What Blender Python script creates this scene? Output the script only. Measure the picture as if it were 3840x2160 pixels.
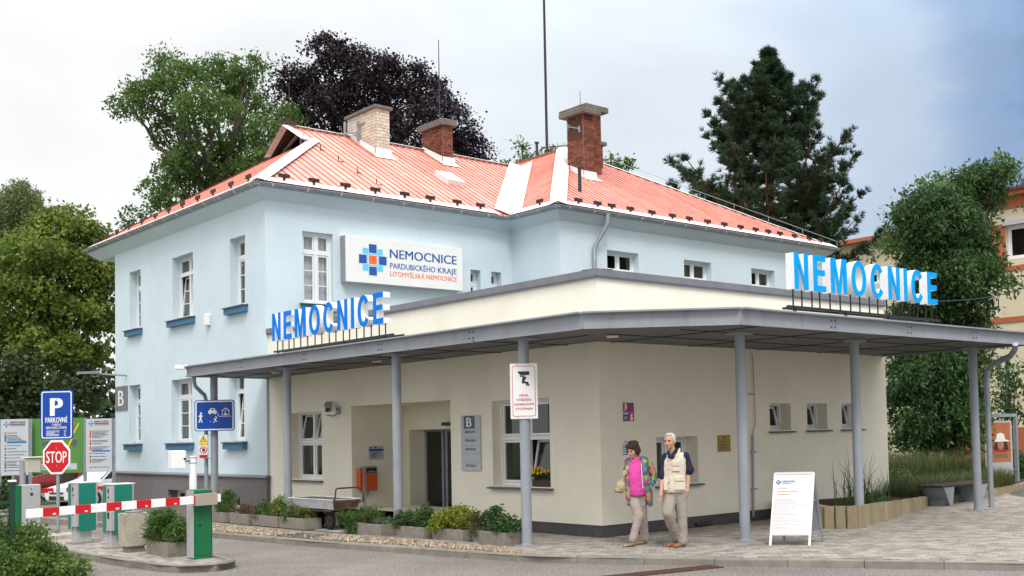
import bpy, math, random
import numpy as np
from mathutils import Vector, Matrix

for _o in list(bpy.data.objects):
    bpy.data.objects.remove(_o)
SC = bpy.context.scene
COL = SC.collection
random.seed(7)
RNG = np.random.default_rng(11)
pi = math.pi

# ---------------------------------------------------------------- camera
CAM = (-12.3918, -13.8664, 1.7614)
YAW, PITCH, ROLL, FPX = 0.8140, 0.0450, -0.0234, 4175.73      # focal length in pixels of a 3840 wide frame
SHX, SHY = 441.5, 346.18
def _axes():
    fw = Vector((math.cos(YAW), math.sin(YAW), 0)); rt = Vector((math.sin(YAW), -math.cos(YAW), 0)); up = Vector((0, 0, 1))
    c, s = math.cos(PITCH), math.sin(PITCH)
    fw, up = fw * c + up * s, up * c - fw * s
    c, s = math.cos(ROLL), math.sin(ROLL)
    rt, up = rt * c + up * s, up * c - rt * s
    return rt, up, fw
RT, UP, FW = _axes()
cd = bpy.data.cameras.new('camera')
cam = bpy.data.objects.new('camera', cd); COL.objects.link(cam)
mw = Matrix.Identity(4)
for i in range(3):
    mw[i][0], mw[i][1], mw[i][2], mw[i][3] = RT[i], UP[i], -FW[i], CAM[i]
cam.matrix_world = mw
cd.sensor_width = 36.0
cd.lens = 36.0 * FPX / 3840.0
cd.shift_x = -SHX / 3840.0
cd.shift_y = SHY / 3840.0
cd.clip_end = 3000
SC.camera = cam
def at(px, py, depth):
    """a place in the world, seen at (px, py) of the photograph, 'depth' metres away"""
    a = (px - 1920 - SHX) / FPX; b = -(py - 1080 - SHY) / FPX
    return Vector(CAM) + (FW + RT * a + UP * b) * depth

# ---------------------------------------------------------------- sky, sun, exposure
SUN_DIR = Vector((-0.50, -0.80, 1.15)).normalized()
W = bpy.data.worlds.new('World'); SC.world = W; W.use_nodes = True
nt = W.node_tree; N = nt.nodes; L = nt.links
bg = N['Background']
sky = N.new('ShaderNodeTexSky'); sky.sky_type = 'NISHITA'; sky.sun_disc = False
sky.sun_elevation = math.asin(SUN_DIR.z); sky.sun_rotation = math.atan2(SUN_DIR.x, SUN_DIR.y)
sky.air_density = 1.0; sky.dust_density = 0.6; sky.ozone_density = 1.5
tc = N.new('ShaderNodeTexCoord')
nz = N.new('ShaderNodeTexNoise'); nz.inputs['Scale'].default_value = 2.2; nz.inputs['Detail'].default_value = 5; nz.inputs['Roughness'].default_value = 0.52
mp = N.new('ShaderNodeMapping'); mp.inputs['Scale'].default_value = (1, 1, 2.0); mp.inputs['Location'].default_value = (0.35, 0.1, 0.2)
L.new(tc.outputs['Generated'], mp.inputs['Vector']); L.new(mp.outputs['Vector'], nz.inputs['Vector'])
# the cover thins out towards the east (right of the photograph)
dp = N.new('ShaderNodeVectorMath'); dp.operation = 'DOT_PRODUCT'
dp.inputs[1].default_value = (0.93, 0.10, 0.35)
L.new(tc.outputs['Generated'], dp.inputs[0])
ma = N.new('ShaderNodeMath'); ma.operation = 'MULTIPLY_ADD'; ma.inputs[1].default_value = 0.22; L.new(nz.outputs['Fac'], ma.inputs[0]); L.new(dp.outputs['Value'], ma.inputs[2])
mr = N.new('ShaderNodeMapRange'); mr.inputs['From Min'].default_value = 0.11 + 0.45; mr.inputs['From Max'].default_value = 0.11 + 0.952; L.new(ma.outputs['Value'], mr.inputs['Value'])
cr_ = N.new('ShaderNodeValToRGB'); cr_.color_ramp.interpolation = 'EASE'
e = cr_.color_ramp.elements
e[0].position = 0.0; e[0].color = (.985, .99, 1.0, 1)
e[1].position = 1.0; e[1].color = (.10, .22, .48, 1)
for p_, c_ in ((.25, (.90, .93, .965, 1)), (.70, (.74, .81, .89, 1)), (.86, (.54, .65, .80, 1)), (.94, (.32, .45, .68, 1))):
    x_ = e.new(p_); x_.color = c_
L.new(mr.outputs['Result'], cr_.inputs['Fac'])
mr2 = N.new('ShaderNodeMapRange'); mr2.interpolation_type = 'SMOOTHSTEP'
mr2.inputs['From Min'].default_value = 1.03; mr2.inputs['From Max'].default_value = 1.15; mr2.inputs['To Max'].default_value = 0.3
L.new(ma.outputs['Value'], mr2.inputs['Value'])
mixc = N.new('ShaderNodeMix'); mixc.data_type = 'RGBA'
L.new(mr2.outputs['Result'], mixc.inputs['Factor']); cs = N.new('ShaderNodeVectorMath'); cs.operation = 'SCALE'; cs.inputs['Scale'].default_value = 11.5; L.new(cr_.outputs['Color'], cs.inputs[0]); L.new(cs.outputs['Vector'], mixc.inputs['A']); L.new(sky.outputs['Color'], mixc.inputs['B'])
# overcast luminance: brighter overhead than at the horizon
sx_ = N.new('ShaderNodeSeparateXYZ'); L.new(tc.outputs['Generated'], sx_.inputs[0])
om = N.new('ShaderNodeMath'); om.operation = 'MULTIPLY_ADD'; om.inputs[1].default_value = 2.0; om.inputs[2].default_value = 0.10; om.use_clamp = False; L.new(sx_.outputs['Z'], om.inputs[0])
oc0 = N.new('ShaderNodeMath'); oc0.operation = 'MAXIMUM'; oc0.inputs[1].default_value = 0.72; L.new(om.outputs[0], oc0.inputs[0])
vm = N.new('ShaderNodeVectorMath'); vm.operation = 'SCALE'; L.new(mixc.outputs['Result'], vm.inputs[0]); n2 = N.new('ShaderNodeTexNoise'); n2.inputs['Scale'].default_value = 3.4; n2.inputs['Detail'].default_value = 6; n2.inputs['Roughness'].default_value = .55; n2.inputs['Distortion'].default_value = .6; L.new(mp.outputs['Vector'], n2.inputs['Vector'])
c2_ = N.new('ShaderNodeMapRange'); c2_.inputs['From Min'].default_value = .3; c2_.inputs['From Max'].default_value = .7; c2_.inputs['To Min'].default_value = .90; c2_.inputs['To Max'].default_value = 1.07; L.new(n2.outputs['Fac'], c2_.inputs['Value'])
cm_ = N.new('ShaderNodeMath'); cm_.operation = 'MULTIPLY'; L.new(oc0.outputs[0], cm_.inputs[0]); L.new(c2_.outputs['Result'], cm_.inputs[1])
L.new(cm_.outputs[0], vm.inputs['Scale'])
L.new(vm.outputs['Vector'], bg.inputs['Color'])
bg.inputs['Strength'].default_value = 0.1
sl = bpy.data.lights.new('sun', 'SUN'); sl.energy = 1.5; sl.angle = math.radians(16); sl.color = (1.0, 0.96, 0.9)
so = bpy.data.objects.new('sun', sl); COL.objects.link(so)
so.rotation_euler = (-SUN_DIR).to_track_quat('-Z', 'Y').to_euler(); so.location = (-20, -30, 40)
vs = SC.view_settings; vs.view_transform = 'Standard'; vs.look = 'None'; vs.exposure = 0.32; vs.gamma = 1.0
try: vs.use_curve_mapping = False
except Exception: pass

# ---------------------------------------------------------------- materials
MATS = {}
def M(name, col, rough=0.7, metal=0.0, var=0.10, vscale=2.0, bump=0.0, bscale=40.0, spec=0.4, rnd=0.0, stain=None, stain_scale=1.0, stain_amt=0.0, speck=None, speck_scale=200, hsv=0.0, streak=None, streak_amt=0.0):
    """procedural paint / plaster / stone: base colour with two octaves of uneven tone, optional stains, specks and relief"""
    if name in MATS: return MATS[name]
    m = bpy.data.materials.new(name); m.use_nodes = True; MATS[name] = m
    t = m.node_tree; n = t.nodes; l = t.links; b = n['Principled BSDF']
    b.inputs['Roughness'].default_value = rough; b.inputs['Metallic'].default_value = metal
    b.inputs['Specular IOR Level'].default_value = spec
    co = n.new('ShaderNodeTexCoord')
    a = n.new('ShaderNodeTexNoise'); a.inputs['Scale'].default_value = vscale; a.inputs['Detail'].default_value = 6; a.inputs['Roughness'].default_value = .6
    l.new(co.outputs['Object'], a.inputs['Vector'])
    mx = n.new('ShaderNodeMix'); mx.data_type = 'RGBA'
    mx.inputs['A'].default_value = (*[c * (1 - var) for c in col], 1); mx.inputs['B'].default_value = (*[min(.95, c * (1 + var)) for c in col], 1)
    r = n.new('ShaderNodeMapRange'); r.inputs['From Min'].default_value = .3; r.inputs['From Max'].default_value = .7
    l.new(a.outputs['Fac'], r.inputs['Value']); l.new(r.outputs['Result'], mx.inputs['Factor'])
    out = mx.outputs['Result']
    if stain is not None:
        s = n.new('ShaderNodeTexNoise'); s.inputs['Scale'].default_value = stain_scale; s.inputs['Detail'].default_value = 8; s.inputs['Roughness'].default_value = .65
        l.new(co.outputs['Object'], s.inputs['Vector'])
        r2 = n.new('ShaderNodeMapRange'); r2.inputs['From Min'].default_value = .52; r2.inputs['From Max'].default_value = .72; r2.inputs['To Max'].default_value = stain_amt
        l.new(s.outputs['Fac'], r2.inputs['Value'])
        m2 = n.new('ShaderNodeMix'); m2.data_type = 'RGBA'; m2.inputs['B'].default_value = (*stain, 1)
        l.new(r2.outputs['Result'], m2.inputs['Factor']); l.new(out, m2.inputs['A']); out = m2.outputs['Result']
    if streak is not None:
        mpp = n.new('ShaderNodeMapping'); mpp.inputs['Scale'].default_value = (2.6, 2.6, .16); l.new(co.outputs['Object'], mpp.inputs['Vector'])
        s = n.new('ShaderNodeTexNoise'); s.inputs['Scale'].default_value = 1.6; s.inputs['Detail'].default_value = 7; s.inputs['Roughness'].default_value = .7; l.new(mpp.outputs[0], s.inputs['Vector'])
        r2 = n.new('ShaderNodeMapRange'); r2.inputs['From Min'].default_value = .5; r2.inputs['From Max'].default_value = .78; r2.inputs['To Max'].default_value = streak_amt
        l.new(s.outputs['Fac'], r2.inputs['Value'])
        m2 = n.new('ShaderNodeMix'); m2.data_type = 'RGBA'; m2.inputs['B'].default_value = (*streak, 1)
        l.new(r2.outputs['Result'], m2.inputs['Factor']); l.new(out, m2.inputs['A']); out = m2.outputs['Result']
    if speck is not None:
        s = n.new('ShaderNodeTexNoise'); s.inputs['Scale'].default_value = speck_scale; s.inputs['Detail'].default_value = 2
        l.new(co.outputs['Object'], s.inputs['Vector'])
        r2 = n.new('ShaderNodeMapRange'); r2.inputs['From Min'].default_value = .54; r2.inputs['From Max'].default_value = .66; r2.inputs['To Max'].default_value = .6
        l.new(s.outputs['Fac'], r2.inputs['Value'])
        m2 = n.new('ShaderNodeMix'); m2.data_type = 'RGBA'; m2.inputs['B'].default_value = (*speck, 1)
        l.new(r2.outputs['Result'], m2.inputs['Factor']); l.new(out, m2.inputs['A']); out = m2.outputs['Result']
    if rnd or hsv:
        oi = n.new('ShaderNodeObjectInfo'); g = n.new('ShaderNodeNewGeometry')
        ad = n.new('ShaderNodeMath'); ad.operation = 'ADD'; l.new(oi.outputs['Random'], ad.inputs[0]); l.new(g.outputs['Random Per Island'], ad.inputs[1])
        fr = n.new('ShaderNodeMath'); fr.operation = 'FRACT'; l.new(ad.outputs[0], fr.inputs[0])
        hs = n.new('ShaderNodeHueSaturation')
        r3 = n.new('ShaderNodeMapRange'); r3.inputs['To Min'].default_value = 1 - rnd; r3.inputs['To Max'].default_value = 1 + rnd
        l.new(fr.outputs[0], r3.inputs['Value']); l.new(r3.outputs['Result'], hs.inputs['Value'])
        if hsv:
            mu = n.new('ShaderNodeMath'); mu.operation = 'MULTIPLY'; mu.inputs[1].default_value = 7.31; l.new(fr.outputs[0], mu.inputs[0])
            f2 = n.new('ShaderNodeMath'); f2.operation = 'FRACT'; l.new(mu.outputs[0], f2.inputs[0])
            r4 = n.new('ShaderNodeMapRange'); r4.inputs['To Min'].default_value = .5 - hsv; r4.inputs['To Max'].default_value = .5 + hsv
            l.new(f2.outputs[0], r4.inputs['Value']); l.new(r4.outputs['Result'], hs.inputs['Hue'])
        l.new(out, hs.inputs['Color']); out = hs.outputs['Color']
    l.new(out, b.inputs['Base Color'])
    if bump:
        bn = n.new('ShaderNodeTexNoise'); bn.inputs['Scale'].default_value = bscale; bn.inputs['Detail'].default_value = 4
        l.new(co.outputs['Object'], bn.inputs['Vector'])
        bp = n.new('ShaderNodeBump'); bp.inputs['Strength'].default_value = bump; bp.inputs['Distance'].default_value = .02
        l.new(bn.outputs['Fac'], bp.inputs['Height']); l.new(bp.outputs['Normal'], b.inputs['Normal'])
    return m

def leaf_mat(name, col, trans=0.35, rnd=0.35, hue=0.02, rough=0.55, tip=None):
    if name in MATS: return MATS[name]
    m = bpy.data.materials.new(name); m.use_nodes = True; MATS[name] = m
    t = m.node_tree; n = t.nodes; l = t.links; b = n['Principled BSDF']; out = n['Material Output']
    g = n.new('ShaderNodeNewGeometry')
    hs = n.new('ShaderNodeHueSaturation'); hs.inputs['Color'].default_value = (*col, 1)
    r = n.new('ShaderNodeMapRange'); r.inputs['To Min'].default_value = 1 - rnd; r.inputs['To Max'].default_value = 1 + rnd
    l.new(g.outputs['Random Per Island'], r.inputs['Value']); l.new(r.outputs['Result'], hs.inputs['Value'])
    mu = n.new('ShaderNodeMath'); mu.operation = 'MULTIPLY'; mu.inputs[1].default_value = 9.7; l.new(g.outputs['Random Per Island'], mu.inputs[0])
    f = n.new('ShaderNodeMath'); f.operation = 'FRACT'; l.new(mu.outputs[0], f.inputs[0])
    r2 = n.new('ShaderNodeMapRange'); r2.inputs['To Min'].default_value = .5 - hue; r2.inputs['To Max'].default_value = .5 + hue
    l.new(f.outputs[0], r2.inputs['Value']); l.new(r2.outputs['Result'], hs.inputs['Hue'])
    co = n.new('ShaderNodeTexCoord'); nzz = n.new('ShaderNodeTexNoise'); nzz.inputs['Scale'].default_value = .9; nzz.inputs['Detail'].default_value = 3
    l.new(co.outputs['Object'], nzz.inputs['Vector'])
    mx = n.new('ShaderNodeMix'); mx.data_type = 'RGBA'; mx.inputs['B'].default_value = (*(tip or [c * 1.35 for c in col]), 1)
    rr = n.new('ShaderNodeMapRange'); rr.inputs['From Min'].default_value = .45; rr.inputs['From Max'].default_value = .7; rr.inputs['To Max'].default_value = .7
    l.new(nzz.outputs['Fac'], rr.inputs['Value']); l.new(rr.outputs['Result'], mx.inputs['Factor']); l.new(hs.outputs['Color'], mx.inputs['A'])
    l.new(mx.outputs['Result'], b.inputs['Base Color']); b.inputs['Roughness'].default_value = rough; b.inputs['Specular IOR Level'].default_value = .35
    tr = n.new('ShaderNodeBsdfTranslucent'); l.new(mx.outputs['Result'], tr.inputs['Color'])
    ms = n.new('ShaderNodeMixShader'); ms.inputs['Fac'].default_value = trans
    l.new(b.outputs['BSDF'], ms.inputs[1]); l.new(tr.outputs['BSDF'], ms.inputs[2]); l.new(ms.outputs['Shader'], out.inputs['Surface'])
    return m

def glass_mat(name, tint=(.75, .8, .8), refl=1.0):
    if name in MATS: return MATS[name]
    m = bpy.data.materials.new(name); m.use_nodes = True; MATS[name] = m
    t = m.node_tree; n = t.nodes; l = t.links; n.remove(n['Principled BSDF']); out = n['Material Output']
    lw_ = n.new('ShaderNodeLayerWeight'); lw_.inputs['Blend'].default_value = .5
    pw = n.new('ShaderNodeMath'); pw.operation = 'POWER'; pw.inputs[1].default_value = 4.0; l.new(lw_.outputs['Facing'], pw.inputs[0])
    fr = n.new('ShaderNodeMath'); fr.operation = 'MULTIPLY_ADD'; fr.inputs[1].default_value = .9; fr.inputs[2].default_value = .07; l.new(pw.outputs[0], fr.inputs[0])
    gl = n.new('ShaderNodeBsdfGlossy'); gl.inputs['Roughness'].default_value = .02; gl.inputs['Color'].default_value = (refl, refl, refl, 1)
    tp = n.new('ShaderNodeBsdfTransparent'); tp.inputs['Color'].default_value = (*tint, 1)
    ms = n.new('ShaderNodeMixShader'); l.new(fr.outputs[0], ms.inputs['Fac']); l.new(tp.outputs[0], ms.inputs[1]); l.new(gl.outputs[0], ms.inputs[2])
    l.new(ms.outputs[0], out.inputs['Surface'])
    return m

# ---------------------------------------------------------------- mesh building
class MB:
    def __init__(s): s.v = []; s.f = []
    def add(s, vs, fs):
        k = len(s.v); s.v += [tuple(v) for v in vs]; s.f += [tuple(i + k for i in f) for f in fs]; return s
    def quad(s, a, b, c, d): return s.add([a, b, c, d], [(0, 1, 2, 3)])
    def poly(s, pts): return s.add(pts, [tuple(range(len(pts)))])
    def box(s, x0, x1, y0, y1, z0, z1):
        return s.add([(x0, y0, z0), (x1, y0, z0), (x1, y1, z0), (x0, y1, z0), (x0, y0, z1), (x1, y0, z1), (x1, y1, z1), (x0, y1, z1)],
                     [(0, 3, 2, 1), (4, 5, 6, 7), (0, 1, 5, 4), (1, 2, 6, 5), (2, 3, 7, 6), (3, 0, 4, 7)])
    def bbox(s, x0, x1, y0, y1, z0, z1, b=.01):
        """box with chamfered vertical and top edges"""
        pts = [(x0 + b, y0), (x1 - b, y0), (x1, y0 + b), (x1, y1 - b), (x1 - b, y1), (x0 + b, y1), (x0, y1 - b), (x0, y0 + b)]
        cx, cy = (x0 + x1) / 2, (y0 + y1) / 2
        top = [(cx + (p[0] - cx) * (1 - 2 * b / (x1 - x0)), cy + (p[1] - cy) * (1 - 2 * b / (y1 - y0))) for p in pts]
        vs = [(*p, z0) for p in pts] + [(*p, z1 - b) for p in pts] + [(*p, z1) for p in top]
        fs = [tuple(range(7, -1, -1)), tuple(range(16, 24))]
        for k in (0, 8):
            fs += [(k + i, k + (i + 1) % 8, k + 8 + (i + 1) % 8, k + 8 + i) for i in range(8)]
        return s.add(vs, fs)
    def obox(s, c, u, v, w, hu, hv, hw):
        c, u, v, w = Vector(c), Vector(u) * hu, Vector(v) * hv, Vector(w) * hw
        P = [c - u - v - w, c + u - v - w, c + u + v - w, c - u + v - w, c - u - v + w, c + u - v + w, c + u + v + w, c - u + v + w]
        return s.add(P, [(0, 3, 2, 1), (4, 5, 6, 7), (0, 1, 5, 4), (1, 2, 6, 5), (2, 3, 7, 6), (3, 0, 4, 7)])
    def bar(s, a, b, w, h=None, up=(0, 0, 1)):
        """rectangular bar from a to b"""
        a, b = Vector(a), Vector(b); d = b - a; ln = d.length; d.normalize(); up = Vector(up)
        if abs(d.dot(up)) > .98: up = Vector((1, 0, 0))
        u = d.cross(up).normalized(); v = u.cross(d).normalized()
        return s.obox((a + b) / 2, d, u, v, ln / 2, w / 2, (h or w) / 2)
    def cyl(s, a, b, r0, r1=None, n=12, caps=True):
        r1 = r0 if r1 is None else r1
        a, b = Vector(a), Vector(b); d = (b - a).normalized(); up = Vector((0, 0, 1)) if abs(d.z) < .95 else Vector((1, 0, 0))
        u = d.cross(up).normalized(); v = d.cross(u).normalized(); vs = []
        for p, r in ((a, r0), (b, r1)):
            for i in range(n):
                t = 2 * pi * i / n; vs.append(p + u * math.cos(t) * r + v * math.sin(t) * r)
        fs = [(i, (i + 1) % n, n + (i + 1) % n, n + i) for i in range(n)]
        if caps: fs += [tuple(range(n - 1, -1, -1)), tuple(range(n, 2 * n))]
        return s.add(vs, fs)
    def tube(s, path, r, n=8, caps=True):
        path = [Vector(p) for p in path]; rs = r if isinstance(r, (list, tuple)) else [r] * len(path)
        rings = []; pu = None
        for i, p in enumerate(path):
            d = (path[min(i + 1, len(path) - 1)] - path[max(i - 1, 0)]).normalized()
            if pu is None:
                up = Vector((0, 0, 1)) if abs(d.z) < .9 else Vector((1, 0, 0)); pu = d.cross(up).normalized()
            pu = (pu - d * pu.dot(d)).normalized(); v = d.cross(pu)
            rings.append([p + pu * math.cos(2 * pi * k / n) * rs[i] + v * math.sin(2 * pi * k / n) * rs[i] for k in range(n)])
        vs = [q for R in rings for q in R]; fs = []
        for i in range(len(path) - 1):
            fs += [(i * n + k, i * n + (k + 1) % n, (i + 1) * n + (k + 1) % n, (i + 1) * n + k) for k in range(n)]
        if caps: fs += [tuple(range(n - 1, -1, -1)), tuple((len(path) - 1) * n + k for k in range(n))]
        return s.add(vs, fs)
    def lathe(s, c, prof, n=24, caps=True):
        vs = []
        for r, z in prof:
            vs += [(c[0] + r * math.cos(2 * pi * k / n), c[1] + r * math.sin(2 * pi * k / n), c[2] + z) for k in range(n)]
        fs = []
        for i in range(len(prof) - 1):
            fs += [(i * n + k, i * n + (k + 1) % n, (i + 1) * n + (k + 1) % n, (i + 1) * n + k) for k in range(n)]
        if caps: fs += [tuple(range(n - 1, -1, -1)), tuple((len(prof) - 1) * n + k for k in range(n))]
        return s.add(vs, fs)
    def prism(s, pts, o, u, v, d):
        """outline pts (2-D) in the plane o + a u + b v, extruded by vector d"""
        o, u, v, d = Vector(o), Vector(u), Vector(v), Vector(d); n = len(pts)
        A = [o + u * p[0] + v * p[1] for p in pts]; vs = A + [p + d for p in A]
        fs = [tuple(range(n)), tuple(range(2 * n - 1, n - 1, -1))] + [(i, n + i, n + (i + 1) % n, (i + 1) % n) for i in range(n)]
        return s.add(vs, fs)
    def ring(s, outer, inner, o, u, v, d, closed=True):
        """band between two outlines of equal length, extruded"""
        o, u, v, d = Vector(o), Vector(u), Vector(v), Vector(d); n = len(outer)
        f = lambda P: [o + u * p[0] + v * p[1] for p in P]
        O, I = f(outer), f(inner); vs = O + I + [p + d for p in O] + [p + d for p in I]; fs = []
        for i in range(n if closed else n - 1):
            j = (i + 1) % n
            fs += [(i, j, n + j, n + i), (2 * n + j, 2 * n + i, 3 * n + i, 3 * n + j), (i, 2 * n + i, 2 * n + j, j), (n + j, 3 * n + j, 3 * n + i, n + i)]
        if not closed:
            fs += [(0, n, 3 * n, 2 * n), (n - 1, 3 * n - 1, 4 * n - 1, 2 * n - 1)]
        return s.add(vs, fs)
    def ellipsoid(s, c, r, n=12, m=8, rot=None):
        vs = []; fs = []
        for j in range(m + 1):
            ph = pi * j / m
            for i in range(n):
                t = 2 * pi * i / n; p = Vector((r[0] * math.sin(ph) * math.cos(t), r[1] * math.sin(ph) * math.sin(t), r[2] * math.cos(ph)))
                if rot is not None: p = rot @ p
                vs.append(Vector(c) + p)
        for j in range(m):
            fs += [(j * n + i, (j + 1) * n + i, (j + 1) * n + (i + 1) % n, j * n + (i + 1) % n) for i in range(n)]
        return s.add(vs, fs)
    def mesh(s, name, smooth=False):
        me = bpy.data.meshes.new(name); me.from_pydata(s.v, [], s.f); me.validate(clean_customdata=False); me.update()
        if smooth:
            me.polygons.foreach_set('use_smooth', [True] * len(me.polygons))
            try: me.set_sharp_from_angle(angle=math.radians(smooth if smooth > 1 else 40))
            except Exception: pass
        return me

def tag(o, label=None, cat=None, group=None, kind=None):
    if label: o['label'] = label
    if cat: o['category'] = cat
    if group: o['group'] = group
    if kind: o['kind'] = kind
    return o
def obj(name, mb, mat, parent=None, label=None, cat=None, group=None, kind=None, smooth=False, loc=None, rot=None):
    me = mb.mesh(name, smooth) if isinstance(mb, MB) else mb
    if mat is not None and not len(me.materials): me.materials.append(mat)
    o = bpy.data.objects.new(name, me); COL.objects.link(o)
    if parent is not None: o.parent = parent
    if loc is not None: o.location = loc
    if rot is not None: o.rotation_euler = rot
    return tag(o, label, cat, group, kind)
def thing(name, label, cat, loc=(0, 0, 0), rotz=0.0, group=None):
    o = bpy.data.objects.new(name, None); COL.objects.link(o); o.location = loc; o.rotation_euler = (0, 0, rotz)
    o.empty_display_size = .2
    return tag(o, label, cat, group)
def fast_mesh(name, V, nv):
    """V: (count, nv, 3) separate polygons"""
    V = np.ascontiguousarray(V, dtype=np.float32); c = V.shape[0]
    me = bpy.data.meshes.new(name); me.vertices.add(c * nv); me.vertices.foreach_set('co', V.ravel())
    me.loops.add(c * nv); me.loops.foreach_set('vertex_index', np.arange(c * nv, dtype=np.int32))
    me.polygons.add(c); me.polygons.foreach_set('loop_start', np.arange(0, c * nv, nv, dtype=np.int32))
    try: me.polygons.foreach_set('loop_total', np.full(c, nv, dtype=np.int32))
    except Exception: pass
    me.update(calc_edges=True); me.validate()
    return me

# lettering: built-in font turned into flat meshes, cap height 1
def text_geo(s, bold=0.0):
    c = bpy.data.curves.new('lettering', 'FONT'); c.body = s; c.size = 1.0; c.offset = bold; c.resolution_u = 3
    o = bpy.data.objects.new('lettering', c); COL.objects.link(o)
    dg = bpy.context.evaluated_depsgraph_get(); me = bpy.data.meshes.new_from_object(o.evaluated_get(dg))
    v = np.array([p.co[:2] for p in me.vertices]) if len(me.vertices) else np.zeros((1, 2)); f = [tuple(p.vertices) for p in me.polygons]
    bpy.data.objects.remove(o); bpy.data.curves.remove(c); bpy.data.meshes.remove(me)
    return v, f
CAPH = None
def text(mb, s, o, u, v, h, w=None, align='c', bold=0.012, fill=None):
    """adds the word s to mb: cap height h, baseline at o, optional total width w"""
    global CAPH
    if CAPH is None: CAPH = text_geo('H')[0][:, 1].max()
    p, f = text_geo(s, 0.0); p = p / CAPH * h
    x0, x1 = p[:, 0].min(), p[:, 0].max(); p[:, 0] -= x0; wd = x1 - x0
    if w: p[:, 0] *= w / wd; wd = w
    if align == 'c': p[:, 0] -= wd / 2
    elif align == 'r': p[:, 0] -= wd
    o, u, v = Vector(o), Vector(u), Vector(v); n = u.cross(v)
    for k, dx in enumerate((0, -1, 1) if bold > .008 else (0,)):
        q = o + u * (dx * bold * .9 * h) + n * (.0005 * k)
        mb.add([q + u * float(a) + v * float(b) for a, b in p], f)
    return wd
def rect(mb, o, u, v, x0, x1, y0, y1):
    o, u, v = Vector(o), Vector(u), Vector(v)
    mb.quad(o + u * x0 + v * y0, o + u * x1 + v * y0, o + u * x1 + v * y1, o + u * x0 + v * y1)
def disc(mb, o, u, v, cx, cy, r, n=24):
    o, u, v = Vector(o), Vector(u), Vector(v)
    mb.poly([o + u * (cx + r * math.cos(2 * pi * i / n)) + v * (cy + r * math.sin(2 * pi * i / n)) for i in range(n)])
def flat(mb, o, u, v, pts):
    o, u, v = Vector(o), Vector(u), Vector(v); mb.poly([o + u * a + v * b for a, b in pts])
# ---------------------------------------------------------------- palette
m_blue = M('blue_render', (.595, .705, .765), .85, var=.05, vscale=.7, bump=.35, bscale=70, streak=(.48, .59, .63), streak_amt=.22, stain=(.46, .59, .65), stain_scale=.5, stain_amt=.35)
m_blue_deep = M('deep_blue_paint', (.045, .16, .28), .6, var=.08)
m_cream = M('cream_render', (.86, .815, .68), .85, var=.05, vscale=.8, bump=.4, bscale=80, streak=(.66, .60, .48), streak_amt=.14, stain=(.66, .60, .47), stain_scale=.7, stain_amt=.25)
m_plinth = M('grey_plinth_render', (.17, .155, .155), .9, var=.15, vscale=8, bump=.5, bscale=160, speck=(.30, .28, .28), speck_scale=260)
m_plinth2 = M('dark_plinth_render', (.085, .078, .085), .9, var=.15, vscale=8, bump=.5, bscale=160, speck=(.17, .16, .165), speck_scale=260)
m_red = M('red_painted_sheet', (.69, .34, .27), .42, var=.16, vscale=1.3, spec=.6, rnd=.12, stain=(.78, .60, .53), stain_scale=1.4, stain_amt=.85, streak=(.40, .10, .065), streak_amt=.55)
m_rib_shadow = M('red_rib_shadow', (.60, .19, .135), .45, var=.2, vscale=2, spec=.5, rnd=.15, stain=(.30, .07, .045), stain_scale=3, stain_amt=.6)  # darker red puts the ribs' shadow lines into their colour, beside the faded flats
m_white_tin = M('white_painted_tin', (.80, .79, .78), .45, var=.06, vscale=2, spec=.5, stain=(.62, .58, .54), stain_scale=2, stain_amt=.4)
m_zinc = M('galvanised_steel', (.30, .33, .36), .5, metal=.35, var=.16, vscale=5)
m_gray = M('grey_steel_paint', (.29, .32, .36), .42, var=.09, vscale=3, spec=.5, streak=(.20, .20, .20), streak_amt=.5)
m_gray_lt = M('light_grey_paint', (.28, .30, .335), .45, var=.08, vscale=2, streak=(.18, .18, .185), streak_amt=.6)
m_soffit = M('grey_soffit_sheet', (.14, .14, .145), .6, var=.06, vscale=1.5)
m_white = M('white_paint', (.80, .80, .79), .4, var=.03, vscale=4)
m_pvc = M('white_window_plastic', (.80, .81, .82), .35, var=.02)
m_coping = M('anthracite_coping_tin', (.165, .165, .185), .45, var=.12, vscale=3, spec=.5)
m_sill = M('dark_sill_tin', (.115, .11, .12), .5, var=.1)
m_black = M('black_paint', (.012, .012, .013), .45, var=.1)
m_dark = M('dark_steel', (.03, .03, .035), .4, var=.1)
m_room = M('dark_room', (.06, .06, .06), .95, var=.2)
m_curtain = M('white_curtain', (.72, .70, .74), .9, var=.06, vscale=3)
m_glass = glass_mat('window_glass')
m_glass_dk = glass_mat('dark_door_glass', (.22, .24, .24))
m_conc = M('weathered_concrete', (.25, .225, .19), .95, var=.22, vscale=6, bump=.8, bscale=55, stain=(.13, .12, .10), stain_scale=3, stain_amt=.6, speck=(.40, .36, .30), speck_scale=38)
m_conc_pale = M('pale_exposed_concrete', (.50, .45, .36), .95, var=.16, vscale=5, bump=.9, bscale=90, stain=(.20, .17, .13), stain_scale=3.5, stain_amt=.75, speck=(.24, .20, .15), speck_scale=48)
m_kerb = M('kerb_stone_grey', (.235, .212, .182), .95, var=.18, vscale=4, bump=.5, bscale=80, rnd=.12, stain=(.14, .13, .11), stain_scale=3, stain_amt=.5)
m_asph = M('asphalt_worn', (.175, .155, .14), .93, var=.25, vscale=.5, bump=1.0, bscale=45, stain=(.12, .092, .07), stain_scale=.45, stain_amt=.85, speck=(.44, .41, .38), speck_scale=30)
m_paver = M('paving_block', (.29, .26, .225), .9, var=.18, vscale=5, bump=.4, bscale=120, rnd=.30, hsv=.012, stain=(.15, .13, .11), stain_scale=.8, stain_amt=.5)
m_joint = M('paving_sand', (.10, .09, .075), .95, var=.2, vscale=9)
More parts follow.
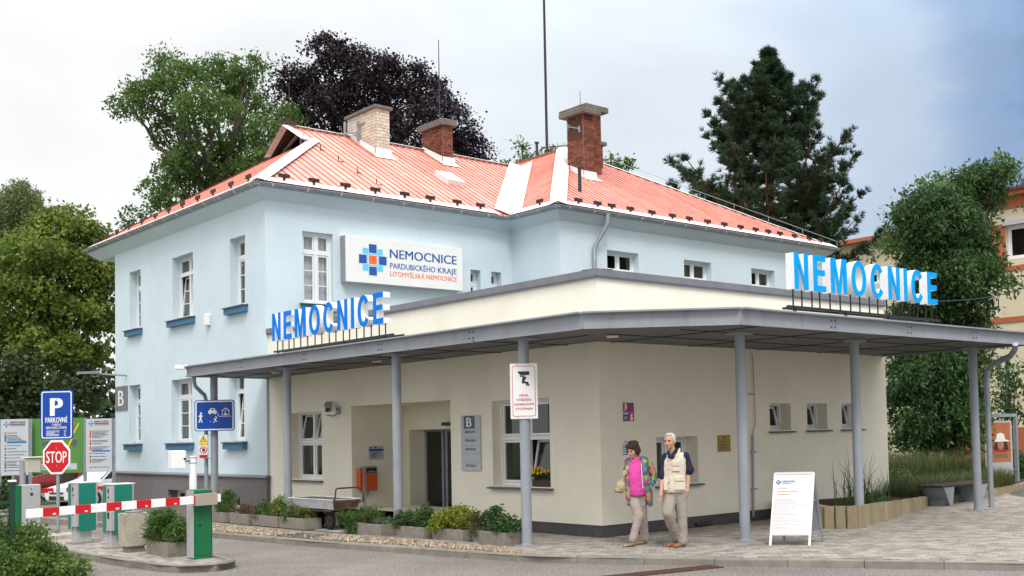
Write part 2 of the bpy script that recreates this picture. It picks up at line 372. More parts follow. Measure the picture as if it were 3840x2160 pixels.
m_soil = M('bark_mulch_soil', (.055, .032, .022), .95, var=.4, vscale=25, bump=1.0, bscale=60)
m_grass = M('lawn_green', (.075, .12, .028), .95, var=.35, vscale=6, bump=.8, bscale=90)
m_ground = M('ground_earth', (.10, .105, .055), .95, var=.3, vscale=.6, bump=.4, bscale=8)
m_letter_blue = M('sign_blue_face', (.0, .19, .72), .6, var=.03, spec=.1)
m_letter_cyan = M('sign_cyan_face', (.0, .35, .84), .6, var=.03, spec=.1)
m_logo_navy = M('logo_navy', (.012, .09, .36), .45, var=.02)
m_logo_cyan = M('logo_cyan', (.14, .58, .84), .45, var=.02)
m_logo_orange = M('logo_orange', (.90, .15, .03), .45, var=.02)
m_sign_red = M('sign_red', (.52, .006, .012), .4, var=.03)
m_sign_blue = M('sign_blue', (.0, .055, .34), .35, var=.04)
m_sign_white = M('sign_white', (.80, .80, .80), .4, var=.02)
m_text_dark = M('lettering_dark', (.03, .03, .04), .6, var=.02)
m_green = M('barrier_green', (.0, .135, .045), .4, var=.10, streak=(.03, .10, .05), streak_amt=.6)
m_teal = M('terminal_teal', (.0, .18, .125), .45, var=.10, streak=(.05, .14, .11), streak_amt=.6)
m_alu = M('brushed_aluminium', (.48, .48, .49), .38, metal=.35, var=.05, vscale=9)
m_silver = M('silver_sign_plate', (.47, .50, .54), .45, var=.03)
m_rubber = M('black_rubber', (.015, .014, .014), .8, var=.2)
m_rust = M('rusty_steel', (.075, .036, .02), .85, var=.35, vscale=14, bump=.4, bscale=80)
m_wood = M('dark_stained_wood', (.05, .024, .018), .6, var=.25, vscale=9)
m_bark = M('tree_bark', (.085, .07, .055), .95, var=.35, vscale=9, bump=1.0, bscale=25)
m_bark_red = M('pine_bark', (.14, .065, .035), .95, var=.35, vscale=7, bump=1.0, bscale=20)

# ---------------------------------------------------------------- ground, road, pavement
g = MB(); g.quad((-500, -500, -.75), (500, -500, -.75), (500, 500, -.75), (-500, 500, -.75))
obj('ground', g, m_ground, kind='structure')
g = MB(); g.poly([(-60, -60, -.1), (45, -60, -.1), (45, -6, -.1), (10, 2, -.1), (-.5, 12, -.1), (-60, 12, -.1)]); g.poly([(-60, 12, -.1), (-.5, 12, -.1), (-.2, 24, -.33), (-60, 24, -.33)]); g.poly([(-60, 24, -.33), (-.2, 24, -.33), (9, 24, -.33), (9, 34, -.62), (-60, 34, -.62)])
obj('road', g, m_asph, kind='structure')
KERB = [(-4.6, 19.0), (-4.35, 16.5), (-4.1, 14.5), (-3.9, 11), (-3.56, 7.15), (-3.24, 3.93), (-3.02, 2.58), (-2.80, .97), (-2.66, .13), (-2.51, -.71), (-2.36, -1.3), (-1.86, -2.3), (-.99, -3.87), (.73, -7.05), (3.2, -11.4), (6.5, -17), (13, -28)]
pv = MB(); pv.poly([(*p, -.014) for p in KERB] + [(60, -28, -.014), (60, 2, -.014), (19, 2, -.014), (8.5, .1, -.014), (8.42, .02, -.014), (1.5, .02, -.014), (1.5, 12.3, -.014), (-.05, 12.3, -.014), (-.05, 19.0, -.014)])
pavement = obj('pavement', pv, m_joint, kind='structure')
def resample(P, step):
    P = [Vector((*p, 0)) for p in P]; out = [P[0]]; need = step
    for a, b in zip(P, P[1:]):
        d = (b - a).length; t = need
        while t <= d: out.append(a.lerp(b, t / d)); t += step
        need = t - d
    return out
def smooth_path(P, it=2):
    for _ in range(it):
        Q = [P[0]]
        for a, b in zip(P, P[1:]): Q += [(.75 * a[0] + .25 * b[0], .75 * a[1] + .25 * b[1]), (.25 * a[0] + .75 * b[0], .25 * a[1] + .75 * b[1])]
        P = Q + [P[-1]]
    return P
def kerb_row(path, parent, w=.13, top=.0, bot=-.2, step=1.0, gap=.008, side=1):
    ks = resample(path, step)
    for i, (a, b) in enumerate(zip(ks, ks[1:])):
        d = (b - a).normalized(); n = Vector((-d.y, d.x, 0)) * side; mb = MB(); c = .015
        a2, b2 = a + d * gap / 2, b - d * gap / 2; j = random.uniform(-.006, .006)
        prof = [(0, bot), (0, top - c * 1.5), (c, top), (w, top), (w, bot)]
        vs = [p + n * q[0] + Vector((0, 0, q[1] + j)) for p in (a2, b2) for q in prof]
        mb.add(vs, [(0, 1, 2, 3, 4), (9, 8, 7, 6, 5)] + [(k, k + 5, (k + 1) % 5 + 5, (k + 1) % 5) for k in range(5)])
        obj('kerb_stone', mb, m_kerb, parent)
KS = smooth_path(KERB, 2)
kerb_row(KS[:-6], pavement, .14, .004, side=1)
# lighter edging stones between the gravel strip and the paved walk
EDGE = [(-2.75, 10.6), (-2.68, 7.5), (-2.62, 5.14), (-2.44, 4.0), (-2.3, 3.1), (-2.2, 2.17), (-2.1, 1.08), (-2.0, -.05)]
m_kerb_lt = M('pale_edging_stone', (.36, .335, .29), .95, var=.15, vscale=5, bump=.4, bscale=90, rnd=.1)
kerb_row(EDGE, pavement, .09, .035, side=1)
# paving blocks in a running bond set at 45 degrees: the nearest ones singly, the rest as one part
BED = [(4.5, 0), (3.16, -2.13), (3.47, -2.64), (8.04, -1.07), (8.9, -.75), (10.93, -.77), (12.94, -.25), (15.57, .58), (19, 1.8), (26, 5), (26, 12), (8.5, 12), (8.42, 0)]
def inside(x, y, P):
    c = False; n = len(P)
    for i in range(n):
        (x1, y1), (x2, y2) = P[i], P[(i + 1) % n]
        if (y1 > y) != (y2 > y) and x < (x2 - x1) * (y - y1) / (y2 - y1) + x1: c = not c
    return c
PAVE = [(p[0] + .2, p[1] + .12) for p in KERB[7:15]] + [(20, -11.4), (24, 2), (8.42, -.02), (.0, -.02), (-.02, 6.0), (-2.1, 6.0), (-2.0, 2.0), (-1.9, -.1), (-2.3, -.12)]
pm = MB(); pm.bbox(-.097, .097, -.047, .047, -.04, .0, .006)
pm_me = pm.mesh('paving_block'); pm_me.materials.append(m_paver)
cand = []
cu, su = math.cos(-pi / 4), math.sin(-pi / 4)
for r in range(-160, 160):
    for c in range(-120, 160):
        a, b = (c + (.5 if r % 2 else 0)) * .2, r * .1
        x, y = a * cu - b * su, a * su + b * cu
        if -3 < x < 17 and -11 < y < 6 and inside(x, y, PAVE) and not inside(x, y, BED):
            if y < (x + CAM[0] * 0) * .9 - 12: continue
            cand.append(((x - CAM[0]) ** 2 + (y - CAM[1]) ** 2, x, y))
cand.sort()
def seen(x, y):
    d = Vector((x, y, 0)) - Vector(CAM); z = d.dot(FW); px = 1920 + SHX + FPX * d.dot(RT) / z; py = 1080 + SHY - FPX * d.dot(UP) / z
    return -20 < px < 3860 and py < 2180
cand = [c for c in cand if seen(c[1], c[2])]
for i, (_, x, y) in enumerate(cand[:300]):
    obj('paving_block', pm_me, None, pavement, loc=(x, y, random.uniform(-.003, .002)), rot=(random.uniform(-.012, .012), random.uniform(-.012, .012), -pi / 4))
rest = MB()
bv = np.array(pm.v); V0 = []
for (_, x, y) in cand[300:]:
    z = random.uniform(-.003, .002)
    rest.add([(x + v[0] * cu - v[1] * su, y + v[0] * su + v[1] * cu, v[2] + z) for v in pm.v], pm.f[1:])
obj('paving_blocks', rest, m_paver, pavement, kind='stuff')
# flat slabs under the canopy walk beside the trough row
sl_ = MB()
# gravel strip
gn = []
K2 = [(p[0] + .15, p[1]) for p in KS]
def kx(y):
    for (x1, y1), (x2, y2) in zip(KS, KS[1:]):
        if y2 <= y <= y1: return x1 + (x2 - x1) * (y1 - y) / max(1e-6, y1 - y2)
    return -2.5
def ex(y):
    for (x1, y1), (x2, y2) in zip(EDGE, EDGE[1:]):
        if y2 <= y <= y1: return x1 + (x2 - x1) * (y1 - y) / (y1 - y2)
    return -2.0
oc = np.array([(1, 0, 0), (-1, 0, 0), (0, 1, 0), (0, -1, 0), (0, 0, 1), (0, 0, -1)], float)
tri = [(0, 2, 4), (2, 1, 4), (1, 3, 4), (3, 0, 4), (2, 0, 5), (1, 2, 5), (3, 1, 5), (0, 3, 5)]
stones = []
def pebble(x, y, z, r):
    R = RNG.normal(size=(3, 3)); q, _ = np.linalg.qr(R)
    v = (oc * RNG.uniform(.6, 1.25, (6, 1)) * r * np.array([1, .8, .6])) @ q.T + np.array([x, y, z])
    for t in tri: stones.append(v[list(t)])
for _ in range(3400):
    y = RNG.uniform(-.9, 9.6)
    if 4.25 < y < 5.4 and RNG.random() < .93: continue
    x0, x1 = kx(y) + .16, ex(max(y, -.04)) - .02 + (.0 if y > 0 else .05)
    if y < 0: x1 = x0 + (x1 - x0) * max(.05, 1 + y / .9)
    if x1 - x0 < .06: continue
    x = RNG.uniform(x0, x1); pebble(x, y, .0 + RNG.uniform(0, .02), RNG.uniform(.018, .042))
gm = fast_mesh('gravel', np.array(stones), 3)
m_peb = M('river_gravel', (.36, .285, .205), .85, var=.2, vscale=30, rnd=.5, hsv=.03)
gm.materials.append(m_peb); obj('gravel', gm, None, kind='stuff', label='tan river gravel strip between kerb and concrete troughs', cat='gravel')
# steel drain channel across the paving and the rusty grate in the road
dc = MB(); dc.bar((-1.35, -3.12, .003), (.7, -2.91, .003), .07, .01); dc.bar((.7, -2.91, .003), (3.3, -2.52, .003), .07, .01)
obj('drain_channel', dc, m_zinc, label='thin steel drain line crossing the paving below the canopy edge', cat='drain')
gr = thing('drain_grate', 'rusty iron slotted drain grate set in the road by the kerb', 'drain grate', (-1.2, -3.65, -.1))
ga, gb = Vector((.0, 0, .006)), Vector((-2.6, .55, .006)); gd = (gb - ga).normalized(); gw = Vector((-gd.y, gd.x, 0))
fr_ = MB(); fr_.bar(ga + gw * .14, gb + gw * .14, .03, .016); fr_.bar(ga - gw * .14, gb - gw * .14, .03, .016); fr_.bar(ga, gb, .02, .014)
obj('frame', fr_, m_rust, gr)
k = 0
sb = MB(); sb.obox((0, 0, 0), gd, gw, (0, 0, 1), .018, .135, .006); sbm = sb.mesh('bar'); sbm.materials.append(m_rust)
while k * .055 < (gb - ga).length:
    obj('bar', sbm, None, gr, loc=ga + gd * (k * .055 + .02)); k += 1
pit = MB(); pit.obox((ga + gb) / 2 - Vector((0, 0, .004)), gd, gw, (0, 0, 1), (gb - ga).length / 2, .14, .0015); obj('pit', pit, m_black, gr)
# traffic island
ISL = [(-6.45, 9.9), (-6.52, 7), (-6.46, 3.9), (-6.33, 2.45), (-6.2, 2.0), (-5.92, 1.79), (-5.61, 1.78), (-5.38, 2.0), (-5.26, 2.4), (-5.28, 3.2), (-5.2, 6), (-5.2, 9.9)]
im = MB(); im.poly([(*p, -.006) for p in ISL]); island = obj('traffic_island', im, m_joint, kind='structure')
kerb_row(smooth_path(ISL, 1), island, .1, .004, step=.6, side=1)
im = MB()
for r in range(120):
    for c in range(14):
        x, y = -6.5 + c * .1 + .05, 1.6 + r * .2 + (.1 if c % 2 else 0)
        if y < 9.8 and all(inside(x + dx, y + dy, ISL) for dx in (-.12, .12) for dy in (-.14, .14)):
            im.bbox(x - .047, x + .047, y - .097, y + .097, -.03, random.uniform(-.002, .003), .006)
obj('paving_blocks', im, m_paver, island, kind='stuff')
# lawns and the far verge
lw = MB(); lw.poly([(10.9, -.6, .03), (12.94, -.1, .03), (15.57, .75, .03), (19, 2.0, .03), (60, 22, .03), (60, 60, .03), (21, 60, .03), (21, 6, .03), (9, 1, .03)])
obj('lawn', lw, m_grass, kind='structure')
lw = MB(); lw.poly([(-60, 28, -.4), (-6.5, 28, -.4), (-3.2, 24, -.2), (-3.4, 20.5, -.1), (-4.75, 19.2, -.04), (-8, 19.2, -.04), (-60, 19.2, -.04)]); lw.poly([(-60, 34, -.6), (9, 34, -.6), (9, 90, -.6), (-60, 90, -.6)])
obj('verge', lw, m_grass, kind='structure')
kerb_row([(-30, 19.2), (-8, 19.2), (-4.75, 19.2), (-3.4, 20.5), (-3.2, 24)], bpy.data.objects['verge'], .14, .0, -.4, step=1.0, side=1)
# ---------------------------------------------------------------- walls with openings
def wall(mb, o, u, n, a0, a1, z0, z1, holes, dep):
    """vertical wall in the plane o + a*u, outward normal n; holes (a0,a1,z0,z1) get reveals 'dep' deep"""
    o, u, n = Vector((*o, 0)), Vector((*u, 0)), Vector((*n, 0)); Z = Vector((0, 0, 1))
    As = sorted({a0, a1, *[h[0] for h in holes], *[h[1] for h in holes]}); Zs = sorted({z0, z1, *[h[2] for h in holes], *[h[3] for h in holes]})
    As = [a for a in As if a0 <= a <= a1]; Zs = [z for z in Zs if z0 <= z <= z1]
    p = lambda a, z, d=0: o + u * a + Z * z - n * d
    for i in range(len(As) - 1):
        for j in range(len(Zs) - 1):
            ca, cz = (As[i] + As[i + 1]) / 2, (Zs[j] + Zs[j + 1]) / 2
            if any(h[0] < ca < h[1] and h[2] < cz < h[3] for h in holes): continue
            mb.quad(p(As[i], Zs[j]), p(As[i + 1], Zs[j]), p(As[i + 1], Zs[j + 1]), p(As[i], Zs[j + 1]))
    for h in holes:
        d = h[4] if len(h) > 4 else dep
        A, B_, C_, D_ = (h[0], h[2]), (h[1], h[2]), (h[1], h[3]), (h[0], h[3])
        for q, r in ((A, B_), (B_, C_), (C_, D_), (D_, A)):
            mb.quad(p(*q), p(*r), p(*r, d), p(*q, d))
def window(parent, o, u, n, hole, dep, cols=2, rows=(1.0,), bars=0, tilt=(), fw=.06, curtain=None, name='window', open_amt=.12):
    """plastic frame set 'dep' behind the wall face; rows are bottom-to-top height shares, bars = glazing bars in the bottom row;
    tilt lists (row, col) sashes tipped inwards"""
    o, u, n = Vector((*o, 0)), Vector((*u, 0)), Vector((*n, 0)); Z = Vector((0, 0, 1))
    a0, a1, z0, z1 = hole[:4]; w, h = a1 - a0, z1 - z0
    O = o + u * a0 + Z * z0 - n * dep
    def bar(mb, x0, x1, y0, y1, f=.0, b=.06): mb.obox(O + u * (x0 + x1) / 2 + Z * (y0 + y1) / 2 + n * (f - b / 2), u, n, Z, (x1 - x0) / 2, b / 2, (y1 - y0) / 2)
    mb = MB(); bar(mb, 0, w, 0, fw); bar(mb, 0, w, h - fw, h); bar(mb, 0, fw, fw, h - fw); bar(mb, w - fw, w, fw, h - fw)
    ys = [fw]; tot = sum(rows); H = h - 2 * fw
    for r in rows: ys.append(ys[-1] + H * r / tot)
    xs = [fw + (w - 2 * fw) * i / cols for i in range(cols + 1)]
    for y in ys[1:-1]: bar(mb, fw, w - fw, y - .035, y + .035, .004)
    for x in xs[1:-1]: bar(mb, x - .035, x + .035, fw, h - fw, .007)
    win = obj(name, mb, m_pvc, parent)
    for j in range(len(rows)):
        for i in range(cols):
            x0, x1 = xs[i] + (.035 if i else 0), xs[i + 1] - (.035 if i < cols - 1 else 0)
            y0, y1 = ys[j] + (.035 if j else 0), ys[j + 1] - (.035 if j < len(rows) - 1 else 0)
            s = MB(); sw = .042
            tl = open_amt if (j, i) in tilt else 0
            def q(x, y, d): return O + u * x + Z * y - n * (d + tl * (y - y0) / (y1 - y0))
            def member(xa, xb, ya, yb):
                vs = [q(x, y, d) for d in (.012, .05) for x, y in ((xa, ya), (xb, ya), (xb, yb), (xa, yb))]
                s.add(vs, [(0, 1, 2, 3), (7, 6, 5, 4), (0, 4, 5, 1), (1, 5, 6, 2), (2, 6, 7, 3), (3, 7, 4, 0)])
            g_ = .006
            member(x0 + g_, x1 - g_, y0 + g_, y0 + g_ + sw); member(x0 + g_, x1 - g_, y1 - g_ - sw, y1 - g_)
            member(x0 + g_, x0 + g_ + sw, y0 + g_ + sw, y1 - g_ - sw); member(x1 - g_ - sw, x1 - g_, y0 + g_ + sw, y1 - g_ - sw)
            nb = bars if (j == 0) else 0
            for k in range(nb):
                yb = y0 + sw + (y1 - y0 - 2 * sw) * (k + 1) / (nb + 1); member(x0 + g_ + sw, x1 - g_ - sw, yb - .011, yb + .011)
            obj('sash', s, m_pvc, win)
            gz = [y0 + g_ + sw] + [y0 + sw + (y1 - y0 - 2 * sw) * (k + 1) / (nb + 1) for k in range(nb)] + [y1 - g_ - sw]
            for za, zb in zip(gz, gz[1:]):
                pn = MB(); pn.add([q(x0 + sw, za, .03), q(x1 - sw, za, .03), q(x1 - sw, zb, .03), q(x0 + sw, zb, .03)], [(0, 1, 2, 3)]); obj('pane', pn, m_glass, win)
    if curtain:
        for x0_, x1_ in curtain:
            cm = MB(); K = 24
            for k in range(K):
                ta, tb = k / K, (k + 1) / K; f = lambda t: .14 + .02 * math.sin(t * 40)
                pa, pb = O + u * (x0_ + (x1_ - x0_) * ta) - n * f(ta), O + u * (x0_ + (x1_ - x0_) * tb) - n * f(tb)
                cm.quad(pa + Z * .04, pb + Z * .04, pb + Z * (h - .06), pa + Z * (h - .06))
            obj('curtain', cm, m_curtain, win)
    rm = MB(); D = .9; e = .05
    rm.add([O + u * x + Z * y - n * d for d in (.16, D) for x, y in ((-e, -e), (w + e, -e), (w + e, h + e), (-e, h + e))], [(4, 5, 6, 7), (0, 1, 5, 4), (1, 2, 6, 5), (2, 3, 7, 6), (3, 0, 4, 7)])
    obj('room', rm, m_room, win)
    return win

# ---------------------------------------------------------------- the blue two-storey main building
XA, YB, XC, YD, XD, YR = -.065, 12.243, 7.585, 9.994, 19.75, 22.89
ZE = 8.05
hosp = thing('hospital_building', 'light blue two-storey hospital building with red sheet metal roof', 'building')
upA = [(20.68, 21.61), (16.73, 18.20), (13.39, 14.31)]; loA = [(20.73, 21.68), (16.84, 18.3), (13.48, 14.43)]
hA = [(a, b, 5.21, 7.0) for a, b in upA] + [(a, b, 1.72, 3.5) for a, b in loA]
hAp = [(17.29, 18.52, -.2, .38), (13.74, 14.75, -.05, .38)]
hB = [(.93, 1.78, 5.19, 7.03), (6.10, 6.45, 5.2, 6.47), (6.83, 7.19, 5.2, 6.47)]
hD = [(9.35, 10.62, 6.45, 7.045), (12.58, 13.83, 6.45, 7.045), (15.8, 17.0, 6.45, 7.045)]
wm = MB()
ZT = 7.74
wall(wm, (XA, 0), (0, 1), (-1, 0), YB, YR, .86, ZT, hA, .24)
wall(wm, (0, YB), (1, 0), (0, -1), XA, XC, .86, ZT, hB, .24)
wall(wm, (XC, 0), (0, 1), (-1, 0), YD, YB, .86, ZT, [], .24)
wall(wm, (0, YD), (1, 0), (0, -1), XC, XD, .86, ZT, hD, .24)
wall(wm, (XD, 0), (0, 1), (1, 0), YD, 25.1, .0, ZT, [], .24)
wall(wm, (0, 25.1), (1, 0), (0, 1), XC, XD, .0, ZT, [], .24)
wall(wm, (0, YR), (1, 0), (0, 1), XA, XC, .0, ZT, [], .24)
wall(wm, (XC, 0), (0, 1), (-1, 0), YR, 25.1, .0, ZT, [], .24)
obj('wall', wm, m_blue, hosp)
pl = MB(); wall(pl, (XA - .035, 0), (0, 1), (-1, 0), YB - .035, YR + .035, -.7, .80, hAp, .3); wall(pl, (0, YB - .035), (1, 0), (0, -1), XA - .035, .0, -.1, .80, [], .1)
wall(pl, (0, YR + .035), (1, 0), (0, 1), XA - .035, 3, -.7, .8, [], .1)
obj('plinth', pl, m_plinth, hosp, label='grey roughcast plinth')
lg = MB(); lg.box(XA - .085, XA - .0, YB - .085, YR + .085, .80, .83); lg.add([(XA - .085, YB - .085, .83), (XA - .085, YR + .085, .83), (XA, YR + .085, .875), (XA, YB - .085, .875)], [(0, 1, 2, 3)])
lg.box(XA, .0, YB - .085, YB, .80, .83); lg.quad((XA, YB - .085, .83), (.0, YB - .085, .83), (.0, YB, .87), (XA, YB, .87))
obj('plinth_ledge', lg, m_coping, hosp)
def sill(parent, o, u, n, a0, a1, z, proj=.13, th=.16, deep=True, ov=.1):
    O = Vector((*o, z)); U, Nn, Z = Vector((*u, 0)), Vector((*n, 0)), Vector((0, 0, 1)); s = MB()
    c = (a0 + a1) / 2; hw = (a1 - a0) / 2 + ov
    if deep:
        s.obox(O + U * c + Nn * (proj / 2) - Z * (th / 2 + .03), U, Nn, Z, hw - .03, proj / 2, th / 2); si = obj('sill', s, m_blue_deep, parent)
    t = MB(); p = lambda a, d, zz: O + U * a + Nn * d + Z * zz
    a, b = c - hw, c + hw
    t.add([p(a, -.2, .02), p(b, -.2, .02), p(b, proj + .04, -.01), p(a, proj + .04, -.01), p(a, -.2, -.01), p(b, -.2, -.01), p(b, proj + .04, -.035), p(a, proj + .04, -.035)],
          [(0, 1, 2, 3), (4, 7, 6, 5), (0, 4, 5, 1), (1, 5, 6, 2), (2, 6, 7, 3), (3, 7, 4, 0)])
    return obj('sill_tin', t, m_sill, si if deep else parent)
for i, (a, b) in enumerate(upA):
    window(hosp, (XA, 0), (0, 1), (-1, 0), (a, b, 5.21, 7.0), .22, 2, (1.42, .52), 2, tilt=((0, 1), (0, 0)) if i == 1 else ())
    sill(hosp, (XA, 0), (0, 1), (-1, 0), a, b, 5.2, ov=.16)
for i, (a, b) in enumerate(loA):
    window(hosp, (XA, 0), (0, 1), (-1, 0), (a, b, 1.72, 3.5), .22, 2, (1.42, .52), 2, tilt=((0, 0), (0, 1)) if i == 2 else ())
    sill(hosp, (XA, 0), (0, 1), (-1, 0), a, b, 1.71, ov=.16)
for a, b, z0, z1 in hAp:
    window(hosp, (XA - .035, 0), (0, 1), (-1, 0), (a, b, z0, z1), .28, 2, (1,), 0)
    sill(hosp, (XA - .035, 0), (0, 1), (-1, 0), a, b, z0 - .02, .06, .1, deep=False, ov=.06)
window(hosp, (0, YB), (1, 0), (0, -1), hB[0], .13, 2, (1.42, .52), 2, curtain=[(.04, .80)])
sill(hosp, (0, YB), (1, 0), (0, -1), .93, 1.78, 5.18, ov=.1)
for h in hB[1:]: window(hosp, (0, YB), (1, 0), (0, -1), h, .22, 1, (.9, .37), 0)
for h in hD: window(hosp, (0, YD), (1, 0), (0, -1), h, .24, 2, (1,), 0)

# eaves: sloping soffit and half-round gutter
O_ = .36
ring_w = [(XA, 24.3), (XA, YB), (XC, YB), (XC, YD), (XD, YD), (XD, 25.1)]
ring_e = [(XA - O_ + .05, 24.6), (XA - O_ + .05, YB - O_ + .05), (XC - O_ + .05, YB - O_ + .05), (XC - O_ + .05, YD - O_ + .05), (XD + O_ - .05, YD - O_ + .05), (XD + O_ - .05, 25.4)]
sf = MB()
for i in range(5):
    sf.quad((*ring_w[i], ZT - .04), (*ring_w[i + 1], ZT - .04), (*ring_e[i + 1], ZE - .10), (*ring_e[i], ZE - .10))
    sf.quad((*ring_e[i], ZE - .10), (*ring_e[i + 1], ZE - .10), (*ring_e[i + 1], ZE + .02), (*ring_e[i], ZE + .02))
sf.poly([(XA - O_ + .05, 24.6, ZE - .1), (XA, 24.3, ZT - .04), (4, 24.3, ZT - .04), (4, 24.6, ZE - .1)])
obj('soffit', sf, m_blue, hosp)
bk = MB(); bk.quad((XA, YR, ZT - .04), (XA, 24.3, ZT - .04), (8, 24.3, ZT - .04), (8, YR, ZT - .04)); obj('rear_soffit', bk, m_blue, hosp)
def gutter(a, b, n, ext0=0, ext1=0):
    a, b = Vector((*a, ZE - .015)), Vector((*b, ZE - .015)); d = (b - a).normalized(); n = Vector((*n, 0)); a = a - d * ext0; b = b + d * ext1
    mb = MB(); K = 8; r = .075; pr = [(r * math.cos(pi * k / K), -r * math.sin(pi * k / K)) for k in range(K + 1)]
    A = [a + n * p[0] + Vector((0, 0, p[1])) for p in pr]; B2 = [b + n * p[0] + Vector((0, 0, p[1])) for p in pr]
    mb.add(A + B2, [(k, k + 1, K + 2 + k, K + 1 + k) for k in range(K)]); mb.poly(A); mb.poly(B2[::-1])
    mb.cyl(a + n * r, b + n * r, .011, n=6)
    g = obj('gutter', mb, m_zinc, hosp, smooth=True)
    ln = (b - a).length; k = .45
    while k < ln - .1:
        c = a + d * k; bm = MB(); R = r + .004
        path = [c + n * (R * math.cos(t)) + Vector((0, 0, -R * math.sin(t))) for t in [pi * j / 6 for j in range(7)]]
        for p, q in zip(path, path[1:]): bm.bar(p, q, .025, .006, up=n)
        obj('gutter_bracket', bm, m_white_tin, g); k += .93
    return g
eo = O_ + .02
gutter((XA - eo, 24.65), (XA - eo, YB - eo), (-1, 0), 0, .06)
gutter((XA - eo, YB - eo), (XC - eo, YB - eo), (0, -1), .06, -.06)
gutter((XC - eo, YB - eo), (XC - eo, YD - eo), (-1, 0), -.06, .06)
gutter((XC - eo, YD - eo), (XD + eo, YD - eo), (0, -1), .06, .06)

# roof: trapezoidal sheets laid plane by plane
roof = MB()
P3 = {}
xe, ye, xce, yde, xde = XA - O_, YB - O_, XC - O_, YD - O_, XD + O_
SB = .565; SA = .66; SCp = .65; SD = .572
RY, RZ = 17.57, ZE + SB * (17.57 - ye)
PK = (13.0, 16.2, 11.81); PK2 = (13.0, 19.2, 11.81)
VT = (xce + (RZ - ZE) / SCp, RY, RZ)
GX, GZ = 3.4, ZE + SA * (3.4 - xe); GYR = ye + (GZ - ZE) / SB; GYL = 18.95
planes = dict(
    A=dict(o=(xe, 0), e=(0, 1), r=(1, 0), s=SA, pts=[(ye, 0), (24.65, 0), (GYL, GX - xe), (GYR, GX - xe)]),
    B=dict(o=(0, ye), e=(1, 0), r=(0, 1), s=SB, pts=[(xe, 0), (xce, 0), (VT[0], RY - ye), (GX - .22, RY - ye), (GX - .02, GYR - ye)]),
    C=dict(o=(xce, 0), e=(0, 1), r=(1, 0), s=SCp, pts=[(yde, 0), (ye, 0), (RY, VT[0] - xce), (RY + 1.2, VT[0] - xce + .3), (PK2[1], PK2[0] - xce), (PK[1], PK[0] - xce)]),
    D=dict(o=(0, yde), e=(1, 0), r=(0, 1), s=SD, pts=[(xce, 0), (xde, 0), (PK[0], PK[1] - yde)]))
def interval(pts, t):
    ys = []
    for (a, b), (c, d) in zip(pts, pts[1:] + pts[:1]):
        if (a <= t <= c or c <= t <= a) and abs(c - a) > 1e-9: ys.append(b + (d - b) * (t - a) / (c - a))
    return (min(ys), max(ys)) if len(ys) >= 2 else None
# under-deck so that nothing shows through
dk = MB()
def onp(pl, t, w, lift=0.0): return Vector((pl['o'][0] + pl['e'][0] * t + pl['r'][0] * w, pl['o'][1] + pl['e'][1] * t + pl['r'][1] * w, ZE + pl['s'] * w + lift))
for k_, pl_ in planes.items(): dk.poly([onp(pl_, *p, -.02) for p in pl_['pts']])
dk.poly([(xce, 25.4, ZE), (xde, 25.4, ZE), PK2]); dk.poly([(xde, yde, ZE), (xde, 25.4, ZE), PK2, PK]); dk.poly([(xe, 24.65, ZE), (xce + 2, 24.65, ZE), (VT[0], RY, RZ), (GX, RY, RZ), (GX, GYL, GZ)])
roof_o = obj('roof', dk, m_red, hosp, label='faded red sheet metal roof')
PITCH_, SW_ = .25, 1.0
for k_, pl_ in planes.items():
    ts = [p[0] for p in pl_['pts']]; t0, t1 = min(ts), max(ts); t = t0
    while t < t1 - .02:
        te = min(t + SW_, t1); prof = []; a = t
        while a < te - 1e-6:
            for da, hh in ((0, .0), (.18, 0), (.19, .036), (.22, .036), (.23, 0)):
                if a + da <= te: prof.append((a + da, hh))
            a += PITCH_
        prof.append((te, 0)); mb = MB(); prev = None; ph = 0; ribs = []; j = random.uniform(0, .004)
        for q, hh in prof:
            iv = interval(pl_['pts'], min(max(q, t0 + 1e-4), t1 - 1e-4))
            if iv is None or iv[1] - iv[0] < .005: prev = None; continue
            cur = (onp(pl_, q, max(iv[0], .0), .012 + hh + j), onp(pl_, q, iv[1], .012 + hh + j))
            if prev: mb.quad(prev[0], cur[0], cur[1], prev[1]); ribs.append(1 if hh > 0 or ph > 0 else 0)
            prev = cur; ph = hh
        if mb.f:
            rs_ = obj('roof_sheet', mb, m_red, roof_o); rs_.data.materials.append(m_rib_shadow)
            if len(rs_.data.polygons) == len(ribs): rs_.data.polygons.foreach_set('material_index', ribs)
        t = te
def strip(name, a, b, w, lift=.05, side=None, seg=1.2):
    """folded cap of white tin along a hip, ridge or valley"""
    a, b = Vector(a), Vector(b); d = (b - a).normalized(); h = Vector((-d.y, d.x, 0)).normalized(); n = max(1, round((b - a).length / seg)); mb = MB()
    for i in range(n):
        p, q = a.lerp(b, i / n), a.lerp(b, (i + 1) / n); up = Vector((0, 0, lift + .003 * (i % 2))); dr = Vector((0, 0, w * .38 if name != 'valley' else -w * .43))
        mb.quad(p + up, q + up, q + h * w + up - dr, p + h * w + up - dr); mb.quad(q + up, p + up, p - h * w + up - dr, q - h * w + up - dr)
    return obj(name, mb, m_white_tin, roof_o)
hipB = ((xe, ye, ZE), (GX, GYR, GZ)); 
strip('hip_cap', *hipB, .20, .105); strip('hip_cap', (xe, 24.65, ZE), (GX, GYL, GZ), .16, .06)
strip('hip_cap', (xce, yde, ZE), PK, .24, .11); strip('hip_cap', (xde, yde, ZE), PK, .16, .06)
strip('ridge_cap', (GX - .25, RY, RZ), VT, .15, .085); strip('ridge_cap', PK, PK2, .15, .085)
strip('valley', (xce, ye, ZE), VT, .40, .10)
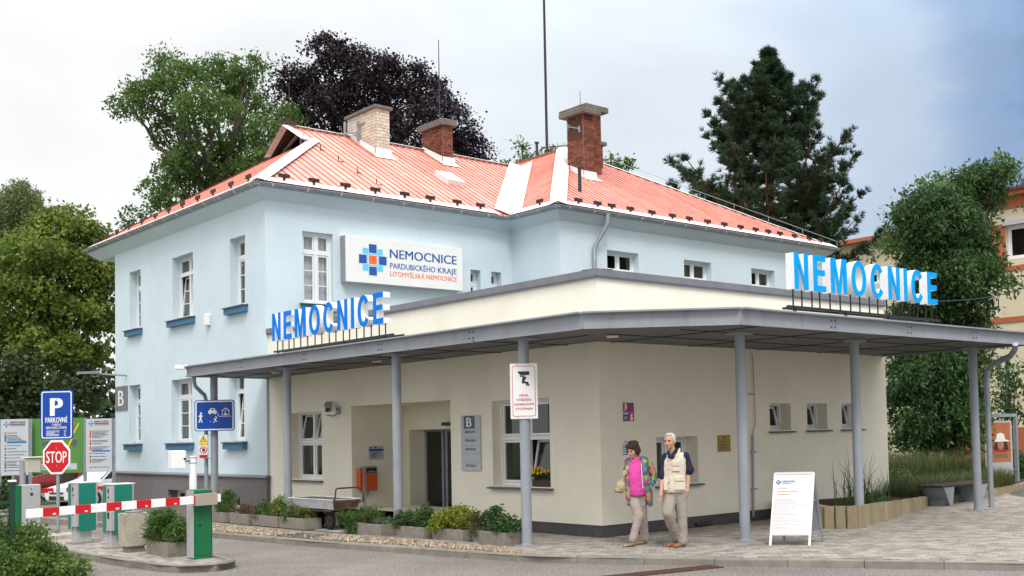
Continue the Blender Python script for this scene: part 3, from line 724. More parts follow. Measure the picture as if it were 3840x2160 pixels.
for q_ in ((GYR - .05, GX), (GYL, GX)):
    strip('verge_cap', (GX - .15, q_[0], GZ - .03), (GX - .22, RY, RZ), .16, .07)
ev = MB()
for k_, (a, b) in dict(A=(ye, 24.65), B=(xe, xce), C=(yde, ye), D=(xce, xde)).items():
    pl_ = planes[k_]; w_ = .10 if k_ in 'A' else .26
    i0, i1 = (a + .0, b - (.26 if k_ == 'B' else 0))
    ev.quad(onp(pl_, i0 + .0, -.02, .066), onp(pl_, i1, -.02, .066), onp(pl_, i1 - .1, w_, .070), onp(pl_, i0 + .1, w_, .070))
obj('eave_flashing', ev, m_white_tin, roof_o)
# gablet: dark opening with posts under the verge
ln_ = MB(); ln_.quad((GX - .2, RY, RZ - .03), (GX + .5, RY, RZ - .03), (GX + .5, GYL, GZ - .02), (GX - .12, GYL, GZ - .02)); ln_.quad((GX - .2, RY, RZ - .035), (GX + .5, RY, RZ - .035), (GX + .5, GYR, GZ - .03), (GX - .12, GYR, GZ - .03)); obj('gablet_lining', ln_, m_wood, roof_o)
gb_ = MB(); gb_.poly([(GX + .5, GYR + .1, GZ + .02), (GX + .5, GYL, GZ + .02), (GX + .5, RY, RZ - .1)]); obj('gablet_boarding', gb_, m_wood, roof_o)
gp = MB(); gp.box(GX + .1, GX + .2, RY - .3, RY - .18, GZ, RZ - .35); gp.bar((GX + .15, GYL - .3, GZ + .1), (GX + .15, RY, RZ - .2), .08); gp.bar((GX + .12, GYR + .4, GZ + .05), (GX + .12, GYL - .4, GZ + .05), .1); obj('gablet_post', gp, M('grey_old_wood', (.25, .22, .20), .9, var=.25, vscale=12), roof_o)
# snow guards
def snow_guard(x, y, z, e):
    e = Vector((*e, 0)); mb = MB(); mb.obox((x, y, z + .16), e, Vector((-e.y, e.x, 0)), (0, 0, 1), .15, .012, .05)
    mb.obox((x, y, z + .05), e, Vector((-e.y, e.x, 0)), (0, 0, 1), .03, .012, .08); mb.obox((x, y, z - .02), e, Vector((-e.y, e.x, 0)), (0, 0, 1), .06, .05, .012)
    obj('snow_guard', mb, M('brown_iron', (.035, .018, .014), .6), roof_o)
for y in (12.66, 13.68, 14.79, 15.79, 16.83, 17.83, 18.84, 19.91, 20.96, 22.01, 22.97, 24.0): snow_guard(-.3, y, 8.17, (0, 1))
for x in (.34, 1.15, 2.04, 2.92, 3.82, 4.64, 5.53, 6.33): snow_guard(x, 12.02, 8.16, (1, 0))
snow_guard(7.36, 10.6, 8.17, (0, 1))
for x in (8.12, 8.85, 9.4, 10.15, 11.04, 11.92, 12.67, 13.51, 14.3, 15.1, 15.85, 16.5, 17.12, 17.91, 18.73, 19.4): snow_guard(x, 9.8, 8.16, (1, 0))
# roof steps, skylight, vent pipes, little ladder hooks
sk = MB(); a_ = math.atan(SB); U_, V_, W_ = Vector((1, 0, 0)), Vector((0, math.cos(a_), math.sin(a_))), Vector((0, -math.sin(a_), math.cos(a_)))
sk.obox(Vector((6.95, 14.5, ZE + SB * (14.5 - ye))) + W_ * .09, U_, V_, W_, .30, .42, .09); obj('skylight', sk, m_white_tin, roof_o)
for k in range(5):
    y = 16.3 - k * .83; x = 3.05 + k * .12; z = ZE + SB * (y - ye); mb = MB(); mb.bar((x, y, z), (x, y, z + .2), .02); mb.bar((x, y, z + .04), (x + .16, y, z + .04), .02); obj('roof_hook', mb, m_rust, roof_o)
for (x, y, z, h_, r_) in ((9.42, 11.22, ZE + SD * (11.22 - yde), .72, .055),):
    mb = MB(); mb.cyl((x, y, z - .1), (x, y, z + h_), r_); mb.cyl((x, y, z + h_), (x, y, z + h_ + .03), r_ * 1.25); obj('vent_pipe', mb, m_dark, roof_o, smooth=True)
vp = at(2014, 600, 41.2); mb = MB(); mb.cyl((vp.x, vp.y, vp.z - .4), (vp.x, vp.y, vp.z + .62), .05); mb.cyl((vp.x, vp.y, vp.z + .62), (vp.x, vp.y, vp.z + .67), .085); obj('vent_pipe', mb, m_dark, roof_o, smooth=True)
# chimneys, brick by brick on the two sides that face the street, the far sides joined
m_brick_red = M('red_brick', (.175, .052, .032), .9, var=.25, vscale=9, bump=.4, bscale=60, rnd=.45, stain=(.06, .03, .025), stain_scale=1.5, stain_amt=.5)
m_brick_cream = M('cream_brick', (.62, .55, .46), .85, var=.1, vscale=9, bump=.3, bscale=60, rnd=.13)
m_mortar = M('old_mortar', (.36, .30, .24), .95, var=.2, vscale=10)
m_mortar_d = M('dark_mortar', (.42, .30, .22), .95, var=.2, vscale=10)
m_cap = M('concrete_cap', (.15, .135, .12), .95, var=.25, vscale=6, bump=.7, bscale=40, stain=(.10, .09, .08), stain_scale=4, stain_amt=.6)
def chimney(x0, x1, y0, y1, z0, z1, mb_, mo, name_lab, ch=.085, bl=.25, zvis=None, proud=.012):
    core = MB(); core.box(x0, x1, y0, y1, z0, z1); root = obj('chimney', core, mo, hosp, label=name_lab)
    far = MB(); cache = {}
    def put(cx, cy, cz, lx, ly, single):
        if single:
            key = (round(lx, 3), round(ly, 3))
            if key not in cache:
                b = MB(); b.box(-lx / 2, lx / 2, -ly / 2, ly / 2, -ch / 2 + .007, ch / 2 - .007); me = b.mesh('brick'); me.materials.append(mb_); cache[key] = me
            obj('brick', cache[key], None, root, loc=(cx + random.uniform(-.002, .002), cy + random.uniform(-.002, .002), cz))
        else: far.box(cx - lx / 2, cx + lx / 2, cy - ly / 2, cy + ly / 2, cz - ch / 2 + .007, cz + ch / 2 - .007)
    nrow = int((z1 - z0) / ch)
    for r in range(nrow):
        z = z1 - (r + .5) * ch
        for side in range(4):
            horiz = side in (0, 2); L_ = (x1 - x0) if horiz else (y1 - y0); nb = max(1, round(L_ / bl)); st = L_ / nb; off = .5 if (r + side) % 2 else 0
            edges = [0] + [(i + off) * st for i in range(nb + 1) if 0.02 < (i + off) * st < L_ - .02] + [L_]
            for a, b in zip(edges, edges[1:]):
                ln = b - a - .014; c = (a + b) / 2
                vis = side in (0, 3) and z > (zvis(x0 + c if horiz else x0, y0 if horiz else y0 + c) if zvis else z0)
                if side == 0: put(x0 + c, y0 + .02 - proud, z, ln, .04, vis)
                elif side == 2: put(x0 + c, y1 - .02 + proud, z, ln, .04, False)
                elif side == 3: put(x0 + .02 - proud, y0 + c, z, .04, ln, vis)
                else: put(x1 - .02 + proud, y0 + c, z, .04, ln, False)
    obj('far_bricks', far, mb_, root, kind='stuff')
    return root
zB = lambda x, y: ZE + SB * (y - ye) - .05
zD = lambda x, y: ZE + SD * (y - yde) - .05
c1 = chimney(5.31, 5.78, 15.98, 17.7, 10.0, 11.86, m_brick_cream, m_mortar, 'cream brick chimney', .098, .30, zB)
def slab(root, x0, x1, y0, y1, z0, z1, o=.1):
    mb = MB(); mb.bbox(x0 - o, x1 + o, y0 - o, y1 + o, z0, z1, .02); obj('cap', mb, m_cap, root)
def flash(root, x0, x1, y0, y1, s, zf):
    mb = MB(); f = .05; mb.box(x0 - f, x1 + f, y0 - f - .02, y0 - .02, zf(0, y0) - .05, zf(0, y0) + .28)
    mb.add([(x0 - f, y0 - f, zf(0, y0)), (x0 - f, y1, zf(0, y1)), (x0 - f, y1, zf(0, y1) + .2), (x0 - f, y0 - f, zf(0, y0) + .28), (x0 - .18, y0 - .2, zf(0, y0 - .2) + .1), (x0 - .18, y1, zf(0, y1) + .1)], [(0, 1, 2, 3), (0, 4, 5, 1)])
    mb.quad((x0 - .16, y0 - .25, zf(0, y0 - .25) + .1), (x1 + .16, y0 - .25, zf(0, y0 - .25) + .1), (x1 + .1, y0 - .05, zf(0, y0) + .12), (x0 - .1, y0 - .05, zf(0, y0) + .12)); obj('flashing', mb, m_white_tin, root)
slab(c1, 5.31, 5.78, 15.98, 17.7, 11.86, 11.96, .09); flash(c1, 5.31, 5.78, 15.98, 17.6, SB, zB)
mb = MB(); mb.bar((5.22, 16.9, 11.0), (5.22, 16.9, 11.62), .07); mb.bar((5.2, 16.9, 11.27), (5.1, 17.5, 11.35), .05); mb.bar((5.1, 17.5, 11.33), (5.1, 17.5, 11.72), .06); mb.bar((5.3, 16.9, 11.1), (5.2, 16.9, 11.1), .04); mb.bar((5.3, 16.6, 11.55), (5.2, 16.95, 11.55), .05); obj('aerial_bracket', mb, m_zinc, c1)
c2 = chimney(8.05, 8.42, 16.41, 17.62, 10.2, 11.88, m_brick_red, m_mortar_d, 'short red brick chimney with rod', .085, .25, zB)
slab(c2, 8.05, 8.42, 16.41, 17.62, 11.9, 12.1, .12); flash(c2, 8.05, 8.42, 16.41, 17.55, SB, zB)
mb = MB(); mb.cyl((8.85 - .45, 17.1, 12.05), (8.85 - .45, 17.1, 15.0), .025, .012, 6); obj('lightning_rod', mb, m_dark, c2)
c3 = chimney(11.12, 11.55, 12.94, 13.75, 9.5, 12.03, m_brick_red, m_mortar_d, 'tall front red brick chimney', .085, .25, zD)
c4 = chimney(11.85, 12.48, 13.6, 14.6, 10.0, 12.42, m_brick_red, m_mortar_d, 'tall rear red brick chimney', .085, .25, lambda x, y: 10.5)
slab(c3, 11.12, 11.55, 12.94, 13.75, 12.05, 12.2, .2); flash(c3, 11.12, 11.55, 12.94, 13.6, SD, zD)
slab(c4, 11.85, 12.48, 13.6, 14.6, 12.44, 12.62, .2)
mb = MB(); mb.obox((11.1, 13.35, 11.62), (0, 1, 0), (1, 0, 0), (0, 0, 1), .32, .006, .33); obj('soot_door', mb, m_rust, c3)
mb = MB(); mb.bar((11.08, 13.5, 11.75), (10.98, 13.5, 11.75), .03); mb.bar((10.98, 13.55, 11.72), (10.98, 13.0, 11.55), .025); mb.bar((10.98, 12.98, 11.42), (10.98, 12.98, 11.62), .04); mb.bar((10.98, 13.55, 11.62), (10.98, 13.55, 11.82), .05); obj('aerial', mb, m_zinc, c3)
mb = MB(); mb.bar((11.1, 13.72, 11.15), (10.95, 14.9, 11.3), .03); mb.bar((10.95, 14.9, 11.3), (10.95, 14.9, 11.15), .02); obj('cable_arm', mb, m_dark, c3)
mb = MB(); mb.cyl((11.5, 13.5, 12.15), (11.5, 13.5, 13.0), .012, .008, 5); obj('lightning_rod', mb, m_dark, c3)
c5 = chimney(13.05, 13.45, 14.6, 15.0, 10.6, 11.68, m_brick_red, m_mortar_d, 'low red brick chimney stub', .085, .2, lambda x, y: 11); slab(c5, 13.05, 13.45, 14.6, 15, 11.7, 11.82, .12)
mb = MB(); mb.cyl((3.3, 17.57, 11.25), (3.27, 17.6, 12.65), .018, .01, 6); mb.box(3.1, 3.45, 17.45, 17.7, 11.33, 11.42); obj('lightning_rod', mb, m_rust, roof_o)
# ridge cable on little stands
mb = MB(); pts_ = []
for k in range(9):
    t = k / 8; a = Vector(PK).lerp(Vector((xde, yde, ZE)), t) + Vector((0, 0, .1)); mb.bar(a, a + Vector((0, 0, .16)), .014); pts_.append(a + Vector((0, 0, .16)))
mb.tube(pts_, .008, 4); obj('lightning_cable', mb, m_zinc, roof_o)
# downpipe on the wing
dpx, dpy = 8.77, YD - .1
mb = MB(); mb.tube([(9.05, YD - eo, 8.0), (9.05, YD - eo, 7.72), (9.0, YD - eo + .02, 7.62), (dpx + .05, dpy, 7.1), (dpx, dpy, 7.0), (dpx, dpy, 4.3)], [.085, .07, .06, .06, .06, .06], 12); obj('downpipe', mb, m_zinc, hosp, smooth=True)
# fittings on the left face
mb = MB(); mb.bbox(XA - .12, XA, 15.55, 15.75, 4.86, 5.16, .02); o_ = obj('wall_lamp', mb, m_white, label='small white box lamp on the blue wall between two upper windows', cat='lamp')
mb = MB(); mb.bar((XA, 21.9, 3.82), (XA - .9, 21.95, 3.88), .05); mb.obox((XA - 1.1, 21.95, 3.9), (1, 0, .06), (0, 1, 0), (0, 0, 1), .3, .1, .035); obj('street_light_arm', mb, m_zinc, label='grey light arm jutting from the blue wall above the B plate', cat='lamp')
t = thing('letter_plate', 'grey square plate with a large white letter B on the blue wall corner', 'sign', (XA, 22.3, 2.76))
mb = MB(); mb.box(-.03, -.004, -.52, .52, 0, .75); obj('plate', mb, M('plate_grey', (.17, .18, .19), .5), t)
mb = MB(); text(mb, 'B', (-.034, 0, .14), (0, -1, 0), (0, 0, 1), .48, .46, bold=.05); obj('lettering', mb, m_sign_white, t)

# ---------------------------------------------------------------- cream single-storey entrance extension
ext = thing('entrance_extension', 'cream rendered single-storey entrance extension with flat roof', 'building')
ZC = 4.48; XF = 8.41
hE = [(9.58, 11.05, .80, 2.36), (1.33, 3.02, .80, 2.37), (4.38, 8.23, -.05, 2.44, 1.33)]
hF = [(1.31, 2.36, .80, 1.63, .32), (4.42, 5.07, 1.70, 2.22), (5.59, 6.26, 1.70, 2.22), (6.76, 7.43, 1.70, 2.22)]
wm = MB(); wall(wm, (0, 0), (0, 1), (-1, 0), 0, YB, .19, ZC - .14, [(a, b, max(c, .19), d, *r) for a, b, c, d, *r in hE], .24)
wall(wm, (0, 0), (1, 0), (0, -1), 0, XF, .19, ZC - .14, hF, .28)
wall(wm, (XF, 0), (0, 1), (1, 0), 0, YD, 0, ZC - .14, [], .2)
wall(wm, (1.33, 0), (0, 1), (-1, 0), 4.38, 8.23, -.05, 2.44, [(5.0, 8.0, -.05, 1.89)], .42)
obj('wall', wm, m_cream, ext)
rf = MB(); rf.poly([(.2, .2, ZC - .25), (XF - .1, .2, ZC - .25), (XF - .1, YD + .05, ZC - .25), (XC + .05, YD + .05, ZC - .25), (XC + .05, YB + .05, ZC - .25), (.2, YB + .05, ZC - .25)]); obj('flat_roof', rf, M('roof_felt', (.12, .12, .12), .95), ext)
rr = .02
for seg_ in range(2):
    pl = MB()
    if seg_ == 0:
        wall(pl, (rr, 0), (0, 1), (-1, 0), rr, 4.38, -.2, .19, [], .1); wall(pl, (0, rr), (1, 0), (0, -1), rr, XF - rr, -.2, .19, [], .1)
    else:
        wall(pl, (rr, 0), (0, 1), (-1, 0), 8.21, YB, -.2, .19, [], .1); pl.quad((rr, 8.21, -.2), (1.31, 8.21, -.2), (1.31, 8.21, .19), (rr, 8.21, .19)); pl.quad((1.31, 8.21, -.2), (1.31, 8.0, -.2), (1.31, 8.0, .19), (1.31, 8.21, .19))
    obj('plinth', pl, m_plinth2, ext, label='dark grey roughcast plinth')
# parapet coping in folded lengths
def coping(p, q, n, k):
    p, q, n = Vector(p), Vector(q), Vector(n); d = (q - p).normalized(); mb = MB()
    pr = [(-.30, -.02), (-.30, .015), (.07, .0), (.07, -.115), (.045, -.15), (.04, -.15), (.045, -.02)]
    A = [p + n * a + Vector((0, 0, b)) for a, b in pr]; B2 = [q + n * a + Vector((0, 0, b)) for a, b in pr]; m_ = len(pr)
    mb.add(A + B2, [(i, (i + 1) % m_, m_ + (i + 1) % m_, m_ + i) for i in range(m_)]); obj('coping', mb, m_coping, ext)
for i in range(6): coping((0, YB * (1 - i / 6) if i else YB, ZC), (0, YB * (1 - (i + 1) / 6) + (.004 if i < 5 else -.07), ZC), (-1, 0, 0), i)
for i in range(4): coping((XF * i / 4 - (.07 if i == 0 else 0), 0, ZC), (XF * (i + 1) / 4 - .004, 0, ZC), (0, -1, 0), i)
# windows
window(ext, (0, 0), (0, 1), (-1, 0), hE[0], .2, 2, (1.0, .78), 0, tilt=((1, 0), (1, 1)), fw=.05)
window(ext, (0, 0), (0, 1), (-1, 0), hE[1], .2, 2, (1.2, .95), 0, tilt=((0, 0),), fw=.05, open_amt=.16)
sill(ext, (0, 0), (0, 1), (-1, 0), 9.58, 11.05, .78, .05, .1, deep=False, ov=.05); sill(ext, (0, 0), (0, 1), (-1, 0), 1.33, 3.02, .78, .06, .1, deep=False, ov=.08)
window(ext, (0, 0), (1, 0), (0, -1), hF[0], .30, 2, (1,), 0, fw=.05); sill(ext, (0, 0), (1, 0), (0, -1), 1.31, 2.36, .78, .06, .1, deep=False, ov=.06)
for h in hF[1:]:
    window(ext, (0, 0), (1, 0), (0, -1), h, .26, 1, (1,), 0, tilt=((0, 0),), fw=.045, open_amt=.10); sill(ext, (0, 0), (1, 0), (0, -1), h[0], h[1], 1.68, .06, .1, deep=False, ov=.05)
# sliding glass entrance
dr = MB(); X0 = 1.73
for y in (5.02, 7.12, 7.27, 7.96): dr.box(X0, X0 + .05, y - .035, y + .035, 0, 1.86)
dr.box(X0, X0 + .06, 5.0, 8.0, 1.84, 1.89); dr.box(X0, X0 + .05, 5.0, 8.0, 0.0, .07)
door = obj('sliding_door', dr, m_gray, ext)
for a, b in ((5.05, 7.09), (7.30, 7.93)):
    mb = MB(); mb.quad((X0 + .02, a, .07), (X0 + .02, b, .07), (X0 + .02, b, 1.84), (X0 + .02, a, 1.84)); obj('pane', mb, m_glass_dk, door)
mb = MB(); mb.box(X0 - .02, X0, 7.36, 7.39, .9, 1.0); obj('handle', mb, m_black, door)
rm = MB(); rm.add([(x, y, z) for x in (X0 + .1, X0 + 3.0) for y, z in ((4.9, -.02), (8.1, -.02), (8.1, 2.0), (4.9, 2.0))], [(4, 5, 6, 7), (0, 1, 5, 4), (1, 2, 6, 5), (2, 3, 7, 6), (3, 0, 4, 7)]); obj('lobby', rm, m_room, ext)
mb = MB(); mb.box(1.2, 1.33, 6.1, 6.5, 1.96, 2.03); obj('door_sensor', mb, m_black, ext)
# plaster spalled off the parapet foot
mb = MB(); rr_ = random.Random(3)
pts_ = [(4.9 - i * .14, 3.52 + rr_.uniform(0, .03) + (.12 if i in (1, 2, 3) else 0)) for i in range(6)]
mb.poly([(-.008, y, z) for y, z in pts_] + [(-.008, 4.2, 3.49), (-.008, 4.9, 3.49)])
mb.poly([(-.006, 3.3, 3.49), (-.006, 2.4, 3.49), (-.006, 2.2, 3.60), (-.006, 2.45, 3.66), (-.006, 3.25, 3.6)])
obj('spalled_patch', mb, M('bare_mortar', (.36, .28, .17), .95, var=.4, vscale=12, bump=1, bscale=40), ext)
# conduit and cable on the front
mb = MB(); mb.tube([(3.9, -.03, 3.2), (3.93, -.03, 3.05), (3.95, -.03, 1.85), (3.86, -.03, 1.66), (3.86, -.03, 1.55)], .009, 5); mb.tube([(3.85, -.04, 1.62), (3.8, -.04, .08)], .022, 8)
for z in (2.4, 1.3, .6): mb.box(3.79, 3.93, -.06, 0, z - .012, z + .012)
obj('cable_conduit', mb, m_gray, ext)
mb = MB(); mb.box(2.25, 2.65, -.035, .02, .02, .08); obj('plinth_vent', mb, m_rust, ext)

# ---------------------------------------------------------------- canopy on round posts
can = thing('entrance_canopy', 'grey steel canopy on round posts wrapping the cream entrance corner', 'canopy')
ZS, ZF = 3.25, 3.48
OUT = [(-2.13, 11.97), (-1.84, -1.74), (-.27, -3.37), (8.28, -3.42)]
INN = [(0.0, 12.2), (0.0, 0.0), (8.28, 0.0)]
sp = MB(); cp = OUT + [(8.28, -.0), (-.0, .0), (-.0, 12.2)]
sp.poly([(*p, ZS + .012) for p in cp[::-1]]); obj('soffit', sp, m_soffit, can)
tp = MB(); tp.poly([(*p, ZF - .01) for p in cp]); obj('deck', tp, m_gray_lt, can)
def beam(a, b, name='fascia_beam'):
    """U-section edge beam: web set back between two lips"""
    a, b = Vector((*a, 0)), Vector((*b, 0)); d = (b - a).normalized(); n = Vector((d.y, -d.x, 0)) if True else None
    mb = MB(); pr = [(0, ZS - .01), (.05, ZS - .01), (.05, ZS + .006), (.008, ZS + .012), (.008, ZF - .03), (.10, ZF - .012), (.10, ZF + .012), (0, ZF + .012)]
    A = [a + n * q[0] + Vector((0, 0, q[1])) for q in pr]; B2 = [b + n * q[0] + Vector((0, 0, q[1])) for q in pr]; m_ = len(pr)
    mb.add(A + B2, [(i, (i + 1) % m_, m_ + (i + 1) % m_, m_ + i) for i in range(m_)] + [tuple(range(m_)), tuple(range(2 * m_ - 1, m_ - 1, -1))])
    return obj(name, mb, m_gray_lt, can)
segs = [(OUT[0], OUT[1]), (OUT[1], OUT[2]), (OUT[2], OUT[3]), (OUT[3], (8.28, 0)), ((0, 12.2), OUT[0])]
for (a, b), nseg in zip(segs, (5, 1, 4, 1, 1)):
    for i in range(nseg):
        A, B_ = Vector(a).lerp(Vector(b), i / nseg), Vector(a).lerp(Vector(b), (i + 1) / nseg)
        f = beam(A, B_); d = (B_ - A).normalized(); n2 = Vector((d.y, -d.x))
        if i and nseg > 1:
            for s_ in (-.05, .05):
                for z in (ZS + .06, ZS + .16):
                    c_ = A + d * (s_ + .06) - n2 * -0.0; bm = MB(); c3_ = Vector((c_.x, c_.y, z)) + Vector((n2.x, n2.y, 0)) * .006; bm.cyl(c3_, c3_ + Vector((n2.x, n2.y, 0)) * .014, .013, n=6); obj('bolt', bm, m_dark, f)
# soffit joints: narrow recessed cover strips
for k in range(1, 7):
    y = 12.2 - k * 1.9
    if y > -.5: mb = MB(); mb.bar((-2.0, y, ZS + .004), (0, y, ZS + .004), .015, .01); obj('joint_strip', mb, m_black, can)
for k in range(0, 5):
    x = .3 + k * 1.9; mb = MB(); mb.bar((x, -3.4, ZS + .004), (x, -.0, ZS + .004), .015, .01); obj('joint_strip', mb, m_black, can)
for p_, q_ in (((-1.0, 12), (-1.0, -.9)), ((-.9, -1.2), (8.2, -1.2)), ((-.4, -2.3), (8.2, -2.3))): mb = MB(); mb.bar((*p_, ZS + .002), (*q_, ZS + .002), .012, .01); obj('joint_strip', mb, m_black, can)
for x, y in ((-.9, 5.6), (-.5, -.9), (-.95, 9.9)): mb = MB(); mb.lathe((x, y, ZS - .012), [(.09, 0), (.1, .012), (.1, .03)], 20); obj('downlight', mb, m_pvc, can, smooth=True)
POSTS = [(-1.59, 11.75), (-1.59, 8.05), (-1.59, 3.75), (-1.585, .0), (.85, -2.38), (3.9, -2.38), (7.93, -2.38)]
for i, (x, y) in enumerate(POSTS):
    mb = MB(); mb.cyl((x, y, -.12), (x, y, ZS + .01), .083, n=28); po = obj('post', mb, m_gray, can, smooth=True)
    mb = MB(); mb.box(x - .2, x + .2, y - .14, y + .14, ZS - .02, ZS + .008); obj('head_plate', mb, m_gray, po)
    mb = MB(); mb.bbox(x - .15, x + .15, y - .15, y + .15, -.01, .014, .004); bp_ = obj('base_plate', mb, m_gray_lt, po)
    mb = MB(); mb.cyl((x, y, .014), (x, y, .05), .098, .09, 24, caps=False); obj('collar', mb, m_gray_lt, po, smooth=True)
    for sx in (-1, 1):
        for sy in (-1, 1): mb = MB(); mb.cyl((x + sx * .12, y + sy * .12, .012), (x + sx * .12, y + sy * .12, .034), .012, n=6); obj('anchor_bolt', mb, m_zinc, po)
# rainwater pipes of the canopy
mb = MB(); x0, y0 = -2.05, 11.75
mb.tube([(-2.03, 11.82, 3.3), (-2.03, 11.82, 3.12), (-2.0, 11.82, 3.02), (-1.86, 11.86, 2.9), (-1.75, 11.9, 2.82), (-1.72, 11.9, 2.7), (-1.72, 11.9, .0)], .045, 10); obj('rainwater_pipe', mb, m_gray, can, smooth=True)
dq = [at(3808, 1290, 21.2), at(3806, 1310, 21.3), at(3790, 1335, 21.6), at(3730, 1362, 22.2), at(3705, 1385, 22.4), at(3700, 1420, 22.4)]
bq = dq[-1]; mb = MB(); mb.tube([*dq, (bq.x, bq.y, 1.6), (bq.x, bq.y, .05)], .055, 12); obj('rainwater_pipe', mb, m_zinc, can, smooth=True)
gt = MB(); gt.box(-2.42, -2.1, 11.9, 12.05, 3.42, 3.47); gt.add([(-2.42, 11.86, 3.43), (-2.1, 11.86, 3.43), (-2.0, 12.16, 3.53), (-2.34, 12.16, 3.53)], [(0, 1, 2, 3)]); obj('drip_tin', gt, m_white_tin, can)
# ---------------------------------------------------------------- big free-standing letters on the canopy
def big_letter(ch, w, h, t):
    """outlines of a bold sans letter: list of ('poly', pts) or ('ring', outer, inner, closed)"""
    if ch == 'N': return [('poly', [(0, 0), (t, 0), (t, h * .70), (w - t, 0), (w, 0), (w, h), (w - t, h), (w - t, h * .30), (t, h), (0, h)])]
    if ch == 'E': 
        b = t * .95; m = h * .52
        return [('poly', [(0, 0), (w, 0), (w, b), (t, b), (t, m - b / 2), (w * .93, m - b / 2), (w * .93, m + b / 2), (t, m + b / 2), (t, h - b), (w * .98, h - b), (w * .98, h), (0, h)])]
    if ch == 'M': return [('poly', [(0, 0), (t, 0), (t, h * .78), (w / 2 - t * .42, 0), (w / 2 + t * .42, 0), (w - t, h * .78), (w - t, 0), (w, 0), (w, h), (w - t * 1.35, h), (w / 2, h * .27), (t * 1.35, h), (0, h)])]
    if ch == 'I': return [('poly', [(0, 0), (t, 0), (t, h), (0, h)])]
    k = 36; cx, cy, ro, ri = w / 2, h / 2, (w / 2, h / 2 * 1.03), (w / 2 - t, h / 2 - t * .82)
    if ch == 'O':
        an = [2 * pi * i / k for i in range(k)]
        return [('ring', [(cx + ro[0] * math.cos(a), cy + ro[1] * math.sin(a)) for a in an], [(cx + ri[0] * math.cos(a), cy + ri[1] * math.sin(a)) for a in an], True)]
    a0 = .62; an = [a0 + (2 * pi - 2 * a0) * i / k for i in range(k + 1)]
    return [('ring', [(cx + ro[0] * math.cos(a), cy + ro[1] * math.sin(a)) for a in an], [(cx + ri[0] * math.cos(a), cy + ri[1] * math.sin(a)) for a in an], False)]
WID = dict(N=.40, E=.37, M=.50, O=.47, C=.44, I=.11)
def letter_sign(label, o, u, n, total, h, face_mat, dep, rail):
    """word on a rail: o = left foot of the first letter (front face), u reading direction, n towards the reader"""
    t = thing('letter_sign', label, 'sign', (o[0], o[1], rail)); z = o[2] - rail; u, n, Z = Vector(u), Vector(n), Vector((0, 0, 1))
    word = 'NEMOCNICE'; nat = sum(WID[c] for c in word); gap = (total - nat * total / 4.1 * .86) / 8; sc = total / 4.1 * .86; x = 0; posts = []
    for ch in word:
        w = WID[ch] * sc; P_ = Vector((0, 0, z)) + u * x; body = MB(); face = MB()
        for sh in big_letter(ch, w, h, .105 * sc / .94):
            if sh[0] == 'poly': body.prism(sh[1], P_ - n * .012, u, Z, -n * dep); face.prism(sh[1], P_, u, Z, -n * .0115)
            else: body.ring(sh[1], sh[2], P_ - n * .012, u, Z, -n * dep, sh[3]); face.ring(sh[1], sh[2], P_, u, Z, -n * .0115, sh[3])
        lo = obj('letter', body, m_white, t); obj('letter_face', face, face_mat, lo)
        posts += [x + w * .18, x + w * .82] if ch != 'I' else [x + w / 2]
        x += w + gap
    for px in posts:
        mb = MB(); mb.bar(u * px - n * (dep * .6), u * px - n * (dep * .6) + Z * (z + .02), .018); obj('stay', mb, m_black, t)
    mb = MB(); mb.bar(u * -.08 - n * (dep * .6), u * (x + .05) - n * (dep * .6), .05, .035); mb.bar(u * .1 - n * (dep * .6 + .22), u * (x + .05) - n * (dep * .6 + .22), .04, .03); obj('rail', mb, m_black, t)
    for px in [.1, total * .35, total * .65, total - .1]:
        mb = MB(); mb.bar(u * px - n * (dep * .6) - Z * (rail - ZF - .01), u * px - n * (dep * .6), .04); mb.bar(u * px - n * (dep * .6), u * px - n * (dep * .6 + .24), .03); obj('foot', mb, m_black, t)
letter_sign('blue NEMOCNICE letters with white sides standing on the canopy, left side', (-1.72, 8.45, 3.83), (0, -1, 0), (-1, 0, 0), 4.48, .58, m_letter_blue, .15, 3.61)
letter_sign('bright sky blue NEMOCNICE letters on the canopy right side, against the trees', (1.24, -3.2, 3.89), (1, 0, 0), (0, -1, 0), 4.1, .57, m_letter_cyan, .16, 3.62)

# ---------------------------------------------------------------- sign board on the blue wall
def logo(o, u, v, n, s, parent, order=None):
    """cross of nine tiles; s = tile pitch"""
    a = s * .44
    def tile(m, L_):
        mb = MB()
        for x, y in L_: rect(mb, Vector(o) + Vector(n) * .002, u, v, x * s - a, x * s + a, y * s - a, y * s + a)
        obj('logo_tile', mb, m, parent)
    mb = MB()
    for x, y in ((-.72, .72), (.72, .72), (-.72, -.72), (.72, -.72)): rect(mb, o, u, v, x * s - a * .95, x * s + a * .95, y * s - a * .95, y * s + a * .95)
    for x, y in ((0, .5), (0, -.5), (.5, 0), (-.5, 0)): rect(mb, Vector(o) - Vector(n) * .0006, u, v, x * s - a * .9, x * s + a * .9, y * s - a * .5, y * s + a * .5)
    obj('logo_tile', mb, m_logo_cyan, parent)
    mb = MB()
    for x, y in ((0, 1.12), (0, -1.12), (1.12, 0), (-1.12, 0), (0, 0)): rect(mb, Vector(o) + Vector(n) * .001, u, v, x * s - a * 1.12, x * s + a * 1.12, y * s - a * 1.12, y * s + a * 1.12)
    obj('logo_gap', mb, m_sign_white, parent)
    for m, L_ in ((m_logo_navy, ((0, 1.12), (0, -1.12), (1.12, 0), (-1.12, 0))), (m_logo_orange, ((0, 0),))):
        for q in L_: tile(m, [q])
t = thing('hospital_sign', 'large white hospital sign board with blue cross logo on the blue wall', 'sign', (2.0, YB - .25, 5.8))
mb = MB(); mb.bbox(0, 3.66, 0, .25, 0, 1.2, .006); obj('board', mb, m_white, t)
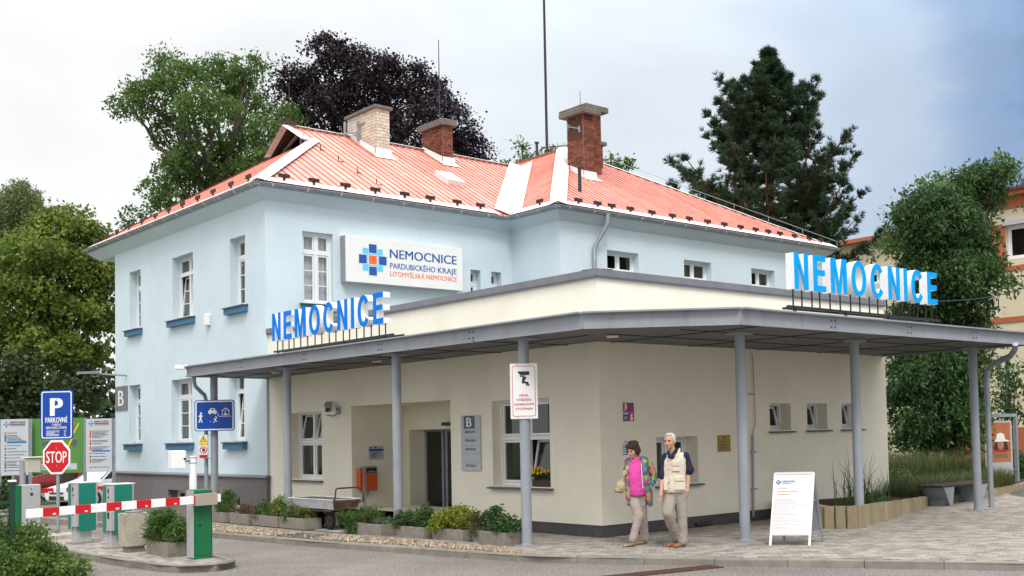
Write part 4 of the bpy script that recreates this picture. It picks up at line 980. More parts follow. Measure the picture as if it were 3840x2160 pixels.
mb = MB(); mb.box(-.012, -.001, -.001, .25, 0, 1.2); obj('edge_trim', mb, m_gray_lt, t)
logo((.80, -.004, .62), (1, 0, 0), (0, 0, 1), (0, -1, 0), .265, t)
for s_, z, h, w, m in (('NEMOCNICE', .72, .235, 2.13, m_logo_navy), ('LITOMYŠLSKÁ NEMOCNICE', .235, .125, 2.13, m_logo_orange)):
    mb = MB(); text(mb, s_, (1.32, -.004, z), (1, 0, 0), (0, 0, 1), h, w, 'l', .03 if h > .2 else .016); obj('lettering', mb, m, t)

for s_, x, w in (('PARDUBICKÉHO', 1.32, 1.42), ('KRAJE', 2.83, .62)): mb = MB(); text(mb, s_, (x, -.004, .44), (1, 0, 0), (0, 0, 1), .15, w, 'l', .02); obj('lettering', mb, m_logo_navy, t)

# ---------------------------------------------------------------- plates and fittings on the cream walls
def plate(name, label, cat, o, u, n, w, h, m, th=.012):
    """flat plate; o = lower left corner on the wall"""
    t = thing(name, label, cat, o); u, n = Vector(u), Vector(n); Z = Vector((0, 0, 1)); mb = MB()
    mb.obox(u * w / 2 + Z * h / 2 + n * (th / 2 + .003), u, n, Z, w / 2, th / 2, h / 2); obj('plate', mb, m, t)
    return t, n * (th + .006), u, Z
def lines(mb, o, u, v, x0, x1, y0, y1, n, rnd_, hgt=.5):
    st = (y1 - y0) / n
    for i in range(n):
        y = y1 - (i + .5) * st; e = x0 + (x1 - x0) * rnd_.uniform(.45, 1); x = x0
        while x < e:
            w = rnd_.uniform(.02, .06) * (x1 - x0) * 1.6; rect(mb, o, u, v, x, min(x + w, e), y - st * hgt / 2, y + st * hgt / 2); x += w + (x1 - x0) * .012
R3 = random.Random(5)
t, f, u, Z = plate('directory_plate', 'grey directory plate headed B on the cream wall beside the entrance', 'sign', (0, 3.99, 1.07), (0, -1, 0), (-1, 0, 0), .62, 1.05, m_silver, .03)
mb = MB(); rect(mb, f, u, Z, .10, .46, .80, 1.04); obj('heading', mb, M('slate_blue', (.08, .12, .16), .5), t)
mb = MB(); text(mb, 'B', f + Vector((-.002, 0, 0)) + u * .28 + Z * .835, u, Z, .17, .16, bold=.05); obj('lettering', mb, m_sign_white, t)
for s_, z in (('ŘEDITELSTVÍ', .71), ('POKLADNA', .55), ('PODATELNA', .385), ('VRÁTNICE', .07)): mb = MB(); text(mb, s_, f + u * .31 + Z * z, u, Z, .045, .33, bold=.02); obj('lettering', mb, m_text_dark, t)
for z in (.80, .635, .475, .315, .16): mb = MB(); rect(mb, f, u, Z, .005, .615, z - .004, z + .004); obj('slat_joint', mb, m_gray, t)
t, f, u, Z = plate('info_plate', 'pale notice plate with blue band on the recess wall above the orange letter box', 'sign', (.42, 8.228, 1.245), (1, 0, 0), (0, -1, 0), .37, .30, m_silver)
mb = MB(); rect(mb, f, u, Z, 0, .31, .19, .235); obj('blue_band', mb, m_sign_blue, t)
mb = MB(); rect(mb, f, u, Z, .31, .37, .19, .235); obj('green_band', mb, m_green, t)
mb = MB(); rect(mb, f, u, Z, .14, .19, .25, .285); rect(mb, f, u, Z, .02, .05, .25, .285); lines(mb, f, u, Z, .05, .33, .03, .17, 7, R3); obj('lettering', mb, m_text_dark, t)
t, f, u, Z = plate('coat_of_arms', 'red and blue quartered coat of arms plaque on the cream front wall', 'plaque', (.50, 0, 1.91), (1, 0, 0), (0, -1, 0), .28, .34, m_sign_white)
for x, z, m in ((.01, .17, m_sign_red), (.14, .17, m_sign_blue), (.01, .01, m_sign_blue), (.14, .01, m_sign_red)): mb = MB(); rect(mb, f, u, Z, x, x + .128, z, z + .155); obj('quarter', mb, m, t)
f2 = f + Vector((0, -.001, 0)); mb = MB()
flat(mb, f2, u, Z, [(.04, .19), (.06, .22), (.05, .25), (.07, .26), (.05, .29), (.07, .31), (.10, .3), (.09, .27), (.12, .25), (.09, .24), (.10, .2), (.08, .21)])
flat(mb, f2, u, Z, [(.19, .02), (.17, .06), (.2, .08), (.18, .11), (.21, .14), (.24, .12), (.22, .09), (.25, .06), (.23, .03)]); rect(mb, f2, u, Z, .02, .13, .13, .15); obj('charge', mb, m_sign_white, t)
mb = MB(); disc(mb, f2, u, Z, .075, .065, .035); obj('gold_disc', mb, M('gold_paint', (.6, .35, .08), .5), t)
mb = MB(); flat(mb, f2, u, Z, [(.16, .22), (.18, .28), (.2, .31), (.23, .28), (.25, .22), (.22, .19), (.19, .19)]); obj('chequered_eagle', mb, m_sign_red, t)
t, f, u, Z = plate('paper_notice', 'white paper notice with small logo on the cream wall behind the woman', 'notice', (.45, 0, 1.31), (1, 0, 0), (0, -1, 0), .38, .30, m_sign_white, .006)
mb = MB(); text(mb, 'NEMOCNICE', f + u * .24 + Z * .255, u, Z, .022, .15, bold=.02); lines(mb, f, u, Z, .04, .36, .03, .22, 5, R3); obj('lettering', mb, m_logo_navy, t)
logo(f + u * .11 + Z * .262, u, Z, (0, -1, 0), .016, t)
t, f, u, Z = plate('brass_plaque', 'brass coloured plaque on the cream wall left of the round post', 'plaque', (2.89, 0, 1.33), (1, 0, 0), (0, -1, 0), .345, .305, M('brass_plate', (.30, .20, .045), .4, metal=.4, var=.08))
mb = MB(); rect(mb, f, u, Z, .15, .2, .235, .275); lines(mb, f, u, Z, .04, .3, .04, .2, 6, R3, .35); obj('lettering', mb, M('dark_brown_ink', (.06, .035, .015), .6), t)
# security camera on the cream wall
t = thing('security_camera', 'grey bullet security camera on bracket above the left ground floor window', 'security camera', (0, 8.75, 2.3))
mb = MB(); mb.box(-.05, 0, -.06, .06, -.02, .12); mb.tube([(-.03, 0, .0), (-.12, .06, -.06), (-.22, .16, -.04)], .018, 6); obj('bracket', mb, m_zinc, t)
mb = MB(); d_ = Vector((-.55, -.75, -.25)).normalized(); mb.obox((-.2, .12, .12), d_, d_.cross(Vector((0, 0, 1))).normalized(), Vector((0, 0, 1)), .14, .06, .06); obj('housing', mb, m_zinc, t)
mb = MB(); mb.obox(Vector((-.2, .12, .12)) + d_ * .143, d_, d_.cross(Vector((0, 0, 1))).normalized(), Vector((0, 0, 1)), .004, .04, .04); obj('lens', mb, m_black, t)
mb = MB(); mb.obox((-.2, .14, .21), d_, d_.cross(Vector((0, 0, 1))).normalized(), Vector((0, 0, 1)), .19, .075, .012); obj('sun_shield', mb, m_gray, t)
# orange letter box on a bent pipe, in the entrance recess
t = thing('letter_box', 'orange letter box with grey steel frame in the entrance recess', 'letter box', (.33, 8.1, 0))
m_or = M('letterbox_orange', (.62, .095, .012), .45, var=.05)
mb = MB(); mb.bbox(-.17, .17, -.10, .09, .56, 1.10, .008); obj('casing', mb, m_zinc, t)
mb = MB(); mb.box(-.11, .145, -.13, -.101, .60, .95); obj('door', mb, m_or, t)
mb = MB(); mb.box(-.11, .14, -.112, -.101, .965, 1.07); obj('slot', mb, m_dark, t)
mb = MB(); mb.box(-.08, .1, -.13, -.112, .985, 1.0); obj('flap', mb, m_alu, t)
mb = MB(); mb.box(-.235, -.171, -.06, .09, .60, 1.07); obj('side_panel', mb, m_or, t)
mb = MB(); mb.tube([(.0, .02, .58), (.0, .02, .52), (-.1, .02, .40), (-.1, .02, .0)], .028, 8); obj('pipe', mb, m_gray, t, smooth=True)

# ---------------------------------------------------------------- round-corner traffic plates
def rrect(w, h, r, n=5):
    pts = []
    for cx, cy, a in ((w / 2 - r, h / 2 - r, 0), (-w / 2 + r, h / 2 - r, pi / 2), (-w / 2 + r, -h / 2 + r, pi), (w / 2 - r, -h / 2 + r, 3 * pi / 2)):
        pts += [(cx + r * math.cos(a + pi / 2 * i / n), cy + r * math.sin(a + pi / 2 * i / n)) for i in range(n + 1)]
    return pts
TC = -Vector((FW.x, FW.y, 0)).normalized(); TR = Vector((RT.x, RT.y, 0)).normalized()      # towards the street, and to the right along it
def facing(d): d = Vector((d[0], d[1], 0)).normalized(); return d, Vector((-d.y, d.x, 0))
def sign_plate(t, c, n, u, outline, m, th=.02, name='plate', back=None):
    mb = MB(); Z = Vector((0, 0, 1)); mb.prism(outline, Vector(c), u, Z, -Vector(n) * th); return obj(name, mb, m, t)
def layer(t, name, m, c, n, u, pts, k=1):
    mb = MB(); flat(mb, Vector(c) + Vector(n) * .0018 * k, u, Vector((0, 0, 1)), pts); return obj(name, mb, m, t)
Z = Vector((0, 0, 1))
# play street sign on the leftmost canopy post
n_, u_ = facing(TC * .95 + TR * .1)
base = Vector((-1.72, 11.6, 2.335)) 
t = thing('residential_zone_sign', 'blue sign with pedestrian, car, child and house on the leftmost canopy post', 'sign', base)
c = Vector((.05, -.06, 0))
sign_plate(t, c, n_, u_, rrect(.90, .72, .06), m_sign_blue); layer(t, 'border', m_sign_white, c, n_, u_, rrect(.86, .68, .05)); layer(t, 'field', m_sign_blue, c, n_, u_, rrect(.80, .62, .03), 2)
def pic(pts, sc=1, ox=0, oy=0): return [(ox + a * sc, oy + b * sc) for a, b in pts]
walker = [(0, 0), (.12, 0), (.22, .35), (.33, 0), (.45, 0), (.32, .5), (.32, .72), (.45, .62), (.5, .68), (.33, .92), (.15, .92), (.0, .68), (.06, .62), (.17, .72), (.15, .5)]
layer(t, 'pictogram', m_sign_white, c, n_, u_, pic(walker, .2, -.36, -.16), 3); layer(t, 'pictogram', m_sign_white, c, n_, u_, [(-.30 + .025 * math.cos(a), .055 + .025 * math.sin(a)) for a in [2 * pi * i / 12 for i in range(12)]], 3)
layer(t, 'pictogram', m_sign_white, c, n_, u_, [(-.14, .05), (-.14, .11), (-.11, .12), (-.09, .17), (.0, .17), (.02, .12), (.05, .11), (.05, .05), (.03, .05), (.03, .03), (.0, .03), (0, .05), (-.09, .05), (-.09, .03), (-.12, .03), (-.12, .05)], 3)
layer(t, 'pictogram', m_sign_blue, c, n_, u_, [(-.08, .125), (-.07, .155), (-.02, .155), (-.01, .125)], 4)
run = [(0, 0), (.1, 0), (.3, .3), (.42, .18), (.6, .18), (.6, .26), (.46, .27), (.36, .45), (.44, .6), (.6, .72), (.55, .78), (.36, .68), (.2, .58), (.1, .66), (.04, .6), (.2, .48), (.24, .38)]
layer(t, 'pictogram', m_sign_white, c, n_, u_, pic(run, .16, -.03, -.17), 3); layer(t, 'pictogram', m_sign_white, c, n_, u_, [(.035 + .016 * math.cos(a), -.03 + .016 * math.sin(a)) for a in [2 * pi * i / 10 for i in range(10)]], 3); layer(t, 'pictogram', m_sign_white, c, n_, u_, [(-.09 + .01 * math.cos(a), -.14 + .01 * math.sin(a)) for a in [2 * pi * i / 8 for i in range(8)]], 3)
layer(t, 'pictogram', m_sign_white, c, n_, u_, [(.17, .0), (.33, .0), (.33, .1), (.35, .1), (.25, .18), (.15, .1), (.17, .1)], 3); layer(t, 'pictogram', m_sign_blue, c, n_, u_, [(.182, .012), (.318, .012), (.318, .1), (.25, .16), (.182, .1)], 4)
layer(t, 'pictogram', m_sign_white, c, n_, u_, [(.225, .012), (.27, .012), (.27, .06), (.225, .06)], 5); layer(t, 'pictogram', m_sign_white, c, n_, u_, [(.235, .09), (.262, .09), (.262, .115), (.235, .115)], 5)
layer(t, 'pictogram', m_sign_white, c, n_, u_, [(.06, .07), (.07, .07), (.09, .0), (.12, -.02), (.37, -.02), (.37, -.03), (.11, -.03), (.08, -.005)], 3)
mb = MB(); mb.bar(Vector((.05, -.02, -.1)), Vector((.13, .15, -.1)), .05, .03); mb.bar(Vector((.05, -.02, .2)), Vector((.13, .15, .2)), .05, .03); obj('clamp', mb, m_zinc, t)
# yellow and red warning strip beside it
t = thing('warning_strip', 'narrow yellow and red warning plate clamped below the blue zone sign', 'sign', (-1.85, 11.75, 1.62)); c = Vector((0, 0, 0))
sign_plate(t, c, n_, u_, [(-.095, -.27), (.095, -.27), (.095, .27), (-.095, .27)], m_sign_white, .008)
m_yel = M('warning_yellow', (.80, .55, .0), .5, var=.03)
layer(t, 'triangle_edge', m_text_dark, c, n_, u_, [(-.085, .11), (.085, .11), (0, .26)]); layer(t, 'triangle', m_yel, c, n_, u_, [(-.068, .12), (.068, .12), (0, .24)], 2); layer(t, 'mark', m_text_dark, c, n_, u_, [(-.008, .145), (.008, .145), (.012, .205), (-.012, .205)], 3)
layer(t, 'yellow_band', m_yel, c, n_, u_, [(-.09, .025), (.09, .025), (.09, .095), (-.09, .095)]); layer(t, 'red_band', m_sign_red, c, n_, u_, [(-.09, -.265), (.09, -.265), (.09, -.19), (-.09, -.19)])
ci = [(math.cos(2 * pi * i / 24), math.sin(2 * pi * i / 24)) for i in range(24)]
layer(t, 'ban_ring', m_sign_red, c, n_, u_, [(.085 * a, -.08 + .085 * b) for a, b in ci]); layer(t, 'ban_field', m_sign_white, c, n_, u_, [(.064 * a, -.08 + .064 * b) for a, b in ci], 2); layer(t, 'hand', m_text_dark, c, n_, u_, [(-.02, -.12), (.03, -.12), (.045, -.07), (.03, -.04), (.0, -.035), (-.03, -.06)], 3); layer(t, 'ban_bar', m_sign_red, c, n_, u_, [(-.06, -.035), (-.048, -.024), (.06, -.125), (.048, -.136)], 4)
mb = MB(); mb.bar((0, .01, .27), (.26, 0, .27), .012); mb.bar((0, .01, -.28), (.26, 0, -.28), .012); obj('strap', mb, m_zinc, t)
# camera-surveillance sign on the middle post
n_, u_ = facing(TC * .98 + TR * .05)
t = thing('surveillance_sign', 'white sign with black camera and red Czech text on the middle canopy post', 'sign', (-1.585, 0, 1.985)); c = n_ * .10 + Z * .43
sign_plate(t, c, n_, u_, rrect(.425, .865, .012), m_sign_white, .012)
layer(t, 'border', m_sign_red, c, n_, u_, rrect(.36, .79, .03)); layer(t, 'field', m_sign_white, c, n_, u_, rrect(.343, .773, .025), 2)
for pts in ([(-.09, .31), (.09, .31), (.09, .25), (-.06, .25), (-.06, .262), (-.09, .29)], [(-.06, .245), (.02, .245), (.02, .225), (-.06, .225)], [(-.02, .222), (.05, .222), (.01, .15), (.05, .15), (.05, .12), (-.03, .12), (-.03, .15)], [(.03, .12), (.06, .15), (.09, .1), (.075, .07), (.06, .1), (.045, .06)]): layer(t, 'pictogram', m_text_dark, c, n_, u_, pts, 3)
for s_, z in (('AREÁL', -.085), ('STŘEŽEN', -.155), ('KAMEROVÝM', -.225), ('SYSTÉMEM', -.295)):
    mb = MB(); text(mb, s_, c + n_ * .006 + Z * z, u_, Z, .036, {'KAMEROVÝM': .30, 'AREÁL': .155, 'STŘEŽEN': .22, 'SYSTÉMEM': .26}[s_], bold=.026); obj('lettering', mb, m_sign_red, t)
for x in (-.1, .1):
    for z in (.41, -.41): mb = MB(); p_ = c + u_ * x + Z * z; mb.cyl(p_, p_ + n_ * .006, .008, n=8); obj('screw', mb, m_zinc, t)

# ---------------------------------------------------------------- parking and stop sign on one pole
t = thing('stop_sign', 'grey pole carrying a blue parking plate above a red STOP sign', 'traffic sign', (-5.87, 8.65, 0))
mb = MB(); mb.cyl((0, 0, 0), (0, 0, 2.7), .032, n=12); obj('pole', mb, m_zinc, t, smooth=True)
mb = MB(); mb.bbox(-.3, .3, -.24, .24, .0, .09, .02); obj('foot', mb, m_conc_pale, t)
n_, u_ = facing(TC); c = n_ * .05 + Z * 2.305
p = obj('parking_plate', MB().prism(rrect(.605, .915, .05), c, u_, Z, -n_ * .02), m_sign_blue, t)
layer(p, 'border', m_sign_white, c, n_, u_, rrect(.565, .875, .04)); layer(p, 'field', m_sign_blue, c, n_, u_, rrect(.525, .835, .03), 2)
for s_, z, h, w, b in (('P', -.02, .33, .2, .075), ('PARKOVNÉ', -.145, .095, .41, .028), ('V AREÁLU', -.205, .042, .17, .02), ('NEMOCNICE LITOMYŠL', -.265, .045, .39, .02)): mb = MB(); text(mb, s_, c + n_ * .006 + Z * z, u_, Z, h, w, bold=b); obj('lettering', mb, m_sign_white, p)
mb = MB(); lines(mb, c + n_ * .006, u_, Z, -.19, .12, -.40, -.29, 5, R3, .45); lines(mb, c + n_ * .006, u_, Z, .14, .19, -.40, -.29, 5, R3, .45); obj('tariff', mb, m_sign_white, p)
c = n_ * .055 + Z * 1.515; oc_ = lambda r: [(r * math.cos(pi / 8 + pi / 4 * i), r * math.sin(pi / 8 + pi / 4 * i)) for i in range(8)]
p = obj('stop_plate', MB().prism([(a * .80, b * 1.0) for a, b in oc_(.342)], c, u_, Z, -n_ * .02), m_sign_white, t)
layer(p, 'red_field', m_sign_red, c, n_, u_, [(a * .80, b * 1.0) for a, b in oc_(.302)])
mb = MB(); text(mb, 'STOP', c + n_ * .004 - Z * .105, u_, Z, .21, .38, bold=.012); obj('lettering', mb, m_sign_white, p)
mb = MB(); 
for z in (1.35, 1.68, 2.0, 2.6): mb.box(-.045, .045, -.045, .045, z - .02, z + .02)
obj('clamp', mb, m_zinc, t)

# ---------------------------------------------------------------- barriers and terminals on the island
def boom(t, a, b, n, off, h=.125, th=.045, nst=10, first=True):
    a, b = Vector(a), Vector(b); d = (b - a) / nst; up = Vector((0, 0, 1)); nn = Vector(n)
    for i in range(nst):
        w_ = (i % 2 == 0) if first else (i % 2 == 1)
        mb = MB(); c = a + d * (i + .5); mb.obox(c, d.normalized(), nn, up, d.length / 2 - .0005, th / 2, h / 2)
        s = obj('boom_stripe', mb, m_white if w_ else m_sign_red, t)
        if not w_:
            mb = MB(); lines(mb, c + nn * (th / 2 + .002) + up * -.045, d.normalized(), up, .02, d.length / 2 - .03, 0, .03, 1, R3, .7); obj('maker_mark', mb, m_sign_white, s)
t = thing('barrier', 'green barrier cabinet at the island tip with red and white boom arm', 'barrier', (-5.59, 2.80, 0))
mb = MB(); mb.bbox(-.14, .14, -.12, .14, 0, 1.03, .012); obj('cabinet', mb, m_green, t)
mb = MB(); mb.box(-.148, -.141, -.115, .135, .02, 1.02); obj('side_strip', mb, m_alu, t)
mb = MB(); mb.cyl((-.05, -.12, .5), (-.05, -.128, .5), .018, n=10); obj('lock', mb, m_black, t)
for za, zb in ((.05, .052), (.70, .703)): mb = MB(); mb.box(-.125, .125, -.1215, -.1202, za, zb + .004); obj('door_seam', mb, m_black, t)
for xa in (-.125, .121): mb = MB(); mb.box(xa, xa + .004, -.1215, -.1202, .056, .70); obj('door_seam', mb, m_black, t)
boom(t, (-2.43, -.19, .835), (.23, -.19, .895), (0, -1, 0), 0, .115, .05, 13)
mb = MB(); mb.obox((-.0, -.20, .885), (1, 0, .02), (0, 1, 0), (0, 0, 1), .16, .055, .085); obj('arm_clamp', mb, M('beige_clamp', (.36, .30, .24), .6), t)
t = thing('plate_camera', 'white camera box on a white pole behind the green barrier cabinet', 'camera', (-5.62, 2.98, 0))
mb = MB(); mb.cyl((0, 0, 0), (0, 0, 1.53), .055, n=14); obj('pole', mb, m_white, t, smooth=True)
mb = MB(); mb.bbox(-.32, -.10, -.02, .16, 1.36, 1.62, .02); obj('housing', mb, m_white, t)
mb = MB(); mb.cyl((-.13, -.03, 1.49), (-.13, -.02, 1.49), .018, n=10); mb.bar((-.12, -.03, 1.45), (-.05, -.02, 1.46), .015); obj('lens', mb, m_black, t)
mb = MB(); mb.cyl((0, 0, 1.5), (0, 0, 1.512), .06, n=14); mb.cyl((0, 0, 1.42), (0, 0, 1.432), .06, n=14); obj('strap', mb, m_zinc, t)
t = thing('barrier', 'grey and green barrier cabinet with far boom arm behind the left bush', 'barrier', (-5.56, 11.7, 0))
mb = MB(); mb.bbox(-.16, .2, -.14, .14, 0, .93, .012); obj('cabinet', mb, m_alu, t)
mb = MB(); mb.box(-.26, -.161, -.13, .15, .0, .92); obj('side_panel', mb, m_green, t)
mb = MB(); mb.box(.0, .05, -.146, -.14, .70, .76); mb.cyl((.02, -.146, .84), (.02, -.14, .84), .012, n=8); obj('label', mb, m_dark, t)
boom(t, (.2, -.1, .79), (1.95, -.1, .77), (0, -1, 0), 0, .095, .05, 7, first=False)
t = thing('plate_camera', 'beige camera box on a grey pole above the far barrier cabinet', 'camera', (-5.6, 11.95, 0))
mb = MB(); mb.cyl((0, 0, 0), (0, 0, 1.42), .06, n=14); obj('pole', mb, m_gray_lt, t, smooth=True)
mb = MB(); mb.bbox(.02, .3, -.2, .06, 1.18, 1.48, .02); obj('housing', mb, M('beige_housing', (.45, .43, .36), .5), t)
mb = MB(); mb.box(.0, .34, -.24, .08, 1.485, 1.505); obj('sun_shield', mb, m_white, t)
def terminal(label, x, y, w=.3):
    t = thing('ticket_terminal', label, 'ticket terminal', (x, y, 0), 0, 'ticket terminals on the island')
    mb = MB(); mb.bbox(-.15, .12, -.10, .12, 0, .30, .01); mb.bbox(-.19, .2, -.17, .17, .30, 1.06, .012); obj('body', mb, m_alu, t)
    mb = MB(); mb.bbox(-.12, .16, -.195, -.172, .22, 1.05, .004); obj('door', mb, m_teal, t)
    mb = MB(); mb.box(-.2, -.191, .02, .15, .25, 1.04); obj('side_panel', mb, m_teal, t)
    mb = MB(); mb.box(-.197, -.191, -.12, -.08, .84, .87); mb.box(-.197, -.191, -.13, -.05, .5, .6); mb.box(-.197, -.191, -.11, -.07, .92, .99); obj('slot', mb, m_black, t)
    mb = MB(); mb.box(-.2, .21, -.18, .18, 1.061, 1.075); obj('lid', mb, m_white, t)
    mb = MB(); mb.cyl((.13, -.196, .62), (.13, -.203, .62), .012, n=10); obj('lock', mb, m_black, t)
    mb = MB(); mb.box(-.23, .23, -.2, .2, .0, .02); obj('base_plate', mb, m_conc, t)
    return t
terminal('teal and grey ticket terminal nearest the stop sign pole', -5.86, 7.28)
terminal('teal and grey ticket terminal behind the concrete litter bin', -5.78, 5.72)
t = thing('litter_bin', 'square exposed-concrete litter bin with metal insert on the island', 'litter bin', (-5.86, 4.78, 0), .0)
mb = MB(); mb.bbox(-.13, .13, -.13, .13, 0, .12, .01); obj('foot', mb, m_conc, t)
mb = MB(); b0, b1 = .185, .172
mb.add([(x * b1, y * b1, .1) for x, y in ((-1, -1), (1, -1), (1, 1), (-1, 1))] + [(x * b0, y * b0, .62) for x, y in ((-1, -1), (1, -1), (1, 1), (-1, 1))] + [(x * .13, y * .13, .62) for x, y in ((-1, -1), (1, -1), (1, 1), (-1, 1))] + [(x * .13, y * .13, .4) for x, y in ((-1, -1), (1, -1), (1, 1), (-1, 1))], [(3, 2, 1, 0)] + [(k + i, k + (i + 1) % 4, k + 4 + (i + 1) % 4, k + 4 + i) for k in (0, 4, 8) for i in range(4)] + [(12, 13, 14, 15)]); obj('casing', mb, m_conc_pale, t)
for sx in (-1, 1):
    mb = MB(); mb.add([(sx * .1755, -.12, .16), (sx * .1755, .12, .16), (sx * .1875, .12, .56), (sx * .1875, -.12, .56)], [(0, 1, 2, 3)]); obj('panel', mb, m_conc_pale, t)
    mb = MB(); mb.add([(-.12, sx * .1755, .16), (.12, sx * .1755, .16), (.12, sx * .1875, .56), (-.12, sx * .1875, .56)], [(0, 1, 2, 3)]); obj('panel', mb, m_conc_pale, t)
mb = MB(); mb.lathe((0, 0, .6), [(.115, 0), (.128, .05), (.115, .055), (.105, .0)], 20, caps=False); obj('insert', mb, m_zinc, t, smooth=True)
# ---------------------------------------------------------------- concrete troughs
def trough(label, x0, x1, y0, y1, h=.21, z=0, mat=None):
    cx, cy = (x0 + x1) / 2, (y0 + y1) / 2; t = thing('planter_trough', label, 'planter', (cx, cy, z), 0, 'concrete troughs'); w, l = (x1 - x0) / 2, (y1 - y0) / 2; b = .045; mb = MB()
    o0 = [(-w * .97, -l * .985), (w * .97, -l * .985), (w * .97, l * .985), (-w * .97, l * .985)]; o1 = [(-w, -l), (w, -l), (w, l), (-w, l)]; i1 = [(-w + b, -l + b), (w - b, -l + b), (w - b, l - b), (-w + b, l - b)]
    mb.add([(*p, 0) for p in o0] + [(*p, h) for p in o1] + [(*p, h) for p in i1] + [(*p, h - .05) for p in i1], [(3, 2, 1, 0)] + [(k + i, k + (i + 1) % 4, k + 4 + (i + 1) % 4, k + 4 + i) for k in (0, 4, 8) for i in range(4)]); obj('shell', mb, mat or m_conc, t)
    mb = MB(); mb.quad((-w + b, -l + b, h - .03), (w - b, -l + b, h - .03), (w - b, l - b, h - .03), (-w + b, l - b, h - .03)); obj('soil', mb, m_soil, t)
    return t
trough('concrete trough of green rose stems right beside the middle canopy post', -1.86, -1.52, .19, 1.08)
trough('concrete trough spilling yellow-green shrub, second from the middle post', -1.97, -1.62, 1.19, 2.08)
trough('concrete trough with two mounds of tiny pink flowers', -2.06, -1.72, 2.2, 3.06)
trough('nearly bare concrete trough with one small bluish plant', -2.15, -1.8, 3.42, 4.25)
trough('concrete trough left of the trolley wheels with dark conifer and yellow bush', -2.24, -1.88, 6.06, 7.13)
trough('concrete trough at the second canopy post with conifer and upright yellow twigs', -2.26, -1.9, 7.17, 8.31)
trough('concrete trough of brown withered heather', -2.33, -1.98, 8.36, 9.22)
trough('concrete trough with dark dwarf pine behind the green barrier', -2.36, -2.0, 9.42, 10.35)
trough('weathered concrete planter with dwarf mountain pine on the traffic island', -5.88, -5.48, 3.3, 4.2, .22, 0)

# ---------------------------------------------------------------- luggage trolley
t = thing('hand_trolley', 'old tin-tray hand trolley with rusty handle and rubber wheels', 'trolley', (-1.78, 6.2, 0))
def tray(mb):
    z0, z1 = .40, .58; a, b = (.30, 1.02), (.27, .95)
    O = [(-.30, -.95), (.30, -.95), (.30, .85), (-.30, .85)]; I = [(-.25, -.88), (.25, -.88), (.25, .76), (-.25, .76)]
    mb.add([(*p, z1) for p in O] + [(*p, z0) for p in I], [(4, 5, 6, 7)] + [(i, (i + 1) % 4, 4 + (i + 1) % 4, 4 + i) for i in range(4)])
    for p, q in zip(O, O[1:] + O[:1]): mb.tube([(*p, z1), (*q, z1)], .012, 6)
mb = MB(); mb.add([(x * .975, y * .985, .578) for x, y in ((-.30, -.95), (.30, -.95), (.30, .85), (-.30, .85))] + [(x * .95, y * .98, .415) for x, y in ((-.25, -.88), (.25, -.88), (.25, .76), (-.25, .76))], [(7, 6, 5, 4)] + [(4 + i, 4 + (i + 1) % 4, (i + 1) % 4, i) for i in range(4)]); obj('tray_lining', mb, M('dull_zinc_lining', (.13, .125, .115), .7, metal=.2, var=.3, vscale=5, stain=(.07, .04, .025), stain_scale=3, stain_amt=.8), t)
mb = MB(); tray(mb); obj('tray', mb, M('scuffed_tin', (.62, .64, .66), .45, metal=.25, var=.15, vscale=4, stain=(.16, .09, .05), stain_scale=2.2, stain_amt=.9), t)
mb = MB(); mb.add([(-.29, -.957, .57), (.29, -.957, .57), (.245, -.889, .405), (-.245, -.889, .405)], [(0, 1, 2, 3)]); obj('end_panel', mb, M('rust_stained_tin', (.17, .10, .065), .7, metal=.2, var=.4, vscale=6, stain=(.30, .28, .26), stain_scale=3, stain_amt=.7), t)
mb = MB(); mb.tube([(-.3, -1.0, .55), (-.29, -1.03, .66), (-.25, -.98, .78), (-.2, -.95, .80), (.2, -.95, .80), (.26, -.98, .78), (.3, -1.03, .68), (.3, -1.02, .55)], .016, 8); mb.tube([(-.32, -1.02, .53), (.32, -1.02, .53)], .014, 6); obj('handle', mb, m_rust, t, smooth=True)
mb = MB(); mb.tube([(-.24, -.8, .36), (-.24, .72, .36)], .016, 6); mb.tube([(.24, -.8, .36), (.24, .72, .36)], .016, 6); mb.tube([(-.26, .35, .34), (.26, .35, .34)], .02, 6); mb.tube([(-.26, -.55, .34), (.26, -.55, .34)], .02, 6)
for x, y in ((-.1, .35), (.1, .35), (-.1, -.55), (.1, -.55)): mb.bar((x, y, .36), (x, y, .16), .025, .05)
obj('chassis', mb, m_rust, t)
for x, y in ((-.14, .36), (.14, .36), (-.14, -.55), (.14, -.55)):
    w = MB(); k = 22
    prof = [(.165, -.03), (.18, -.018), (.18, .018), (.165, .03), (.11, .03), (.11, -.03)]
    vs = [(x + q[1], y + q[0] * math.cos(2 * pi * i / k), .18 + q[0] * math.sin(2 * pi * i / k)) for i in range(k) for q in prof]
    w.add(vs, [(i * 6 + j, ((i + 1) % k) * 6 + j, ((i + 1) % k) * 6 + (j + 1) % 6, i * 6 + (j + 1) % 6) for i in range(k) for j in range(6)]); wo = obj('wheel', w, m_rubber, t, smooth=True)
    h = MB(); h.cyl((x - .02, y, .18), (x + .02, y, .18), .112, n=18); h.cyl((x - .04, y, .18), (x + .04, y, .18), .03, n=10); obj('rim', h, m_rust, wo)

